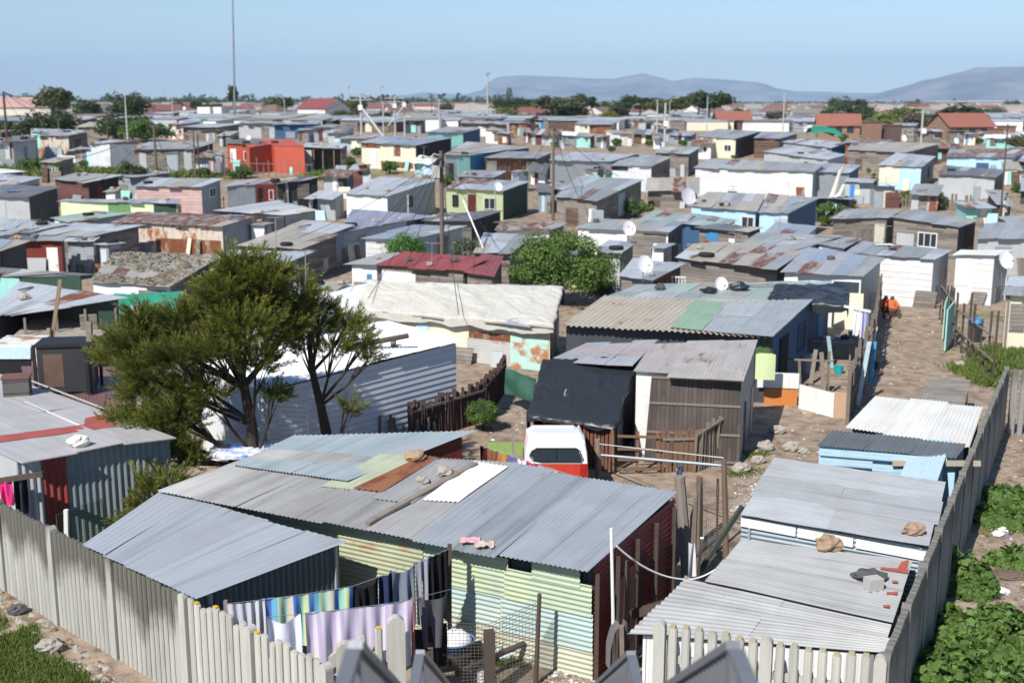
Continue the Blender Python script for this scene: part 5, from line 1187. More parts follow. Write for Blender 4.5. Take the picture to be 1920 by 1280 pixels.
def conifer(label, base, spec, seed, L=.34, dens=1.0):
    """spec: clumps (x, y, z, rx, ry, rz, n) relative to the base; every clump hangs on a limb that leaves the trunk."""
    rnd = random.Random(seed); base = Vector(base); r = thing('conifer', label, 'tree', base); t = MB(); m = MB()
    top = max(s[2] for s in spec)
    tr = [base + Vector((.0 + .18 * sin(k * .9), .1 * sin(k * 1.3), -.1 + k * top / 6)) for k in range(7)]
    t.tube(tr, [.17, .16, .14, .11, .085, .06, .03], 9)
    for (x, y, z, rx, ry, rz, n) in spec:
        c = base + Vector((x, y, z)); k = max(1, min(5, int((z - .9) / top * 6))); a = tr[k] + (tr[k] - tr[k - 1]) * rnd.random() * .3
        mid = a * .45 + c * .55 + Vector((0, 0, -.12)); t.tube([a, mid, c], [.05, .035, .018], 6)
        for _ in range(5):
            e = rv(rnd); e.z = e.z * .5 + .1; t.tube([mid, (mid + c) / 2 + e * rx * .4, c + Vector((e.x * rx, e.y * ry, e.z * rz)) * .85], [.022, .014, .006], 4)
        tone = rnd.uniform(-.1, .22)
        for _ in range(int(n * dens)):
            e = rv(rnd); k_ = rnd.random() ** .5
            p = c + Vector((e.x * rx, e.y * ry, e.z * rz)) * k_
            out = (Vector((e.x, e.y, e.z * .5)) + Vector((x, y, 0)).normalized() * .35 + Vector((0, 0, .75)) + rv(rnd) * .3)
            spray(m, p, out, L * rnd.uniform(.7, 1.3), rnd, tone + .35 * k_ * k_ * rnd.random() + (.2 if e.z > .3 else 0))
    t.build('trunk', BARK, r); m.build('crown', LEAF_CON, r); return r
# main conifer: clumps given by photo pixel, px size and depth offset
CB = PY(464, 925, 27.0); CB.z = 0; kx = 27.9 / F_PX
def clumps(base, Y, lst):
    out = []
    for px, py, wx, wy, dy, n in lst:
        p = PY(px, py, Y + dy); out.append((p.x - base.x, dy, p.z - base.z, wx * kx / 2 * .7, wx * kx / 2 * .66, wy * kx / 2 * .66, n))
    return out
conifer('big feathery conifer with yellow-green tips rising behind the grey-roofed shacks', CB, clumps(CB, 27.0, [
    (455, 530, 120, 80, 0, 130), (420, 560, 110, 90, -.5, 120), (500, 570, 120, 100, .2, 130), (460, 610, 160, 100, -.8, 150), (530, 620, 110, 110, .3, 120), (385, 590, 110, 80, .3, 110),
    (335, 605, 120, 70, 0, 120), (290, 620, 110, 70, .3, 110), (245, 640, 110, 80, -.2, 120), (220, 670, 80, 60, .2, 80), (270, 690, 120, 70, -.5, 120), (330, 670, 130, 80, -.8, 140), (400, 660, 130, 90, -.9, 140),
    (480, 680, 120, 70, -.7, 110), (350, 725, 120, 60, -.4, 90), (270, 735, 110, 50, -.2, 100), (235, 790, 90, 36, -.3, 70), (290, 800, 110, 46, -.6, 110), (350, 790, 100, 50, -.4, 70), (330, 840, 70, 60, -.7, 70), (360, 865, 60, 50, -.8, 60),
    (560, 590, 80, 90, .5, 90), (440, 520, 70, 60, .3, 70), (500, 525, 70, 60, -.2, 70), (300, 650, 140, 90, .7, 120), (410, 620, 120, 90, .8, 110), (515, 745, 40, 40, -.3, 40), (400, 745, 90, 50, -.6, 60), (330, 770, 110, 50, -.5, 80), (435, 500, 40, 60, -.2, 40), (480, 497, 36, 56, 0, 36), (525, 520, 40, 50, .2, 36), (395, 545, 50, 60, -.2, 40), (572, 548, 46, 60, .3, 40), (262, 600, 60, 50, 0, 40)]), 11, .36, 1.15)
CB2 = PY(602, 905, 28.0); CB2.z = 0
conifer('thin dark-stemmed conifer with a sparse crown beside the ribbed shed', CB2, clumps(CB2, 28.0, [(600, 610, 90, 70, 0, 80), (650, 610, 80, 60, .2, 80), (680, 640, 50, 60, -.2, 40), (570, 650, 70, 60, .3, 60), (625, 655, 90, 60, -.3, 70), (690, 675, 50, 30, -.3, 36), (655, 770, 40, 50, -.5, 36), (600, 580, 50, 60, .2, 50)]), 23, .36, .8)
t_ = PY(280, 925, 24.6); t_.z = 0
conifer('low conifer shoots leaning by the wall of the ribbed grey-green shack', t_, [(0, 0, 1.0, .35, .3, .5, 60), (-.2, -.1, .55, .4, .3, .4, 50), (.45, .1, 1.25, .4, .3, .3, 50)], 31, .36)
B_ = PY(1052, 590, 55.5); broad_tree('broad dark green leafy tree standing by the cream tarpaulin roof', (B_.x, B_.y, 0), 3.7, (2.9, 2.4, 1.75), LEAF_BR, 105, 200, .12, 1.9, 41, br=.36, trunk_r=.14, top=.8)
B_ = PY(760, 460, 60); B_.z = 0; broad_tree('small round clipped bright green tree among the roofs', B_, 3.15, (1.1, 1.0, .95), LEAF_RND, 70, 140, .085, 2.0, 42, br=.4, top=.8)
B_ = PY(872, 460, 60.5); B_.z = 0; broad_tree('grey-green shrub between the utility pole and its stay', B_, 2.9, (.85, .8, 1.0), LEAF_GREY, 30, 80, .1, 1.9, 43, br=.4)
B_ = P(905, 806); broad_tree('round grey-green bush in the sandy yard before the black tarpaulin shack', B_, .95, (.55, .5, .42), LEAF_WEED, 60, 130, .045, .48, 44, name='bush', cat='bush', br=.42, trunk_r=.04, top=1.2)
B_ = P(250, 366); broad_tree('dense dark green bush between the maroon shack and the pink shack', B_, 2.6, (1.9, 1.5, 1.3), LEAF_DK, 60, 80, .2, 1.3, 45, name='bush', cat='bush')
B_ = P(286, 345); broad_tree('lighter leafy bush on the grassy rise behind the dark green bush', B_, 1.4, (1.3, 1.0, .7), LEAF_WEED, 30, 70, .16, .7, 46, name='bush', cat='bush')
for i, (x, y, h, wd, lm, l) in enumerate(((1562, 425, 2.0, 1.4, LEAF_WEED, 'leafy green plant under the bleached tree trunk beside the light blue shed'), (1630, 375, 3.2, .8, LEAF_OL, 'tall reedy plant left of the patched board fence'), (1190, 408, 1.6, 1.5, LEAF_WEED, 'grassy shrub beside the log-plank shack'),
        (1580, 400, 1.5, 1.2, LEAF_DK, 'dark shrub between the light blue shed and the plank house'), (1245, 372, 2.0, 1.0, LEAF_WEED, 'green creeper by the grey slatted shack wall'), (802, 330, 2.0, 1.1, LEAF_OL, 'olive bush left of the blue shack'), (1760, 395, 1.5, .9, LEAF_OL, 'scrubby plant at the patched board fence'))):
    broad_tree(l, P(x, y), h, (wd, wd * .8, h * .45), lm, 26, 60, .17, h * .5, 60 + i, name='shrub', cat='shrub')
def tufts(label, quads, n, h, mat, seed, name='grass', wd=.02, clump=.1, blades=12, spread=1.0):
    rnd = random.Random(seed); m = MB(); tot = len(quads)
    for _ in range(n):
        q = quads[rnd.randrange(tot)]; s, t = rnd.random(), rnd.random()
        px = (q[0] * (1 - s) + q[2] * s) * (1 - t) + (q[6] * (1 - s) + q[4] * s) * t; py = (q[1] * (1 - s) + q[3] * s) * (1 - t) + (q[7] * (1 - s) + q[5] * s) * t
        c = P(px, py)
        if mnoise.noise(c * .9) < -.25: continue
        tone = rnd.random() * .5
        for _ in range(blades):
            p = c + Vector((rnd.gauss(0, clump), rnd.gauss(0, clump), -.02)); u = Vector((rnd.gauss(0, .45 * spread), rnd.gauss(0, .45 * spread), 1)).normalized(); v = u.cross(rv(rnd)).normalized()
            leaf(m, p, u, v, wd * rnd.uniform(.6, 1.3), h * rnd.uniform(.5, 1.2), min(1, tone + .5 * rnd.random()))
    o = m.build(name, mat); o['kind'] = 'stuff'; return tag(o, label, None)
tufts('short bright grass on the bank below the concrete slat fence', [(-60, 1150, 60, 1175, 75, 1245, -60, 1240), (-40, 1245, 100, 1235, 200, 1300, -60, 1300)], 1800, .13, GRASS, 1, clump=.09, wd=.022)
tufts('thin grass round the yellow bucket in the washing yard', [(905, 1240, 1020, 1205, 1050, 1235, 920, 1275)], 420, .12, GRASS, 2, wd=.014, clump=.07)
tufts('rough green grass along the right side of the lane', [(1790, 668, 1920, 640, 1930, 690, 1840, 700), (1785, 690, 1850, 680, 1880, 735, 1830, 715), (1890, 655, 1960, 640, 1960, 680, 1890, 690)], 900, .3, GRASS, 3, wd=.05, clump=.2)
tufts('long green grass on the rise in front of the far left shacks', [(-20, 312, 120, 314, 140, 332, -20, 336), (120, 318, 240, 320, 240, 334, 130, 334), (325, 325, 400, 325, 400, 335, 325, 335), (590, 330, 660, 322, 670, 335, 590, 338)], 700, .6, GRASS, 4, wd=.16, clump=.6)
tufts('green patches by the lane yard and stones', [(1405, 850, 1440, 838, 1450, 850, 1415, 860), (1365, 885, 1415, 880, 1420, 888, 1370, 892), (1440, 745, 1462, 742, 1464, 752, 1444, 754)], 160, .12, GRASS, 5, wd=.03, clump=.12)
def leafy_clump(label, px, py, w_, h, seed, nl=1100, ls=.085):
    """Low spreading weed with round lobed leaves on a lumpy mound."""
    rnd = random.Random(seed); b = P(px, py); r = thing('weed_plant', label, 'plant', b); m = MB(); s_ = MB()
    for _ in range(nl):
        a, k = rnd.random() * 2 * pi, sqrt(rnd.random()); lum = .65 + .8 * mnoise.noise(Vector((cos(a) * k * 3.2 + seed, sin(a) * k * 3.2, 0)))
        z = h * lum * (1 - k ** 3) * (rnd.uniform(.45, 1.0) if rnd.random() < .93 else rnd.uniform(1.0, 1.35)) + .04; p = b + Vector((cos(a) * k * w_, sin(a) * k * w_, z))
        nrm = (Vector((cos(a) * k * .8, sin(a) * k * .8, .8)) + rv(rnd) * .95).normalized(); u = nrm.cross(rv(rnd)).normalized(); v = nrm.cross(u); sz = ls * rnd.uniform(.6, 1.25)
        sh = min(1, max(0, .25 + .5 * rnd.random() + .3 * (lum - .65)))
        m.face([p + u * (sz * cos(t) * (1 if j % 2 else .72)) + v * (sz * sin(t) * (1 if j % 2 else .72)) + nrm * (.0 if j % 2 else .012) for j, t in enumerate([i * 2 * pi / 10 for i in range(10)])], [(0, 0)] * 10, sh)
    for _ in range(16):
        a = rnd.random() * 2 * pi; s_.tube([b, b + Vector((cos(a) * w_ * .5, sin(a) * w_ * .5, h * .5))], [.012, .006], 4)
    m.build('leaves', LEAF_WEED, r); s_.build('stems', plain_mat((.12, .15, .05), .2, .2), r)
for i, (x, y, w_, h, n, l) in enumerate(((1745, 1290, 1.2, .8, 2300, 'tallest leafy green weed against the shaded fence near the palisade corner'), (1860, 1300, 1.1, .45, 1700, 'wide leafy weed filling the lowest corner of the verge'), (1790, 1245, .7, .45, 1000, 'leafy weed behind the tallest one at the fence'),
    (1812, 1105, .62, .75, 1300, 'upright leafy weed halfway along the shaded fence'), (1875, 1175, .6, .35, 900, 'low round weed clump amid the white litter'), (1790, 1180, .4, .4, 600, 'small weed between the two upright leafy weeds at the fence'), (1888, 975, .8, .3, 900, 'low weed patch across the verge beside the white bag'), (1885, 935, .6, .3, 600, 'farthest low weed patch on the verge'), (1925, 1060, .6, .35, 600, 'weed patch at the edge of the frame above the litter'), (1880, 1055, .35, .22, 350, 'tiny weed between scraps of paper on the verge'), (1920, 1215, .7, .5, 900, 'weed mass joined to the lowest corner patch'))):
    leafy_clump(l, x, y, w_, h, 80 + i, n)
# litter and stones of the verge: nobody could count them
def litter(label, quads, n, seed, mats, smin, smax, name='litter'):
    rnd = random.Random(seed); m = MB()
    for _ in range(n):
        q = quads[rnd.randrange(len(quads))]; s, t = rnd.random(), rnd.random()
        px = (q[0] * (1 - s) + q[2] * s) * (1 - t) + (q[6] * (1 - s) + q[4] * s) * t; py = (q[1] * (1 - s) + q[3] * s) * (1 - t) + (q[7] * (1 - s) + q[5] * s) * t
        c = P(px, py); z = smin * (smax / smin) ** (rnd.random() ** 2.5); mi = rnd.randrange(len(mats)); rt = rnd.random() * 6
        pts = []
        for k in range(5):
            a = rt + k * 2 * pi / 5; pts.append(c + Vector((cos(a) * z * rnd.uniform(.5, 1.2), sin(a) * z * rnd.uniform(.4, 1), .005)))
        tp = c + Vector((rnd.uniform(-.3, .3) * z, rnd.uniform(-.3, .3) * z, z * rnd.uniform(.25, .8)))
        for k in range(5): m.face([pts[k], pts[(k + 1) % 5], tp], [(0, 0), (.1, 0), (.05, .1)], rnd.random(), mi)
    o = m.build(name, mats); o['kind'] = 'stuff'; return tag(o, label, None)
PAPER = plain_mat((.70, .70, .70), .1, .2); SOILC = plain_mat((.09, .072, .06), .3, .3, rough=.98); SOILB = plain_mat((.16, .12, .09), .3, .3, rough=.98)
litter('scattered paper, bags and rubble on the dark verge beyond the fence', [(1850, 790, 1960, 790, 1990, 960, 1825, 960), (1830, 960, 1990, 960, 2000, 1150, 1770, 1150), (1790, 1150, 1990, 1150, 2000, 1290, 1740, 1290)], 2600, 5, [SOILC, SOILC, SOILB, SOILB, SOILB, STONE, STONE, STONE, PAPER, plain_mat((.22, .10, .06), .2, .2), plain_mat((.12, .16, .30), .1, .2)], .015, .09)
for i, (x, y, s, l) in enumerate(((1868, 940, .16, 'crumpled white bag with a red corner on the verge'), (1870, 1003, .13, 'white paper scrap between the weeds on the verge'), (1880, 995, .12, 'second white paper scrap close to the first on the verge'), (1876, 1112, .16, 'crumpled white plastic on the verge beside the upright weed'), (1898, 1067, .11, 'white carton on the brown soil of the verge'), (1905, 995, .09, 'small white scrap at the outer edge of the verge'))):
    rock(l, P(x, y), s, PAPER, 20 + i, flat=.45, name='scrap', cat='litter')
rock('flat brown board lump on the verge soil', P(1892, 1080), .3, SOILB, 31, flat=.2, name='board', cat='litter')
litter('stones and brick rubble along the foot of the long slat fence', [(0, 1105, 30, 1120, 215, 1262, 175, 1262), (-30, 1110, 10, 1110, 110, 1230, 60, 1190), (120, 1235, 200, 1250, 230, 1285, 150, 1285)], 420, 6, [STONE, STONE, SOILB, plain_mat((.30, .20, .14), .2, .2)], .02, .13, 'rubble')
for i, (x, y, s, l) in enumerate(((92, 1222, .2, 'pale brick-like stone on the grassy bank below the fence'), (32, 1150, .16, 'dark blue-grey lump at the foot of the slat fence'), (105, 1208, .1, 'small dark stone by the slat fence foot'))): rock(l, P(x, y), s, (STONE, STONED, STONED)[i], 40 + i)
litter('pebbles and chips on the lane and yards', [(1395, 760, 1600, 770, 1560, 850, 1390, 890), (1640, 590, 1770, 590, 1830, 720, 1620, 720), (930, 760, 1010, 740, 1000, 810, 900, 830), (1380, 890, 1430, 880, 1400, 960, 1370, 960), (1040, 1250, 1120, 1240, 1130, 1290, 990, 1290)], 1900, 7, [STONE, SOILB, STONE, PAPER], .012, .07, 'pebbles')
for i, (x, y, s, l) in enumerate(((1436, 842, .2, 'largest rock on the sandy corner beside the grey shack'), (1485, 845, .22, 'whitish rock right of the largest rock at the sandy corner'), (1508, 850, .15, 'smaller grey rock next to the whitish one'), (1458, 812, .2, 'rock behind the others at the sandy corner'), (1390, 885, .22, 'pale rock at the pole fence foot'), (1800, 690, .22, 'white stone at the grass edge of the lane'), (1690, 570, .3, 'pale block lying before the white board shack'), (1420, 868, .18, 'low brownish rock in the sand below the largest rock'))):
    rock(l, P(x, y), s, STONE, 50 + i)
# ------------------------------------------------------------------ washing yard in front
WASHL = STEEL
l1a, l1b = PY(425, 1131, 16.6), PY(662, 1098, 17.6); l1c = PY(842, 1028, 18.6)
line_thing('washing_line', 'washing line carrying the striped towel and the dark clothes before the green front', 'washing line', [l1a, l1b, l1c], .005, sag=.02)
l2a, l2b = PY(500, 1156, 15.9), PY(772, 1124, 16.9)
line_thing('washing_line', 'nearer washing line carrying the lilac striped sheet', 'washing line', [l2a, l2b], .005, sag=.02)
def on(a, b, f): return a + (b - a) * f
cloth('grey-white cloth at the end of the washing line beside the striped towel', on(l1a, l1b, .0), on(l1a, l1b, .29), .75, cloth_mat((.48, .48, .52)), 5, .025, seed=1, name='cloth')
cloth('blue, green and yellow striped towel on the washing line', on(l1a, l1b, .3), on(l1a, l1b, 1.0), .85, cloth_mat((.2, .4, .6), ((.10, .22, .55), (.16, .42, .60), (.50, .66, .40), (.42, .62, .52), (.58, .52, .42), (.07, .20, .58), (.30, .58, .50), (.55, .64, .34)), .085), 6, .022, seed=2, name='towel')
cloth('black garment next to the striped towel on the washing line', on(l1b, l1c, .0), on(l1b, l1c, .26), .8, cloth_mat((.008, .008, .010)), 3, .05, seed=3, name='garment', sag=.12)
cloth('navy shirt between the black garment and the grey one', on(l1b, l1c, .24), on(l1b, l1c, .40), .9, cloth_mat((.02, .035, .085)), 2, .05, seed=4, name='shirt')
cloth('slate grey t-shirt hanging between navy and lilac-grey clothes', on(l1b, l1c, .39), on(l1b, l1c, .64), 1.1, cloth_mat((.16, .19, .24)), 2, .05, seed=5, name='shirt', sag=.1)
cloth('pale grey trousers beside the black cloth on the washing line', on(l1b, l1c, .64), on(l1b, l1c, .79), 1.15, cloth_mat((.27, .27, .32)), 2, .04, seed=6, name='trousers', slit=True)
cloth('large black cloth at the high end of the washing line', on(l1b, l1c, .79), on(l1b, l1c, 1.0), (1.0, 1.3), cloth_mat((.008, .008, .009)), 4, .05, seed=7, name='cloth')
cloth('white top on the nearer washing line left of the lilac sheet', on(l2a, l2b, .0), on(l2a, l2b, .22), .62, cloth_mat((.60, .60, .70)), 2, .05, seed=8, name='shirt', sag=.12)
cloth('lilac and white striped sheet with a red hem on the nearer washing line', on(l2a, l2b, .25), on(l2a, l2b, 1.0), 1.1, cloth_mat((.5, .42, .56), ((.46, .39, .55), (.52, .45, .59), (.62, .58, .66), (.45, .38, .54), (.60, .55, .64), (.49, .42, .57)), .06), 6, .028, seed=9, name='sheet', taper=.04)
m = MB(); q0, q1 = on(l2a, l2b, .25), on(l2a, l2b, .258); q2, q3 = on(l2a, l2b, .985), on(l2a, l2b, 1.0)
cloth('red edged strip closing the lilac striped sheet', on(l2a, l2b, 1.0), on(l2a, l2b, 1.02), 1.05, cloth_mat((.55, .20, .20)), 1, .02, seed=10, name='cloth')
gt_a, gt_b = PY(786, 1118, 17.2), PY(840, 1108, 17.6)
cloth('dark grey t-shirt hung in front of the large black cloth', gt_a, gt_b, .85, cloth_mat((.085, .085, .10)), 2, .05, seed=11, name='shirt', sag=.1, taper=.2)
cloth('black trousers below the dark grey t-shirt', PY(775, 1180, 17.1), PY(835, 1165, 17.6), .75, cloth_mat((.01, .01, .012)), 2, .05, seed=12, name='trousers', slit=True)
line_thing('washing_line', 'short line holding the dark grey t-shirt', 'washing line', [PY(762, 1125, 17.0), PY(850, 1103, 17.7)], .004)
post('wooden washing post behind the large black cloth', 843, 1020, 843, 1245, .07, WOODD)
post('grey stick carrying the low end of the washing lines', 423, 1125, 432, 1330, .06, WOODP)
post('stick holding the nearer washing line at the lilac sheet', 498, 1150, 503, 1345, .06, WOODP)
pz = PY(773, 1120, 16.95); beam_thing('post', 'thin stick at the red hem of the lilac sheet', 'post', (pz.x, pz.y, -.1), pz, .045, .045, WOODP)
# wire mesh fence of the yard
w0, w1, w2 = P(772, 1312), P(918, 1302), P(1004, 1282)
wf = thing('wire_fence', 'sagging square-mesh wire fence on rough posts round the basin and bucket', 'fence', w1)
m = MB(); mesh_wire(m, w0, w1, 1.35, 1.25, .06); mesh_wire(m, w1, w2, 1.25, 1.45, .06); m.build('wire_mesh', plain_mat((.12, .11, .10), .2, .2, rough=.6), wf)
m = MB(); m.box(w1 + Vector((0, -.05, .5)), (.17, .15, 1.3), .2); m.build('post', WOODD, wf)
m = MB(); m.tube([w2 + Vector((0, -.03, -.1)), w2 + Vector((.06, -.03, 1.62))], [.045, .035], 7); m.build('post', WOODD, wf)
lg0, lg1 = P(800, 1300, .35), PY(985, 1188, 17.7)
beam_thing('log', 'rough dark log slanting behind the wire fence post', 'log', P(856, 1262, .35), P(982, 1205, .38), .11, .11, WOODD, rnd_=True)
tb = P(850, 1258); tbl = thing('bench', 'low dark plank bench holding the washing basin', 'bench', tb)
m = MB(); m.box(tb + Vector((0, 0, .36)), (1.15, .42, .05), .35); m.build('seat', WOODD, tbl)
for sx in (-.45, .45):
    m = MB(); m.box(tb + Vector((sx * cos(.35), sx * sin(.35), .165)), (.07, .34, .33), .35); m.build('leg', WOODD, tbl)
bs = tb + Vector((.0, 0, .386)); bsn = thing('basin', 'dark blue plastic basin full of white washing on the low bench', 'basin', bs)
m = MB(); m.grid(lambda a, b: bs + Vector((cos(a * 2 * pi) * (.24 + .13 * b), sin(a * 2 * pi) * (.2 + .1 * b), .2 * b)), 22, 4); m.grid(lambda a, b: bs + Vector((cos(a * 2 * pi) * .24 * b, sin(a * 2 * pi) * .2 * b, .004)), 22, 2)
m.build('tub', plain_mat((.03, .09, .16), .05, .1, rough=.4), bsn, smooth=True)
m = MB(); m.tube([bs + Vector((cos(a * 2 * pi / 22) * .375, sin(a * 2 * pi / 22) * .305, .2)) for a in range(23)], .014, 5); m.build('rim', plain_mat((.12, .22, .45), .05, .1, rough=.4), bsn)
m = MB(); m.grid(lambda a, b: bs + Vector((cos(a * 2 * pi) * .33 * cos(b * pi / 2), sin(a * 2 * pi) * .26 * cos(b * pi / 2), .17 + .19 * sin(b * pi / 2) + .05 * mnoise.noise(Vector((cos(a * 6.28) * 3, sin(a * 6.28) * 3, b * 4))))), 26, 10)
tag(m.build('washing', cloth_mat((.72, .72, .72)), smooth=True), 'heap of wet white washing piled in the dark blue basin', 'laundry')
def bucket(label, p, r0, r1, h, mat, name='bucket', cat='bucket', tilt=0):
    r = thing(name, label, cat, p); M = Matrix.Rotation(tilt, 3, 'Y'); T = lambda v: Vector(p) + Vector((0, 0, r0 if tilt else 0)) + M @ Vector(v)
    m = MB(); m.tube([T((0, 0, 0)), T((0, 0, h))], [r0, r1], 18); m.build('body', mat, r, smooth=False)
    m = MB(); m.tube([T((0, 0, h)), T((0, 0, h + .025))], [r1 * 1.08, r1 * 1.08], 18); m.build('rim', mat, r)
    m = MB(); m.tube([T((r1 * cos(a), .2 * r1 * sin(a) , h + r1 * .9 * sin(a))) for a in [pi * k / 8 for k in range(9)]], .006, 5); m.build('handle', STEEL, r)
bucket('bright yellow bucket on the grass by the green corrugated front', P(1003, 1236), .13, .16, .28, plain_mat((.75, .42, .01), .05, .1, rough=.4))
rock('white plastic bag of washing stuffed beside the wire fence post', P(902, 1232), .2, PAPER, 61, flat=.9, name='bag', cat='bag')
rock('pale blue cloth bundle behind the fence post', P(943, 1232), .17, plain_mat((.42, .52, .60), .1, .1), 62, flat=.6, name='bundle', cat='laundry')
bucket('small dark grey tub under the white plastic bag', P(897, 1250), .17, .2, .2, plain_mat((.16, .17, .18), .1, .2), name='tub', cat='tub')
bucket('small white pot under the bench beside the fence post', P(905, 1280), .09, .1, .2, PAPER, name='pot', cat='pot')
# poles by the dark red side
post('white painted pole beside the dark red wall', 1146, 990, 1151, 1285, .06, FRAMEW, name='pole', cat='pole', round_=True)
post('second white pole farther along the dark red wall', 1222, 962, 1213, 1150, .06, FRAMEW, name='pole', cat='pole', round_=True)
line_thing('cable', 'thick white cable looping from the white pole to the grey lean-to', 'cable', [PY(1156, 1023, 18.6), PY(1275, 1085, 19.2), PY(1362, 1050, 19.6)], .016, FRAMEW, sag=.12)
wy = thing('wire_fence', 'square wire netting between brown posts along the dark red wall', 'fence', P(1160, 1260)); a, b = P(1158, 1268), P(1262, 1130)
m = MB(); mesh_wire(m, a, b, 1.7, 1.8, .07); m.build('wire_mesh', plain_mat((.10, .06, .05), .2, .2), wy)
for f in (.1, .62, .97):
    m = MB(); p = a + (b - a) * f; m.tube([p - Vector((0, 0, .1)), p + Vector((.02, 0, 1.95))], [.045, .04], 6); m.build('post', WOODD, wy)
tp = P(1166, 1292); pj = PY(1166, 1165, tp.y); post('stake under the hanging brown trousers', 1165, 1172, 1168, 1300, .07, WOODP)
m = MB(); z0 = PY(1163, 1170, tp.y)
for s in (-1, 1): m.grid(lambda u, t: z0 + Vector((s * (.03 + .16 * min(1, t * 1.6) ** .6) + (u - .5) * .05 * s, (u - .5) * .3, -.02 - .75 * t ** 1.5 + .06 * (1 - t) * (1 - abs(u - .5)) + .012 * sin(u * 20 + t * 9))), 14, 14)
tag(m.build('trousers', cloth_mat((.13, .12, .125)), smooth=True), 'grey-brown work trousers slung over a stake by the dark red wall', 'laundry')
beam_thing('timber', 'dark heavy timber lying level between the dark red wall and the whitish lean-to', 'timber', P(1186, 1150, .8), PY(1262, 1128, 18.6), .16, .14, WOODD)
beam_thing('timber', 'pale upright timber end carrying the dark heavy timber', 'timber', P(1190, 1215), P(1186, 1138, .72), .14, .12, WOODP)
for i, (xa, ya, xb, yb, l) in enumerate(((1238, 1180, 1262, 1090, 'broken grey plank leaning to the roof edge of the whitish lean-to'), (1250, 1178, 1290, 1080, 'second broken plank leaning beside the first at the whitish lean-to'))):
    A = P(xa, ya); beam_thing('plank', l, 'plank', A, PY(xb, yb, A.y + .5), .12, .04, WOODP)
post('crooked thick grey stump post at the roof corner of the large patched shack', 1274, 893, 1292, 1112, .24, WOODP, round_=True)
post('tall brown netting post at the sandy corner', 1357, 862, 1362, 1052, .13, plain_mat((.17, .12, .085), .25, .3), round_=True)
post('squat brown netting post left of the tall one', 1312, 894, 1310, 1020, .16, plain_mat((.17, .12, .085), .25, .3), round_=True)
post('thin dark netting stake between the two brown posts', 1346, 897, 1344, 1035, .05, WOODD)
post('thick rounded post beside the truck holding the pale blue pipe', 1121, 823, 1122, 900, .17, plain_mat((.22, .18, .14), .25, .3), round_=True)
A, B = P(1128, 898), P(1358, 1050 - 118)
line_thing('pipe', 'pale blue-white pipe rail running from the truck post to the tall netting post', 'pipe', [PY(1127, 853, P(1122, 900).y), PY(1356, 873, P(1362, 1052).y)], .03, plain_mat((.55, .62, .68), .05, .1, rough=.4))
line_thing('wire', 'thin pale wire above the pipe rail', 'wire', [PY(1122, 832, P(1122, 900).y), PY(1356, 858, P(1362, 1052).y)], .012, FRAMEW)
nf = thing('wire_fence', 'wire netting between the brown posts at the sandy corner', 'fence', P(1310, 1020)); m = MB()
mesh_wire(m, P(1290, 1100), P(1310, 1020), 1.5, 1.5, .07); mesh_wire(m, P(1310, 1020), P(1362, 1052), 1.5, 1.6, .07); m.build('wire_mesh', plain_mat((.22, .18, .15), .2, .2), nf)
board('white and violet painted board at the back corner of the dark red wall', ((1264, 1080), (1274, 1068), .2, 2.3), plain_mat((.10, .08, .18), .1, .2, second=(.5, .5, .56)))
m = MB()
cloth('white rag hanging on the netting by the leaning stump', PY(1292, 1016, 20), PY(1304, 1016, 20.1), .65, cloth_mat((.62, .62, .62)), 1, .04, name='rag', taper=-.4)
beam_thing('plank', 'white slat leaning beside the white rag at the netting', 'plank', P(1306, 1100), PY(1316, 1008, 19.6), .06, .03, FRAMEW)
beam_thing('beam', 'dark green-black beam running from the netting to the grey lean-to', 'beam', P(1312, 1070, .5), PY(1392, 948, 22.0), .08, .08, plain_mat((.05, .065, .055), .2, .3))
# washing line behind the patched shack
b0, b1 = PY(893, 832, 24.2), PY(1105, 902, 22.6)
line_thing('washing_line', 'line of small washing behind the large patched shack in front of the truck', 'washing line', [b0, b1], .006)
for i, (f0, f1, d, c, l) in enumerate(((.04, .1, .6, (.10, .012, .015), 'dark red garment at the start of the line behind the patched shack'), (.11, .2, .65, (.22, .10, .05), 'brown towel next to the dark red garment'), (.2, .29, .6, (.45, .2, .05), 'orange-tan cloth on the line behind the patched shack'), (.29, .37, .5, (.10, .12, .32), 'blue garment with red top on the back line'),
      (.38, .45, .55, (.72, .72, .72), 'white shirt on the line before the truck window'), (.46, .56, .5, (.48, .03, .12), 'crimson pink shirt on the back line'), (.57, .66, .4, (.48, .48, .54), 'pale patterned shirt on the back line beside the crimson one'), (.68, .73, .3, (.70, .72, .74), 'small white cloth under the truck window'), (.74, .78, .25, (.10, .35, .60), 'sky blue cloth under the truck window'), (.79, .85, .22, (.62, .20, .35), 'pink baby vest on the back line'), (.86, .91, .2, (.68, .68, .68), 'white baby vest at the end of the back line'))):
    cloth(l, on(b0, b1, f0), on(b0, b1, f1), d, cloth_mat(c), 2, .035, name='garment', seed=20 + i)
post('grey steel post carrying the washing line behind the patched shack', 962, 812, 962, 900, .06, STEEL)
cr_ = thing('gate', 'small white upright-slat gate behind the biggest white dish roof', 'gate', P(1268, 556)); m = MB(); A, B = PY(1254, 548, 52), PY(1284, 549, 52)
for k in range(6): p = A + (B - A) * (k / 5); m.beam(p - Vector((0, 0, .35)), p + Vector((0, 0, .75)), .05, .03)
m.build('slats', FRAMEW, cr_); m = MB()
for z in (.1, .7): m.beam(A + Vector((0, -.04, z)), B + Vector((0, -.04, z)), .03, .06)
m.build('rail', FRAMEW, cr_)
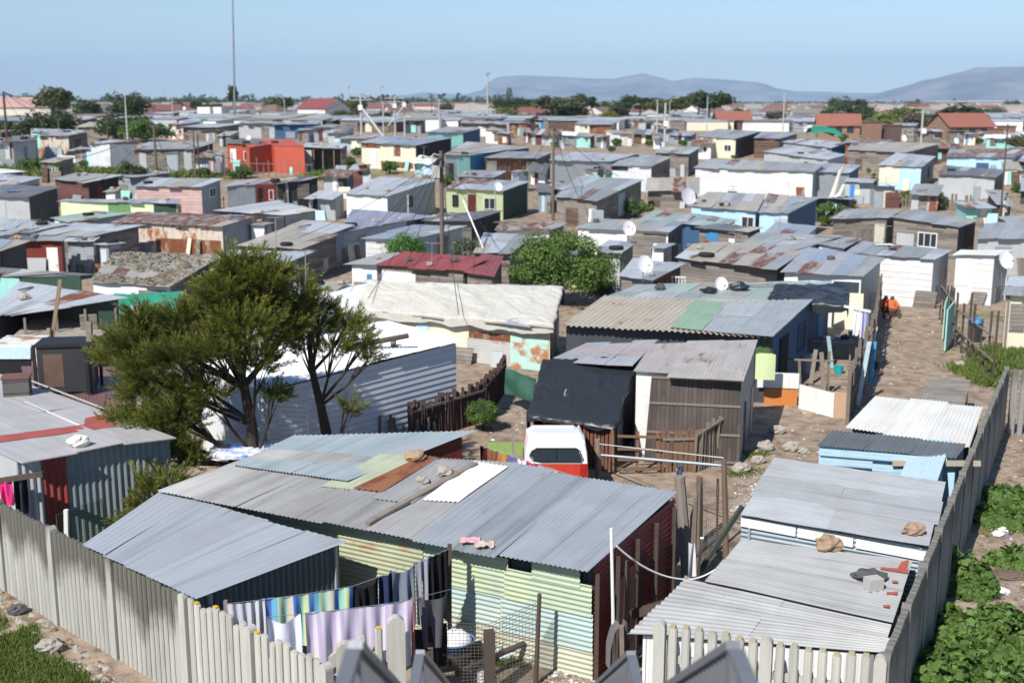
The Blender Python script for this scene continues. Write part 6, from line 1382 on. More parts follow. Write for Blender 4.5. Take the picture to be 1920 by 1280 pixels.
# left yard
gw_ = thing('gate', 'white steel rail gate leaning under the conifers', 'gate', PY(530, 812, 28.5) * 1); m = MB(); A, B = PY(490, 808, 28.2), PY(578, 813, 28.2)
for k in range(7): m.beam(A + Vector((0, 0, .12 * k)), B + Vector((0, 0, .12 * k)), .03, .045)
m.build('rails', FRAMEW, gw_); m = MB()
for q in (A, B): m.beam(q - Vector((0, 0, .6)), q + Vector((0, 0, .8)), .05, .05)
m.build('stile', FRAMEW, gw_)
hq = [PY(395, 822, 26.3), PY(520, 826, 26.3), PY(530, 806, 28.0), PY(410, 800, 28.0)]
drape('white and blue plastic cover heaped under the conifer trunks', hq, plain_mat((.66, .68, .72), .05, .1, second=(.08, .2, .55), streak=.05), -.35, (.15, .1, .1, .15), .12, seed=21)
beam_thing('beam', 'dark beam carrying pink washing at the red corner of the left shack', 'beam', PY(-30, 905, 23.3), PY(82, 888, 23.1), .1, .1, WOODD)
cloth('bright pink garment hanging from the dark beam at the left', PY(-4, 900, 23.2), PY(22, 898, 23.2), .55, cloth_mat((.72, .04, .22)), 2, .05, name='garment', seed=40)
cloth('dark garment beside the bright pink one at the left edge', PY(26, 897, 23.2), PY(50, 894, 23.2), .75, cloth_mat((.02, .02, .025)), 2, .05, name='garment', seed=41)
post('white stake standing behind the slat fence near the red ribbed corner', 124, 955, 126, 1085, .08, FRAMEW)
gnet = [P(112, 1050), P(232, 1000)]; gf = thing('netting_fence', 'sagging green netting in front of the ribbed grey-green wall', 'netting', gnet[0]); m = MB()
mesh_wire(m, gnet[0], gnet[1], 1.0, 1.0, .06, .004); m.build('netting', plain_mat((.04, .20, .15), .2, .2), gf)

# ------------------------------------------------------------------ stairs of the footbridge at the bottom
RAILM = plain_mat((.185, .195, .215), .12, .2, rough=.45, metal=.25, spec=.4)
st = thing('footbridge_stairs', 'grey steel stair rails of the footbridge with thin upright bars', 'stairs', (.2, 8, 0))
def sect(A, B, side):
    """Rail from A to B with bars down to a lower rail one metre below."""
    A, B = Vector(A), Vector(B)
    m = MB(); m.beam(A, B, .085, .05); m.build('handrail', RAILM, st)
    m = MB(); dn = Vector((0, 0, -.92)); m.beam(A + dn, B + dn, .05, .05); m.build('bottom_rail', RAILM, st)
    m = MB(); n = max(2, int((B - A).length / .115)); nn_ = Vector((-(B - A).y, (B - A).x, 0)).normalized() * side
    for i in range(1, n):
        p = A + (B - A) * (i / n) + nn_ * .0; m.beam(p - Vector((0, 0, .03)), p + dn, .03, .035)
    o = m.build('bars', RAILM, st)
for side, (px, py), (qx, qy) in ((-1, (664, 1215), (787, 1226)), (1, (1378, 1216), (1184, 1228))):
    A = PY(px, py, 6.2); B = PY(qx, qy, 10.1); k = Vector((0, 1, 0))
    for p in (A, B):
        m = MB(); m.box(p - Vector((0, .0, .5)), (.07, .07, .96)); m.build('newel', RAILM, st)
    C = Vector((A.x, A.y + 3.2, A.z - 1.9)); D = Vector((B.x, B.y + 4.5, B.z - 2.7))
    sect(A + Vector((0, -2.2, 0)), A - k * .05, side); sect(A + k * .05, Vector((B.x + (A.x - B.x) * .0, B.y - .9, B.z)), side); sect(Vector((B.x, B.y - .85, B.z)), B - k * .04, side); sect(B + k * .04, D, side)
m = MB()
zA, zB = PY(664, 1215, 6.2).z - 1.06, PY(787, 1226, 10.1).z - 1.06; cx_, hw_ = .2, 1.05
m.box((cx_, 5.0, zA - .06), (2.4, 2.4, .1))
for i in range(11):
    f = (i + .5) / 11; m.box((cx_, 6.2 + 3.0 * f, zA + (zB - zA) * f - .12), (1.95, .3, .05))
m.box((cx_, 9.7, zB - .06), (2.0, .95, .1))
for i in range(16):
    f = (i + .5) / 16; m.box((cx_, 10.2 + 5.2 * f, zB + (.05 - zB) * f - .12), (1.75, .33, .05))
m.build('treads', RAILM, st)
m = MB()
for s in (-1, 1):
    for y, z in ((5.2, zA - .12), (9.7, zB - .12)): m.box((cx_ + s * .8, y, z / 2), (.16, .16, z))
m.build('support_posts', RAILM, st)
# ------------------------------------------------------------------ poles, lamps, dishes, wires
POLEW = plain_mat((.14, .115, .095), .25, .35, rough=.9, streak=.5)
POLEG = plain_mat((.42, .42, .41), .1, .2, rough=.6)
def utility_pole(label, px, ytop, Y, r=.11, mat=POLEW, arm=0.0, box=None, name='utility_pole', arm_n=1):
    t = PY(px, ytop, Y); b = Vector((t.x, Y, ground(t.x, Y))); root = thing(name, label, 'utility pole', b); m = MB(); m.tube([b - Vector((0, 0, .2)), t], [r, r * .75], 9); m.build('pole', mat, root)
    if arm:
        for q in range(arm_n):
            m = MB(); c = t - Vector((0, 0, .35 + .5 * q)); m.beam(c - Vector((arm, -.1, 0)), c + Vector((arm, .1, 0)), .08, .1)
            a_ = m.build('crossarm', mat, root)
            for s in (-.9, -.45, .45, .9):
                m = MB(); p = c + Vector((arm * s, 0, .05)); m.tube([p, p + Vector((0, 0, .16))], [.04, .025], 6); m.build('insulator', plain_mat((.3, .3, .3), 0, .1), root, parent=a_)
    if box:
        m = MB(); c = PY(px, box, Y) + Vector((0, -.22, 0)); m.box(c, (.6, .4, .7)); m.build('transformer_box', plain_mat((.72, .72, .72), .05, .1), root)
    return t, root
tA, pA = utility_pole('tall weathered wooden pole with a meter box, in front of the yellow-green house', 827, 283, 61, .13)
m = MB(); m.box(PY(817, 322, 60.8), (.42, .25, .62)); m.build('meter_box', POLEG, pA); m = MB(); m.box(PY(838, 318, 60.8), (.2, .25, .5)); m.build('meter_box', plain_mat((.1, .1, .1), .1, .1), pA)
m = MB(); m.tube([tA - Vector((.05, 0, .25)), tA + Vector((-.35, -.1, -.15)), tA + Vector((-.5, -.1, -.3))], .04, 6); m.box(tA + Vector((-.6, -.12, -.33)), (.4, .16, .1)); m.build('lamp_arm', POLEG, pA)
st_b = P(940, 548); line_thing('stay_wire', 'pale diagonal stay running from the tall wooden pole down to the broad-leaved tree', 'stay', [PY(868, 375, 61.5), (st_b.x, st_b.y, .05)], .045, FRAMEW)
tB, _ = utility_pole('second wooden pole beside the log-plank shack', 1038, 240, 94, .13, arm=0)
tC, _ = utility_pole('leaning wooden pole with hanging fittings near the two outhouses', 288, 232, 104, .13, arm=.4)
utility_pole('slim leaning pole pair right of the outhouses', 362, 245, 106, .09)
utility_pole('dark pole standing behind the slim leaning one', 370, 250, 108, .08, WOODD)
tE, _ = utility_pole('grey power pole with crossarms and a white box by the far braced poles', 676, 176, 168, .17, POLEG, 1.6, 202, arm_n=2)
line_thing('brace', 'pale diagonal brace propping the leftmost of the far power poles', 'brace', [PY(680, 205, 167.6), PY(722, 262, 166)], .2, POLEG)
utility_pole('grey power pole with a white box and a double crossarm right of the braced one', 740, 180, 175, .17, POLEG, 1.5, 198, arm_n=2)
utility_pole('shorter grey pole with a white box and a thin brace', 758, 192, 190, .15, POLEG, .8, 197)
line_thing('brace', 'thin grey brace leaning against the shorter far pole', 'brace', [PY(756, 200, 189.5), PY(728, 236, 188)], .1, POLEG)
utility_pole('plain grey pole between the braced poles and the palm', 718, 190, 210, .14, POLEG)
utility_pole('plain grey pole right of the palm', 823, 185, 215, .14, POLEG, .8)
tF, _ = utility_pole('grey pole carrying a large white box before the dark gum trees', 1248, 193, 160, .17, POLEG, 0, 232)
utility_pole('slimmer grey pole left of the one with the large white box', 1233, 188, 190, .13, POLEG)
utility_pole('tall pale pole on the right plain above the red tile roofs', 1471, 176, 230, .14, POLEG)
tG, _ = utility_pole('white stubby pole with a wide crossarm beside the yellow-green tree', 1731, 206, 165, .16, POLEG, 1.0, 246)
utility_pole('thin dark pole at the far right in front of the brick towers', 1890, 232, 95, .07, WOODD)
utility_pole('thin grey pole by the far umbrella tree', 1327, 180, 260, .12, POLEG)
tH, _ = utility_pole('dark pole at the far left edge among the roofs', 6, 172, 135, .16, WOODD, .8)
utility_pole('leaning dark pole behind the white corrugated shack', 199, 200, 150, .12, WOODD)
utility_pole('short pale post rising from the lilac-grey roof', 765, 365, 78, .07, POLEG)
utility_pole('thin post carrying the dish before the dark green side wall', 928, 350, 80, .05, POLEG)
utility_pole('slim grey stick on the roof of the blue house', 1343, 550, 47, .06, WOODP)
def street_lamp(label, px, ytop, Y, side=-1, reach=18, r=.1, name='street_lamp'):
    t = PY(px, ytop + 8, Y); b = Vector((t.x, Y, ground(t.x, Y))); root = thing(name, label, 'street lamp', b); k = Y / F_PX; m = MB()
    m.tube([b, t], [r, r * .6], 8); m.build('pole', POLEG, root); m = MB(); e = t + Vector((side * reach * k, 0, 8 * k))
    m.tube([t, t + Vector((side * reach * k * .4, 0, 6 * k)), e], [r * .6, r * .5, r * .4], 6); m.build('arm', POLEG, root); m = MB(); m.box(e + Vector((side * .35, 0, 0)), (.9, .3, .18)); m.build('lamp_head', plain_mat((.3, .3, .31), 0, .1), root)
street_lamp('nearest grey street lamp, its arm curving over the dark bush at the far left', 234, 170, 165, -1, 18, .14)
street_lamp('fainter street lamp between the tall gum tree and the nearest lamp', 133, 176, 260, -1, 11, .14)
street_lamp('fainter street lamp right of the nearest one', 322, 173, 260, -1, 13, .14)
street_lamp('street lamp with a flat head right of the tall thin mast', 533, 180, 270, -1, 12, .14)
street_lamp('double-armed lamp pole left of the gum trio', 1185, 196, 300, 1, 8, .1)
street_lamp('lamp with a short arm before the dark gum trees', 1256, 184, 200, 1, 8, .1)
t = PY(434, -120, 290); b = PY(440, 222, 290); b.z = ground(b.x, 290); mast = thing('lattice_mast', 'very tall thin steel mast rising out of the top of the picture', 'mast', b)
m = MB(); m.tube([b, b * .55 + t * .45, t], [.26, .2, .09], 8); m.build('shaft', plain_mat((.20, .21, .23), .1, .2), mast)
m = MB(); m.box(b + Vector((0, 0, .3)), (2.4, 2.4, .9)); m.build('footing', WALL['gp'], mast)
t = PY(914, 139, 380); b = Vector((t.x, 380, ground(t.x, 380))); hm = thing('high_mast_light', 'tall pale high-mast light standing before the mountain edge', 'mast light', b); m = MB(); m.tube([b, t], [.32, .2], 8); m.build('shaft', POLEG, hm)
m = MB(); m.tube([t, t + Vector((0, 0, .35))], [.85, .85], 12); m.build('lamp_ring', plain_mat((.3, .3, .32), 0, .1), hm)
for px, y in ((653, 163), (714, 163)):
    t = PY(px, y, 700); b = Vector((t.x, 700, ground(t.x, 700))); hm = thing('high_mast_light', ['fainter high-mast light left of the far power poles', 'fainter high-mast light above the far power poles'][px > 700], 'mast light', b); m = MB(); m.tube([b, t], [.3, .2], 6); m.build('shaft', POLEG, hm); m = MB(); m.tube([t, t + Vector((0, 0, .5))], [1.6, 1.6], 10); m.build('lamp_ring', POLEG, hm)
DISHM = plain_mat((.68, .68, .68), .06, .15, rough=.5); DISHG = plain_mat((.5, .5, .52), .06, .15, rough=.5)
def dish(label, px, py, wpx, dia=.78, az=.35, drop=1.0, mat=DISHM, logo=False):
    Y = dia * F_PX / wpx; c = PY(px, py, Y); root = thing('satellite_dish', label, 'satellite dish', c); n = Vector((sin(az), -cos(az), .42)).normalized(); u = n.cross(Vector((0, 0, 1))).normalized(); v = u.cross(n); r = dia / 2; m = MB()
    m.grid(lambda a, b: c + (u * cos(a * 2 * pi) + v * sin(a * 2 * pi) * 1.12) * r * b - n * .12 * dia * (1 - b * b), 24, 6)
    o = m.build('reflector', mat, root, smooth=True)
    m = MB(); f = c + n * dia * .5 - v * .15; m.tube([c - v * r * 1.05 - n * .02, f - v * .12, f], .014, 5); m.box(f, (.07, .07, .09)); m.build('feed_arm', STEEL, root)
    m = MB(); k = c - n * .13 * dia; m.tube([k, k - n * .12 - Vector((0, 0, .1)), k - n * .12 - Vector((0, 0, drop))], .03, 6); m.build('mast', STEEL, root)
    if logo:
        m = MB(); q = c - n * (.12 * dia * .85) + n * .006; m.tube([q + v * .12 + (u * cos(a) + v * sin(a)) * .055 for a in [k_ * pi / 6 for k_ in range(13)]], .014, 4); m.build('emblem', plain_mat((.55, .08, .05), 0, .1), root)
for a in (('large white satellite dish with a red emblem in front of the broad-leaved tree roofs', 1180, 428, 26, .72, .3, 1.3, DISHM, True), ('biggest white satellite dish over the white eave board', 1210, 495, 31, .68, .35, 1.0), ('white dish standing on the littered roof of the blue house', 1353, 532, 25, .52, .25, .6),
          ('white dish on a thin post before the dark green side wall', 934, 350, 16, .64, .3, .6), ('white dish beside the second wooden pole', 1053, 271, 17, .85, 1.0, 1.0), ('pale dish mounted at the white corrugated shack by the lane', 1887, 487, 32, .73, .3, 1.3, DISHM), ('white dish above the red shack', 465, 258, 10, .6, .4, 1.0),
          ('dull grey-white dish at the cream roof edge left of the light blue house', 1291, 368, 30, 1.15, .4, .8, DISHG), ('white dish on the far roofs below the brick towers', 1695, 259, 12, .85, .3, 1.0), ('white dish among the far roofs under the long red tile roof', 1793, 264, 11, .85, .3, 1.0), ('white dish over the long far roofs left of the second wooden pole', 947, 251, 9, .8, .5, 1.0),
          ('small white dish right of the green canopy roof', 1510, 243, 10, .85, .4, 1.0), ('small white dish beside the white outhouse in the far field', 398, 240, 8, .8, .3, 1.2), ('small white dish at the far roofs left of the braced poles', 651, 228, 6, .8, .3, 1.0), ('small white dish on a far roof right of the mast', 345, 203, 6, .9, .3, 1.0)): dish(*a)
rnd = random.Random(77)
def wire(a, b, sag): line_thing('overhead_wire', 'thin dark overhead wire strung from a pole to the roofs', 'wire', [a, b], .014 if a.y < 80 else .024, plain_mat((.02, .02, .022), 0, 0), sag, 'overhead wires')
for px, py, h in ((700, 428, 2.4), (640, 470, 2.2), (760, 500, 2.2), (905, 372, 2.4), (690, 560, 2.2), (560, 445, 2.3), (980, 520, 2.3), (860, 590, 2.0), (740, 410, 2.3)): wire(tA - Vector((0, 0, .3)), P(px, py, h), .35)
wire(tA, tB, .8); wire(tB, PY(1060, 232, 190), 1.0); wire(tC, tH, 1.2); wire(tC, PY(362, 247, 106), .6); wire(tE, PY(740, 184, 175), .6); wire(tH, P(185, 262, 3), .5); wire(tC, P(120, 300, 2.4), .6)
for px, py, h in ((1090, 380, 2.4), (1160, 330, 2.6), (970, 330, 2.4)): wire(tB, P(px, py, h), .4)
for px, y in ((120, 175), (60, 190), (300, 205)): wire(tH, PY(px, y + 40, 150), 1.0)
wire(tE, tF, 3.0); wire(tF, tG, 3.0); wire(tE, PY(440, 215, 200), 2.0)
for px, py, h in ((330, 345, 2.4), (180, 345, 2.3), (440, 300, 2.5)): wire(tC, P(px, py, h), .4)

# ------------------------------------------------------------------ packed shacks between the ones above
def hull(pts):
    pts = sorted(set(pts)); lo = []; up = []
    for q in pts:
        while len(lo) > 1 and (lo[-1][0] - lo[-2][0]) * (q[1] - lo[-2][1]) - (lo[-1][1] - lo[-2][1]) * (q[0] - lo[-2][0]) <= 0: lo.pop()
        lo.append(q)
    for q in reversed(pts):
        while len(up) > 1 and (up[-1][0] - up[-2][0]) * (q[1] - up[-2][1]) - (up[-1][1] - up[-2][1]) * (q[0] - up[-2][0]) <= 0: up.pop()
        up.append(q)
    return lo[:-1] + up[:-1]
def inside(h, x, y):
    for i in range(len(h)):
        a, b = h[i], h[(i + 1) % len(h)]
        if (b[0] - a[0]) * (y - a[1]) - (b[1] - a[1]) * (x - a[0]) < 0: return False
    return True
def sat(A, B, g):
    for Q in (A, B):
        for i in range(4):
            e = Q[(i + 1) % 4] - Q[i]; n = Vector((e.y, -e.x)).normalized(); a = [n.dot(p) for p in A]; b = [n.dot(p) for p in B]
            if max(a) + g < min(b) or max(b) + g < min(a): return False
    return True
OCC = []
def reg(f):
    pr = [proj(p) for p in f[1]]; h = hull([(round(x, 2), round(y, 2)) for x, y in pr]); xs_ = [p[0] for p in pr]; base = max(pr[0][1], pr[1][1]); eave = min(pr[4][1], pr[5][1])
    OCC.append((h, (min(xs_), max(xs_), min(p[1] for p in pr), max(p[1] for p in pr)), (min(pr[0][0], pr[1][0]), max(pr[0][0], pr[1][0]), eave, base), f[0], min(p.y for p in f[1])))
for f in FOOT: reg(f)
HAND = [f for f in FOOT]
KEEP = [(1600, 545, 1960, 760), (0, 312, 250, 336), (840, 620, 1450, 1000), (0, 640, 1000, 1300)]
def try_fill(px, py, w_, d_, h0, h1, rz, lim, gap=.25):
    for k in KEEP:
        if k[0] < px < k[2] and k[1] < py < k[3]: return None
    for o in OCC:
        if o[1][0] <= px <= o[1][1] and o[1][2] <= py <= o[1][3] and inside(o[0], px, py): return None
    b = P(px, py); e = Vector((cos(rz), sin(rz), 0)); n = Vector((-e.y, e.x, 0)); c0 = b - e * w_ / 2
    cs = [c0, c0 + e * w_, c0 + e * w_ + n * d_, c0 + n * d_]; fl = [Vector((p.x, p.y)) for p in cs]
    for o in OCC:
        if abs(o[3][0].x - b.x) < 26 and abs(o[3][0].y - b.y) < 30 and sat(fl, o[3], gap): return None
    c = [Vector((p.x, p.y, ground(p.x, p.y) + (h0 if i < 2 else h1))) for i, p in enumerate(cs)]; pr = [proj(p) for p in c]; x0, x1, yt = min(p[0] for p in pr), max(p[0] for p in pr), min(p[1] for p in pr)
    for o in OCC:
        if o[4] > b.y and not (x1 < o[2][0] + 3 or x0 > o[2][1] - 3) and o[1][3] > yt:
            ov_ = (min(x1, o[2][1]) - max(x0, o[2][0])) / max(1, o[2][1] - o[2][0])
            if ov_ > .2 and yt < o[2][3] - lim * (o[2][3] - o[2][2]): return None
    return c
def short(l):
    for k in (' with ', ',', ' under ', ' over ', ' behind ', ' beside ', ' between ', ' at ', ' in front', ' right of', ' left of', ' joined', ' by ', ' hung', ' streaked', ' wrapped', ' bearing', ' before', ' crossed', ' next to', ' and ', ' on ', ' of ', ' strewn'): l = l.split(k)[0]
    return ' '.join(l.split()[:6])
RN = {'gl': 'pale tin', 'gm': 'grey tin', 'gd': 'dark tin', 'gb': 'bluish tin', 'gn': 'greenish', 'be': 'faded beige', 'ru': 'rust-mottled', 'pu': 'lilac-grey', 'wh': 'white'}
WN = {'w': 'white', 'gw': 'grey plank', 'gc': 'grey ribbed', 'dk': 'dark', 'gp': 'pale grey', 'br': 'brown board', 'cr': 'cream', 'sb': 'sky blue', 'bl': 'dark blue', 'te': 'turquoise', 'pk': 'pink', 'rs': 'rusty', 'rw': 'rust-stained', 'gh': 'ribbed', 'mr': 'maroon', 'gn': 'green'}
rnd = random.Random(2024); seen = {}
def fill(c, far):
    rf = rnd.choices(list(RN), (6, 8, 3, 4, 1.5, 4, 4, 2, 1.5))[0]; wf = rnd.choices(list(WN), (5, 6, 4, 3, 4, 3, 2, 1.5, 1, 1, .8, 1.5, 1.5, 3, .8, .5))[0]
    wr = rnd.choice(('dk', 'gw', 'gc', 'gh', wf)); b = sum(c, Vector()) / 4
    nr = min(HAND, key=lambda f: (Vector((b.x, b.y)) - (f[0][0] + f[0][2]) / 2).length); q = (nr[0][0] + nr[0][2]) / 2
    rel = 'behind' if b.y > q.y + 3 else 'before' if b.y < q.y - 3 else 'right of' if b.x > q.x else 'left of'
    lb = f"{RN[rf]} roofed lean-to with {WN[wf]} front {rel} the {short(nr[2])}" if not far else f"far {RN[rf]} roofed shack with {WN[wf]} front beyond the {short(nr[2])}"
    lb = ' '.join(lb.split()[:16]); fe = []
    if rnd.random() < .6: s = rnd.uniform(.1, .6); fe.append(('door', 'f', s, s + .17, rnd.choice((RD, WD_, CD, BD, GD, DARK)), 1.7))
    if rnd.random() < .4: s = rnd.uniform(.55, .72); fe.append(('win', 'f', s, s + .2, .8, 1.5))
    if rnd.random() < .7: s = rnd.uniform(0, .6); fe.append(('panel', 'f', s, s + rnd.uniform(.2, .4), rnd.uniform(0, .5), rnd.uniform(1.1, 1.7), rnd.choice(('gc', 'w', 'gw', 'rs', 'gp', 'cr', 'te', 'sb', 'gv', 'rw', 'mr'))))
    if rnd.random() < .4: s = rnd.uniform(0, .5); fe.append(('panel', 'r', s, s + rnd.uniform(.2, .5), rnd.uniform(0, .5), rnd.uniform(1.1, 1.7), rnd.choice(('gc', 'gw', 'gp', 'br', 'bl'))))
    seen[lb] = seen.get(lb, 0) + 1
    shack(lb, None, 0, 0, rf, f'{wf} {wr} {wf}', fe, W=c, over=(rnd.uniform(.05, .25), rnd.uniform(.1, .35), .12), jag=.3, group='low lean-tos packed between the shacks' if not far else 'far shacks packed towards the town', sheet=rnd.choice((.7, .85, 1.1)))
    reg(FOOT[-1])
n = 0
for _ in range(22000):
    if n >= 135: break
    px, py = rnd.uniform(-30, 1950), rnd.uniform(268, 600)
    if px > 1600 and py > 520: continue
    c = try_fill(px, py, rnd.uniform(1.4, 5.0), rnd.uniform(1.4, 4.0), rnd.uniform(1.4, 2.0), rnd.uniform(1.7, 2.3), R(rnd.gauss(-13, 9)), .33, .12)
    if c: fill(c, False); n += 1
print('mid fill', n); n = 0
for _ in range(6000):
    if n >= 85: break
    px, py = rnd.uniform(-30, 1950), rnd.uniform(238, 275)
    c = try_fill(px, py, rnd.uniform(3, 9), rnd.uniform(3, 7), rnd.uniform(1.9, 2.4), rnd.uniform(2.2, 2.8), R(rnd.gauss(-10, 9)), .4, .2)
    if c: fill(c, True); n += 1
print('far fill', n)
rnd = random.Random(404); rm_, wm_ = MB(), MB()
for _ in range(520):
    px, py = rnd.uniform(-60, 1980), 215 + 32 * rnd.random(); b = P(px, py); rz = R(rnd.gauss(-10, 9)); e = Vector((cos(rz), sin(rz), 0)); n_v = Vector((-e.y, e.x, 0)); w_, d_, h = rnd.uniform(5, 11), rnd.uniform(4, 8), rnd.uniform(1.9, 2.4)
    if any(abs(o[3][0].x - b.x) < 22 and abs(o[3][0].y - b.y) < 22 and sat([Vector((q.x, q.y)) for q in (b - e * w_ / 2, b + e * w_ / 2, b + e * w_ / 2 + n_v * d_, b - e * w_ / 2 + n_v * d_)], o[3], .2) for o in OCC): continue
    q = [b - e * w_ / 2, b + e * w_ / 2, b + e * w_ / 2 + n_v * d_, b - e * w_ / 2 + n_v * d_]; U = [p + Vector((0, 0, h + (.4 if i > 1 else 0))) for i, p in enumerate(q)]; mi = rnd.randrange(6)
    for i in range(4): wm_.face([q[i] - Vector((0, 0, .4)), q[(i + 1) % 4] - Vector((0, 0, .4)), U[(i + 1) % 4], U[i]], None, rnd.random(), rnd.randrange(6))
    cen = sum(U, Vector()) / 4; O = [cen + (p - cen) * 1.06 + Vector((0, 0, .05)) for p in U]; rm_.face(O, None, rnd.random(), mi)
o = rm_.build('far_roofs', [ROOF[k_] for k_ in ('gl', 'gm', 'be', 'ru', 'gm', 'gl')]); o['kind'] = 'stuff'; o['label'] = 'mass of low tin roofs packed towards the town'
o = wm_.build('far_walls', [WALL[k_] for k_ in ('gp', 'w', 'gw', 'dk', 'cr', 'br')]); o['kind'] = 'stuff'; o['label'] = 'walls of the low tin roofs packed towards the town'
# stones, tyres, planks and cloths that hold the sheets down
rnd = random.Random(99); TYRE = plain_mat((.015, .015, .016), .1, .2, rough=.8); k = 0
for f in FOOT:
    c = f[1][4:]; ym = sum(p.y for p in c) / 4
    if not (40 < ym < 150) or 'tarpaulin' in f[2] or 'white-sheeted' in f[2]: continue
    for _ in range(rnd.choice((0, 1, 1, 2, 3))):
        p = bil(c, rnd.uniform(.08, .92), rnd.uniform(.08, .9)); q = rnd.random(); k += 1
        if q < .55: rock('small stone weighing down the tin sheets of a shack roof', p + Vector((0, 0, .03)), rnd.uniform(.1, .2), rnd.choice((STONE, STONE, STONE, STONED, STONE, STONEO)), k, 'stones weighing down the shack roofs')
        elif q < .72:
            m = MB(); r_ = rnd.uniform(.26, .33); cc = p + Vector((0, 0, .12)); tt = [cc + Vector((cos(a * pi / 8) * r_, sin(a * pi / 8) * r_, 0)) for a in range(17)]; m.tube(tt, .09, 6); tag(m.build('tyre', TYRE), 'old black tyre lying flat on a shack roof', 'tyre', 'tyres on the shack roofs')
        elif q < .93:
            a = rnd.random() * 3; L = rnd.uniform(.6, 1.5); d = Vector((cos(a) * L, sin(a) * L, 0)); beam_thing('plank', 'loose weathered plank lying on a shack roof', 'plank', p + Vector((0, 0, .1)) - d / 2, p + Vector((0, 0, .13)) + d / 2, .12, .05, WOODP, 'planks on the shack roofs')
        else:
            s_ = rnd.randrange(99); m = MB(); m.grid(lambda a, b: p + Vector(((a - .5) * .9, (b - .5) * .6, .06 + .07 * mnoise.noise(Vector((a * 4 + s_, b * 4, 1))))), 8, 6); tag(m.build('rag', rnd.choice((TARPB, PAPER, CLOTHW, cloth_mat((.10, .22, .45)))), smooth=True), 'crumpled sheet of plastic or cloth left on a shack roof', 'cloth', 'cloths on the shack roofs')
# boards leaning on walls, aerials on roofs and weeds in the gaps
rnd = random.Random(321); n = 0
for f in FOOT:
    c = f[1]; a, b = c[0], c[1]; d = Vector((b.x - a.x, b.y - a.y, 0)); L = d.length
    if not (38 < (a.y + b.y) / 2 < 135) or L < 1.5: continue
    e = d / L; nn = Vector((e.y, -e.x, 0))
    for _ in range(rnd.choice((0, 1, 1, 2, 3))):
        s = rnd.uniform(.05, .9) * L; p = a + e * s + nn * rnd.uniform(.05, .2); p.z = ground(p.x, p.y) - .03; w_, h = rnd.uniform(.25, 1.3), rnd.uniform(.5, 1.6); q = p - nn * rnd.uniform(.12, .2) + Vector((0, 0, h)) + e * rnd.uniform(-.2, .2); m = MB()
        m.hexa([p, p + e * w_, p + e * w_ + nn * .025, p + nn * .025, q, q + e * w_, q + e * w_ + nn * .025, q + nn * .025]); n += 1
        tag(m.build('board', WALL[rnd.choice(('gw', 'gc', 'rs', 'w', 'gp', 'gv', 'br', 'cr', 'sb', 'gh', 'mr', 'te', 'gw', 'gc'))]), 'odd board or sheet leaning against a shack wall', 'board', 'boards and sheets leaning on the shack walls')
    if rnd.random() < .3:
        t_ = bil(c[4:], rnd.uniform(.1, .9), rnd.uniform(.1, .9)); h = rnd.uniform(.8, 2.0); m = MB(); m.tube([t_ - Vector((0, 0, .1)), t_ + Vector((.03, 0, h))], .022, 5); r = thing('aerial', 'thin television aerial standing on a shack roof', 'aerial', t_, 'aerials on the shack roofs'); m.build('mast', STEEL, r)
        m = MB(); z = t_ + Vector((.03, 0, h)); ax = Vector((cos(n), sin(n), 0)); ay = Vector((-ax.y, ax.x, 0)); m.beam(z - ax * .35, z + ax * .35, .02, .02)
        for j in range(6): k_ = z + ax * (-.35 + .14 * j); m.beam(k_ - ay * (.25 - .02 * j), k_ + ay * (.25 - .02 * j), .012, .012)
        m.build('antenna', STEEL, r)
WEEDP = None; n = 0
for _ in range(4000):
    if n >= 34: break
    px, py = rnd.uniform(0, 1920), rnd.uniform(262, 560)
    if any(o[1][0] <= px <= o[1][1] and o[1][2] <= py <= o[1][3] and inside(o[0], px, py) for o in OCC) or (px > 1600 and py > 500): continue
    b = P(px, py)
    if WEEDP is None: WEEDP = broad_tree('scrubby weed growing in a gap between shacks', b, .9, (.75, .6, .45), LEAF_WEED, 22, 45, .15, .45, 500, name='weed_bush', cat='bush', group='weeds in the gaps between the shacks', trunk_r=.03)
    else: copy_tree(WEEDP, b, rnd.random() * 6, rnd.uniform(.6, 1.5))
    n += 1
# litter on the buried roof
rnd = random.Random(12); m = MB(); c = litter_c
for _ in range(3200):
    p = bil(c, rnd.random(), rnd.random()) + Vector((0, 0, .03))
    if mnoise.noise(p * .55) < -.15: continue
    z = .02 * (7 ** (rnd.random() ** 2.5)); a = rnd.random() * 6; mi = rnd.choice((0, 0, 1, 1, 2, 3))
    pts = [p + Vector((cos(a + j * 2.1) * z * rnd.uniform(.5, 2), sin(a + j * 2.1) * z, 0)) for j in range(3)]; tp = p + Vector((0, 0, z * .7))
    for j in range(3): m.face([pts[j], pts[(j + 1) % 3], tp], [(0, 0), (.1, 0), (.05, .1)], .5, mi)
o = m.build('roof_litter', [plain_mat((.15, .125, .085), .2, .3), plain_mat((.20, .18, .12), .2, .3), STONED, TARPB]); o['kind'] = 'stuff'; o['label'] = 'gravel, twigs and scraps heaped on the wide buried roof'

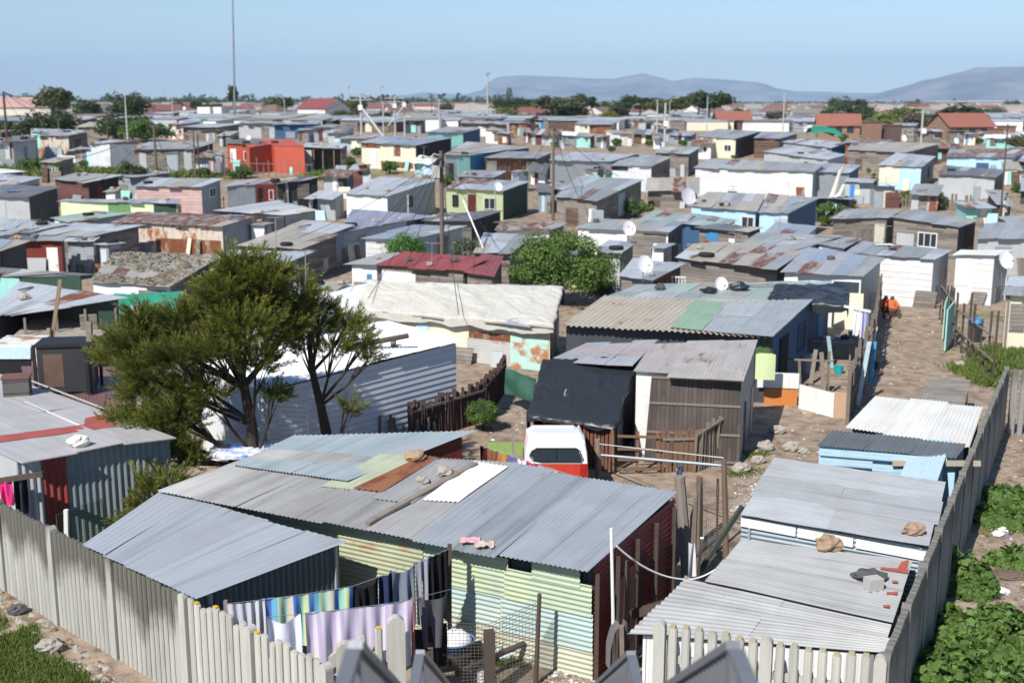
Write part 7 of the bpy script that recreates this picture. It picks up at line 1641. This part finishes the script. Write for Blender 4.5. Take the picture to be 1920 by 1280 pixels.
# ------------------------------------------------------------------ the town beyond
HR = [sheet_mat(c, .03, .1, .3, metal=0) for c in ((.25, .11, .085), (.20, .09, .075), (.19, .125, .10), (.22, .20, .18), (.34, .32, .29), (.25, .075, .07))]
HW = [plain_mat(c, .08, .1) for c in ((.62, .58, .50), (.55, .47, .38), (.66, .64, .60), (.50, .38, .30), (.52, .34, .30))]
def house(label, p, w_, d_, h, rh, rz, rm, wm, group=None, name='house', windows=True, hip=False):
    r = thing(name, label, 'house', p, group); M = Matrix.Rotation(rz, 3, 'Z'); T = lambda x, y, z: Vector(p) + M @ Vector((x, y, z)); a, b = w_ / 2, d_ / 2
    m = MB(); B = [T(-a, -b, -1), T(a, -b, -1), T(a, b, -1), T(-a, b, -1)]; U = [T(-a, -b, h), T(a, -b, h), T(a, b, h), T(-a, b, h)]
    for i in range(4): m.face([B[i], B[(i + 1) % 4], U[(i + 1) % 4], U[i]])
    k = .5 * b if hip else 0
    if not hip: m.face([U[1], U[2], T(a, 0, h + rh - .06)]); m.face([U[3], U[0], T(-a, 0, h + rh - .06)])
    m.build('wall', wm, r); m = MB(); o = .4; R0, R1 = T(-a - (0 if hip else o) + k * 1.6, 0, h + rh), T(a + (0 if hip else o) - k * 1.6, 0, h + rh); E = [T(-a - o, -b - o, h - .12), T(a + o, -b - o, h - .12), T(a + o, b + o, h - .12), T(-a - o, b + o, h - .12)]
    m.face([E[0], E[1], R1, R0]); m.face([E[2], E[3], R0, R1])
    if hip: m.face([E[1], E[2], R1]); m.face([E[3], E[0], R0])
    m.build('roof', rm, r)
    if windows:
        for s in (-.55, .0, .55):
            m = MB(); m.hexa([T(a * s - .6, -b - .04, 1.0), T(a * s + .6, -b - .04, 1.0), T(a * s + .6, -b + .02, 1.0), T(a * s - .6, -b + .02, 1.0), T(a * s - .6, -b - .04, 2.2), T(a * s + .6, -b - .04, 2.2), T(a * s + .6, -b + .02, 2.2), T(a * s - .6, -b + .02, 2.2)]); m.build('window', GLASS, r)
    return r
def hp(px, py, Y): p = PY(px, py, Y); p.z = ground(p.x, Y); return p
TILE = sheet_mat((.29, .115, .08), .05, .08, .25, metal=0, pitch=.3); BRK = plain_mat((.26, .16, .11), .15, .2); BRKD = plain_mat((.12, .085, .075), .1, .2)
house('long house with an orange tile roof at the right before the round dark tree', hp(1800, 252, 215), 9, 7, 2.4, 2.3, .25, TILE, BRK); house('house with an orange tile roof left of the brick towers', hp(1570, 250, 225), 7.5, 7, 2.4, 2.1, -.2, TILE, BRK)
house('house with an orange roof behind the cream hut on the right', hp(1372, 238, 290), 8, 7, 2.5, 2.0, 0, TILE, BRKD); house('white gabled house with a crimson roof left of the far poles', hp(608, 222, 330), 9, 12, 4.2, 2.6, -.45, HR[5], HW[2])
house('house with a faded pink roof beside the tall gum tree', hp(55, 220, 330), 14, 9, 4.5, 2.6, .1, plain_mat((.45, .28, .25), .1, .2), HW[0])
for i, (px, wx, y0, y1, l) in enumerate(((1634, 24, 230, 258, 'square brick tower left of the yellow-green tree'), (1671, 24, 236, 260, 'darker brick tower right of the square one'), (1866, 18, 243, 272, 'brown brick tower at the far right'), (1886, 22, 238, 272, 'brick tower with a shaded side at the far right edge'))):
    Y = 190; p = hp(px, 250, Y); sx = wx / F_PX * Y; hh = PY(px, y0, Y).z - p.z; r = thing('brick_tower', l, 'brick building', p); m = MB(); m.box(p + Vector((0, 0, hh / 2 - .5)), (sx, sx * 1.2, hh + 1), .25); m.build('wall', BRK if i != 1 else BRKD, r); m = MB(); m.box(p + Vector((0, 0, hh + .1)), (sx * 1.1, sx * 1.3, .2), .25); m.build('roof', HR[1], r)
r = thing('building', 'white flat-roofed tower block near the tall thin mast', 'building', hp(400, 222, 330)); p = hp(400, 222, 330); hh = PY(400, 201, 330).z - p.z
for dx, sx in ((-1.5, 4.0), (2.2, 2.6)): m = MB(); m.box(p + Vector((dx, 0, hh / 2 - .5)), (sx, 4, hh + 1), -.3); m.build('wall', HW[2], r)
r = thing('warehouse', 'long white shed roofs below the right mountain', 'warehouse', hp(1830, 200, 1500)); p = hp(1835, 200, 1500); m = MB(); m.box(p + Vector((20, 0, 3.5)), (160, 40, 9)); m.build('wall', plain_mat((.72, .74, .76), .02, .05), r); m = MB(); m.box(p + Vector((20, 0, 8.4)), (164, 44, .6)); m.build('roof', plain_mat((.72, .74, .76), .02, .05), r)
cn = PY(1555, 262, 175); m = MB(); A, B = PY(1525, 252, 176), PY(1580, 258, 172); m.grid(lambda s, t: A + (B - A) * s + Vector((0, t * 5, .9 * sin(t * pi) + .5 * sin(s * pi))), 12, 10); tag(m.build('canopy', plain_mat((.02, .20, .13), .1, .1)), 'bright green canopy roof before the orange-roofed house', 'canopy')
rnd = random.Random(5); n = 0; towns = []
def town_free(px, py, w_, h_):
    for a in towns:
        if abs(a[0] - px) < (a[2] + w_) * .42 and abs(a[1] - py) < (a[3] + h_) * .35: return False
    return True
for _ in range(9000):
    if n >= 235: break
    px, py = rnd.uniform(-20, 1940), 200 + 34 * rnd.random() ** 1.25
    if any(o[1][0] <= px <= o[1][1] and o[1][2] <= py <= o[1][3] and inside(o[0], px, py) for o in OCC): continue
    p = P(px, py); w_ = rnd.uniform(8, 15); kx_ = F_PX / p.y
    if not town_free(px, py, w_ * kx_, 5 * kx_): continue
    i = rnd.choices(range(6), (2, 1.5, 3, 4, 4, 1))[0]; rn = ('orange-red', 'dark red', 'brown', 'grey-brown', 'pale grey', 'crimson')[i]
    house(f'small distant town house with a {rn} roof', p, w_, rnd.uniform(6, 9), rnd.uniform(2.4, 3.2), rnd.uniform(1.2, 2.4), rnd.gauss(0, .5), HR[i], rnd.choice(HW), f'distant town houses with {rn} roofs', windows=p.y < 520, hip=rnd.random() < .4); towns.append((px, py, w_ * kx_, 5 * kx_)); n += 1
print('town', n)
m = MB(); rnd = random.Random(6)
for _ in range(1500):
    Y = 700 * (4.0 ** rnd.random()); x = rnd.uniform(-.48, .48) * Y; s = rnd.uniform(8, 16); z = ground(x, Y); mi = rnd.choices(range(6), (2, 1, 3, 4, 5, 1))[0]; h = rnd.uniform(2.5, 4); q = [Vector((x + a * s / 2, Y + b * s / 2.5, z + c)) for c in (-1, h) for a, b in ((-1, -1), (1, -1), (1, 1), (-1, 1))]
    for i in range(4): m.face([q[i], q[(i + 1) % 4], q[4 + (i + 1) % 4], q[4 + i]], None, rnd.random(), 6 + mi % 5)
    a, b = (q[4] + q[7]) / 2 + Vector((0, 0, 2)), (q[5] + q[6]) / 2 + Vector((0, 0, 2)); m.face([q[4], q[5], b, a], None, .5, mi); m.face([q[6], q[7], a, b], None, .5, mi)
    m.face([q[5], q[6], b], None, .5, 6); m.face([q[7], q[4], a], None, .5, 6)
o = m.build('far_town', HR + HW); o['kind'] = 'stuff'; o['label'] = 'mass of tiny house roofs towards the horizon'

# far trees: crowns drawn once per kind and copied
def crown_proto(kind, seed):
    rnd = random.Random(seed); m = MB()
    if kind == 'gum': crown_blobs(m, (0, 0, .68), (.42, .38, .3), 26, 60, .075, rnd, .42)
    elif kind == 'round': crown_blobs(m, (0, 0, .5), (.5, .45, .46), 34, 60, .08, rnd, .4)
    elif kind == 'bush': crown_blobs(m, (0, 0, .42), (.95, .7, .42), 46, 60, .1, rnd, .5)
    elif kind == 'pine':
        for k in range(16):
            z = .12 + .86 * k / 15; r_ = .23 * (1 - k / 16) + .015
            for _ in range(70):
                a = rnd.random() * 6.283; q = sqrt(rnd.random()); p = Vector((cos(a) * r_ * q, sin(a) * r_ * q, z + rnd.uniform(-.012, .012) - .03 * q)); leaf(m, p, Vector((cos(a), sin(a), -.15)), Vector((0, 0, 1)), .02, .05, rnd.random())
    elif kind == 'palm':
        for k in range(22):
            a = k * 2.4; d = Vector((cos(a), sin(a), rnd.uniform(-.6, .9)))
            for j in range(5): p = Vector((0, 0, .93)) + d * .03 * j; leaf(m, p, (d + Vector((0, 0, -.25 * j))).normalized(), Vector((-sin(a), cos(a), 0)), .03, .06, rnd.random())
    elif kind == 'umbrella': crown_blobs(m, (0, 0, .78), (.62, .5, .2), 40, 60, .07, rnd, .75, .6)
    elif kind == 'column': crown_blobs(m, (0, 0, .72), (.09, .09, .3), 16, 60, .06, rnd, .8)
    return m
PROTO = {}
def far_tree(label, px, y0, Y, kind, lm, seed=1, wide=1.0, group=None, base=None, cat='tree'):
    t = PY(px, y0, Y); g = ground(t.x, Y); h = t.z - g; key = (kind, lm.name, seed % 4); b = Vector((t.x, Y, g))
    if key not in PROTO: r0 = crown_proto(kind, seed % 4 + 3); PROTO[key] = r0
    r = thing('tree' if kind != 'bush' else 'bush', label, cat, b, group); src = PROTO[key]
    if isinstance(src, MB):
        m2 = MB(); m2.v = [(v[0] + b.x, v[1] + b.y, v[2] + b.z) for v in src.v]; m2.f = src.f; m2.uv = src.uv; m2.sh = src.sh; m2.mi = src.mi; o = m2.build('crown', lm, r); PROTO[key] = o.data
    else:
        o = bpy.data.objects.new('crown', src); COL.objects.link(o); o.parent = r
    o.scale = (h * wide, h * wide, h); o.rotation_euler = (0, 0, seed * 1.3)
    if kind != 'bush':
        m = MB(); m.tube([b - Vector((0, 0, .3)), b + Vector((.02 * h, 0, h * .5)), b + Vector((0, 0, h * .85))], [.035 * h, .025 * h, .01 * h] if kind not in ('palm', 'column') else [.012 * h] * 3, 7); m.build('trunk', BARK, r)
    return r
for a in (('tallest gum tree at the far left above the dark hedge', 95, 159, 250, 'gum', LEAF_OL, 1, 1.1), ('broad dark bushy tree at the foot of the tallest gum tree', 92, 200, 200, 'bush', LEAF_DK, 2, 1.2), ('dark hedge bush at the far left edge', 20, 218, 190, 'bush', LEAF_DK, 3, 1.6), ('twin dark bushes behind the nearest street lamp', 232, 204, 178, 'bush', LEAF_DK, 4, 1.35), ('brighter green bush in front of the twin dark bushes', 265, 214, 172, 'bush', LEAF_BR, 5, 1.1),
          ('slim dark tree beside the tall thin mast', 435, 158, 320, 'column', LEAF_DK, 1, 1.0), ('tapered pine standing alone in front of the mountain', 955, 164, 420, 'pine', LEAF_DK, 1, 1.1), ('pale green round tree below the lone pine', 948, 200, 330, 'round', LEAF_YG, 2, 1.6), ('left gum of the dark trio before the mountain', 1036, 178, 380, 'gum', LEAF_OL, 3, 1.7), ('middle gum of the dark trio before the mountain', 1066, 175, 390, 'gum', LEAF_OL, 4, 1.5), ('right gum of the dark trio before the mountain', 1090, 174, 400, 'gum', LEAF_DK, 5, 1.3),
          ('small dark tree right of the gum trio', 1160, 187, 420, 'round', LEAF_DK, 6, 1.1), ('dense dark gum left of the pole with the large white box', 1200, 177, 380, 'gum', LEAF_DK, 7, 1.7), ('greener gum behind the pole with the large white box', 1255, 177, 360, 'gum', LEAF_OL, 8, 1.8), ('flat-topped umbrella tree with gaps under its crown', 1310, 174, 400, 'umbrella', LEAF_DK, 1, 1.4), ('golden-green tree before the small dark tree', 1142, 207, 330, 'round', leaf_mat((.14, .12, .02), (.24, .20, .04)), 2, 1.3),
          ('greenish tree at the left of the far power poles', 655, 204, 300, 'round', LEAF_OL, 3, 2.2), ('dark green tree behind the braced far poles', 712, 206, 260, 'round', LEAF_DK, 4, 1.8), ('dark crown rising behind the shorter far pole', 752, 183, 420, 'gum', LEAF_DK, 5, 1.0), ('thin palm on the central skyline', 808, 176, 380, 'palm', LEAF_OL, 1, 1.0), ('dark bush tree in the centre below the high mast light', 905, 214, 270, 'round', LEAF_DK, 6, 1.3), ('wide dark tree left of the high mast light', 855, 208, 320, 'round', LEAF_DK, 7, 1.7),
          ('yellow-green willowy tree behind the brick towers', 1685, 195, 245, 'round', LEAF_YG, 8, 1.9), ('brownish bare tree right of the yellow-green one', 1715, 204, 235, 'round', leaf_mat((.09, .07, .05), (.15, .12, .08)), 9, 1.2), ('dark tree left of the yellow-green willowy tree', 1622, 200, 280, 'round', LEAF_DK, 10, 1.2), ('grey-brown thicket left of the yellow-green willowy tree', 1580, 206, 300, 'round', leaf_mat((.10, .09, .07), (.16, .14, .10)), 11, 2.0), ('round dark tree above the long orange tile roof', 1796, 192, 300, 'round', LEAF_DK, 12, 2.4),
          ('dark scrub tree beside the tall pale pole', 1458, 205, 330, 'round', leaf_mat((.07, .06, .05), (.12, .10, .09)), 13, 1.6), ('green bush at the right edge by the brick towers', 1912, 250, 170, 'bush', LEAF_OL, 14, 1.0), ('tall wavy tree at the left of the central skyline', 330, 190, 600, 'gum', LEAF_DK, 15, 1.3)): far_tree(*a)
rnd = random.Random(31)
for i in range(85):
    Y = 330 * (5.0 ** rnd.random()); x = rnd.uniform(-.46, .46) * Y; h = rnd.uniform(5, 10); px, py = proj((x, Y, ground(x, Y) + h))
    far_tree('dark rounded tree among the distant town roofs', px, py, Y, rnd.choice(('round', 'round', 'gum', 'bush')), rnd.choice((LEAF_DK, LEAF_DK, LEAF_OL)), rnd.randrange(9), rnd.uniform(.9, 1.6), 'distant trees in the town')
m = MB(); rnd = random.Random(8)
for _ in range(1300):
    Y = rnd.uniform(1900, 4200); x = rnd.uniform(-.5, .5) * Y; h = rnd.uniform(6, 16) * (1.3 if x < 0 else .7); crown_blobs(m, (x, Y, 3 + h * .45), (h * 1.1, h, h * .5), 3, 7, h * .5, rnd, .7)
o = m.build('treeline', LEAF_DK); o['kind'] = 'stuff'; o['label'] = 'dark band of trees along the horizon'

# bleached tree trunk
b = P(1552, 392); r = thing('dead_tree', 'bleached white forked trunk standing between the lilac annex and the shrubs', 'dead tree', b); m = MB(); WT = plain_mat((.60, .58, .53), .15, .2)
m.tube([b, PY(1560, 370, b.y), PY(1568, 345, b.y), PY(1575, 318, b.y)], [.3, .26, .2, .08], 8); m.tube([PY(1560, 372, b.y), PY(1574, 366, b.y - .1), PY(1583, 346, b.y - .1)], [.24, .22, .16], 8); m.tube([PY(1566, 350, b.y), PY(1572, 335, b.y), PY(1580, 312, b.y)], [.12, .1, .05], 6); m.build('trunk', WT, r)

# air
hz = bpy.data.materials.new('air'); hz.use_nodes = True; nt = hz.node_tree; nt.nodes.clear(); ou = nt.nodes.new('ShaderNodeOutputMaterial'); pv = nt.nodes.new('ShaderNodeVolumePrincipled')
pv.inputs['Color'].default_value = (.52, .74, 1.0, 1); pv.inputs['Density'].default_value = 6.2e-5; pv.inputs['Anisotropy'].default_value = -.14; nt.links.new(pv.outputs[0], ou.inputs['Volume'])
m = MB(); zb, ztp = -45, 1150
m.hexa([Vector((x, y, z)) for z in (zb, ztp) for x, y in ((-30000, -200), (30000, -200), (30000, 34000), (-30000, 34000))]); o = m.build('haze', hz); o['kind'] = 'stuff'
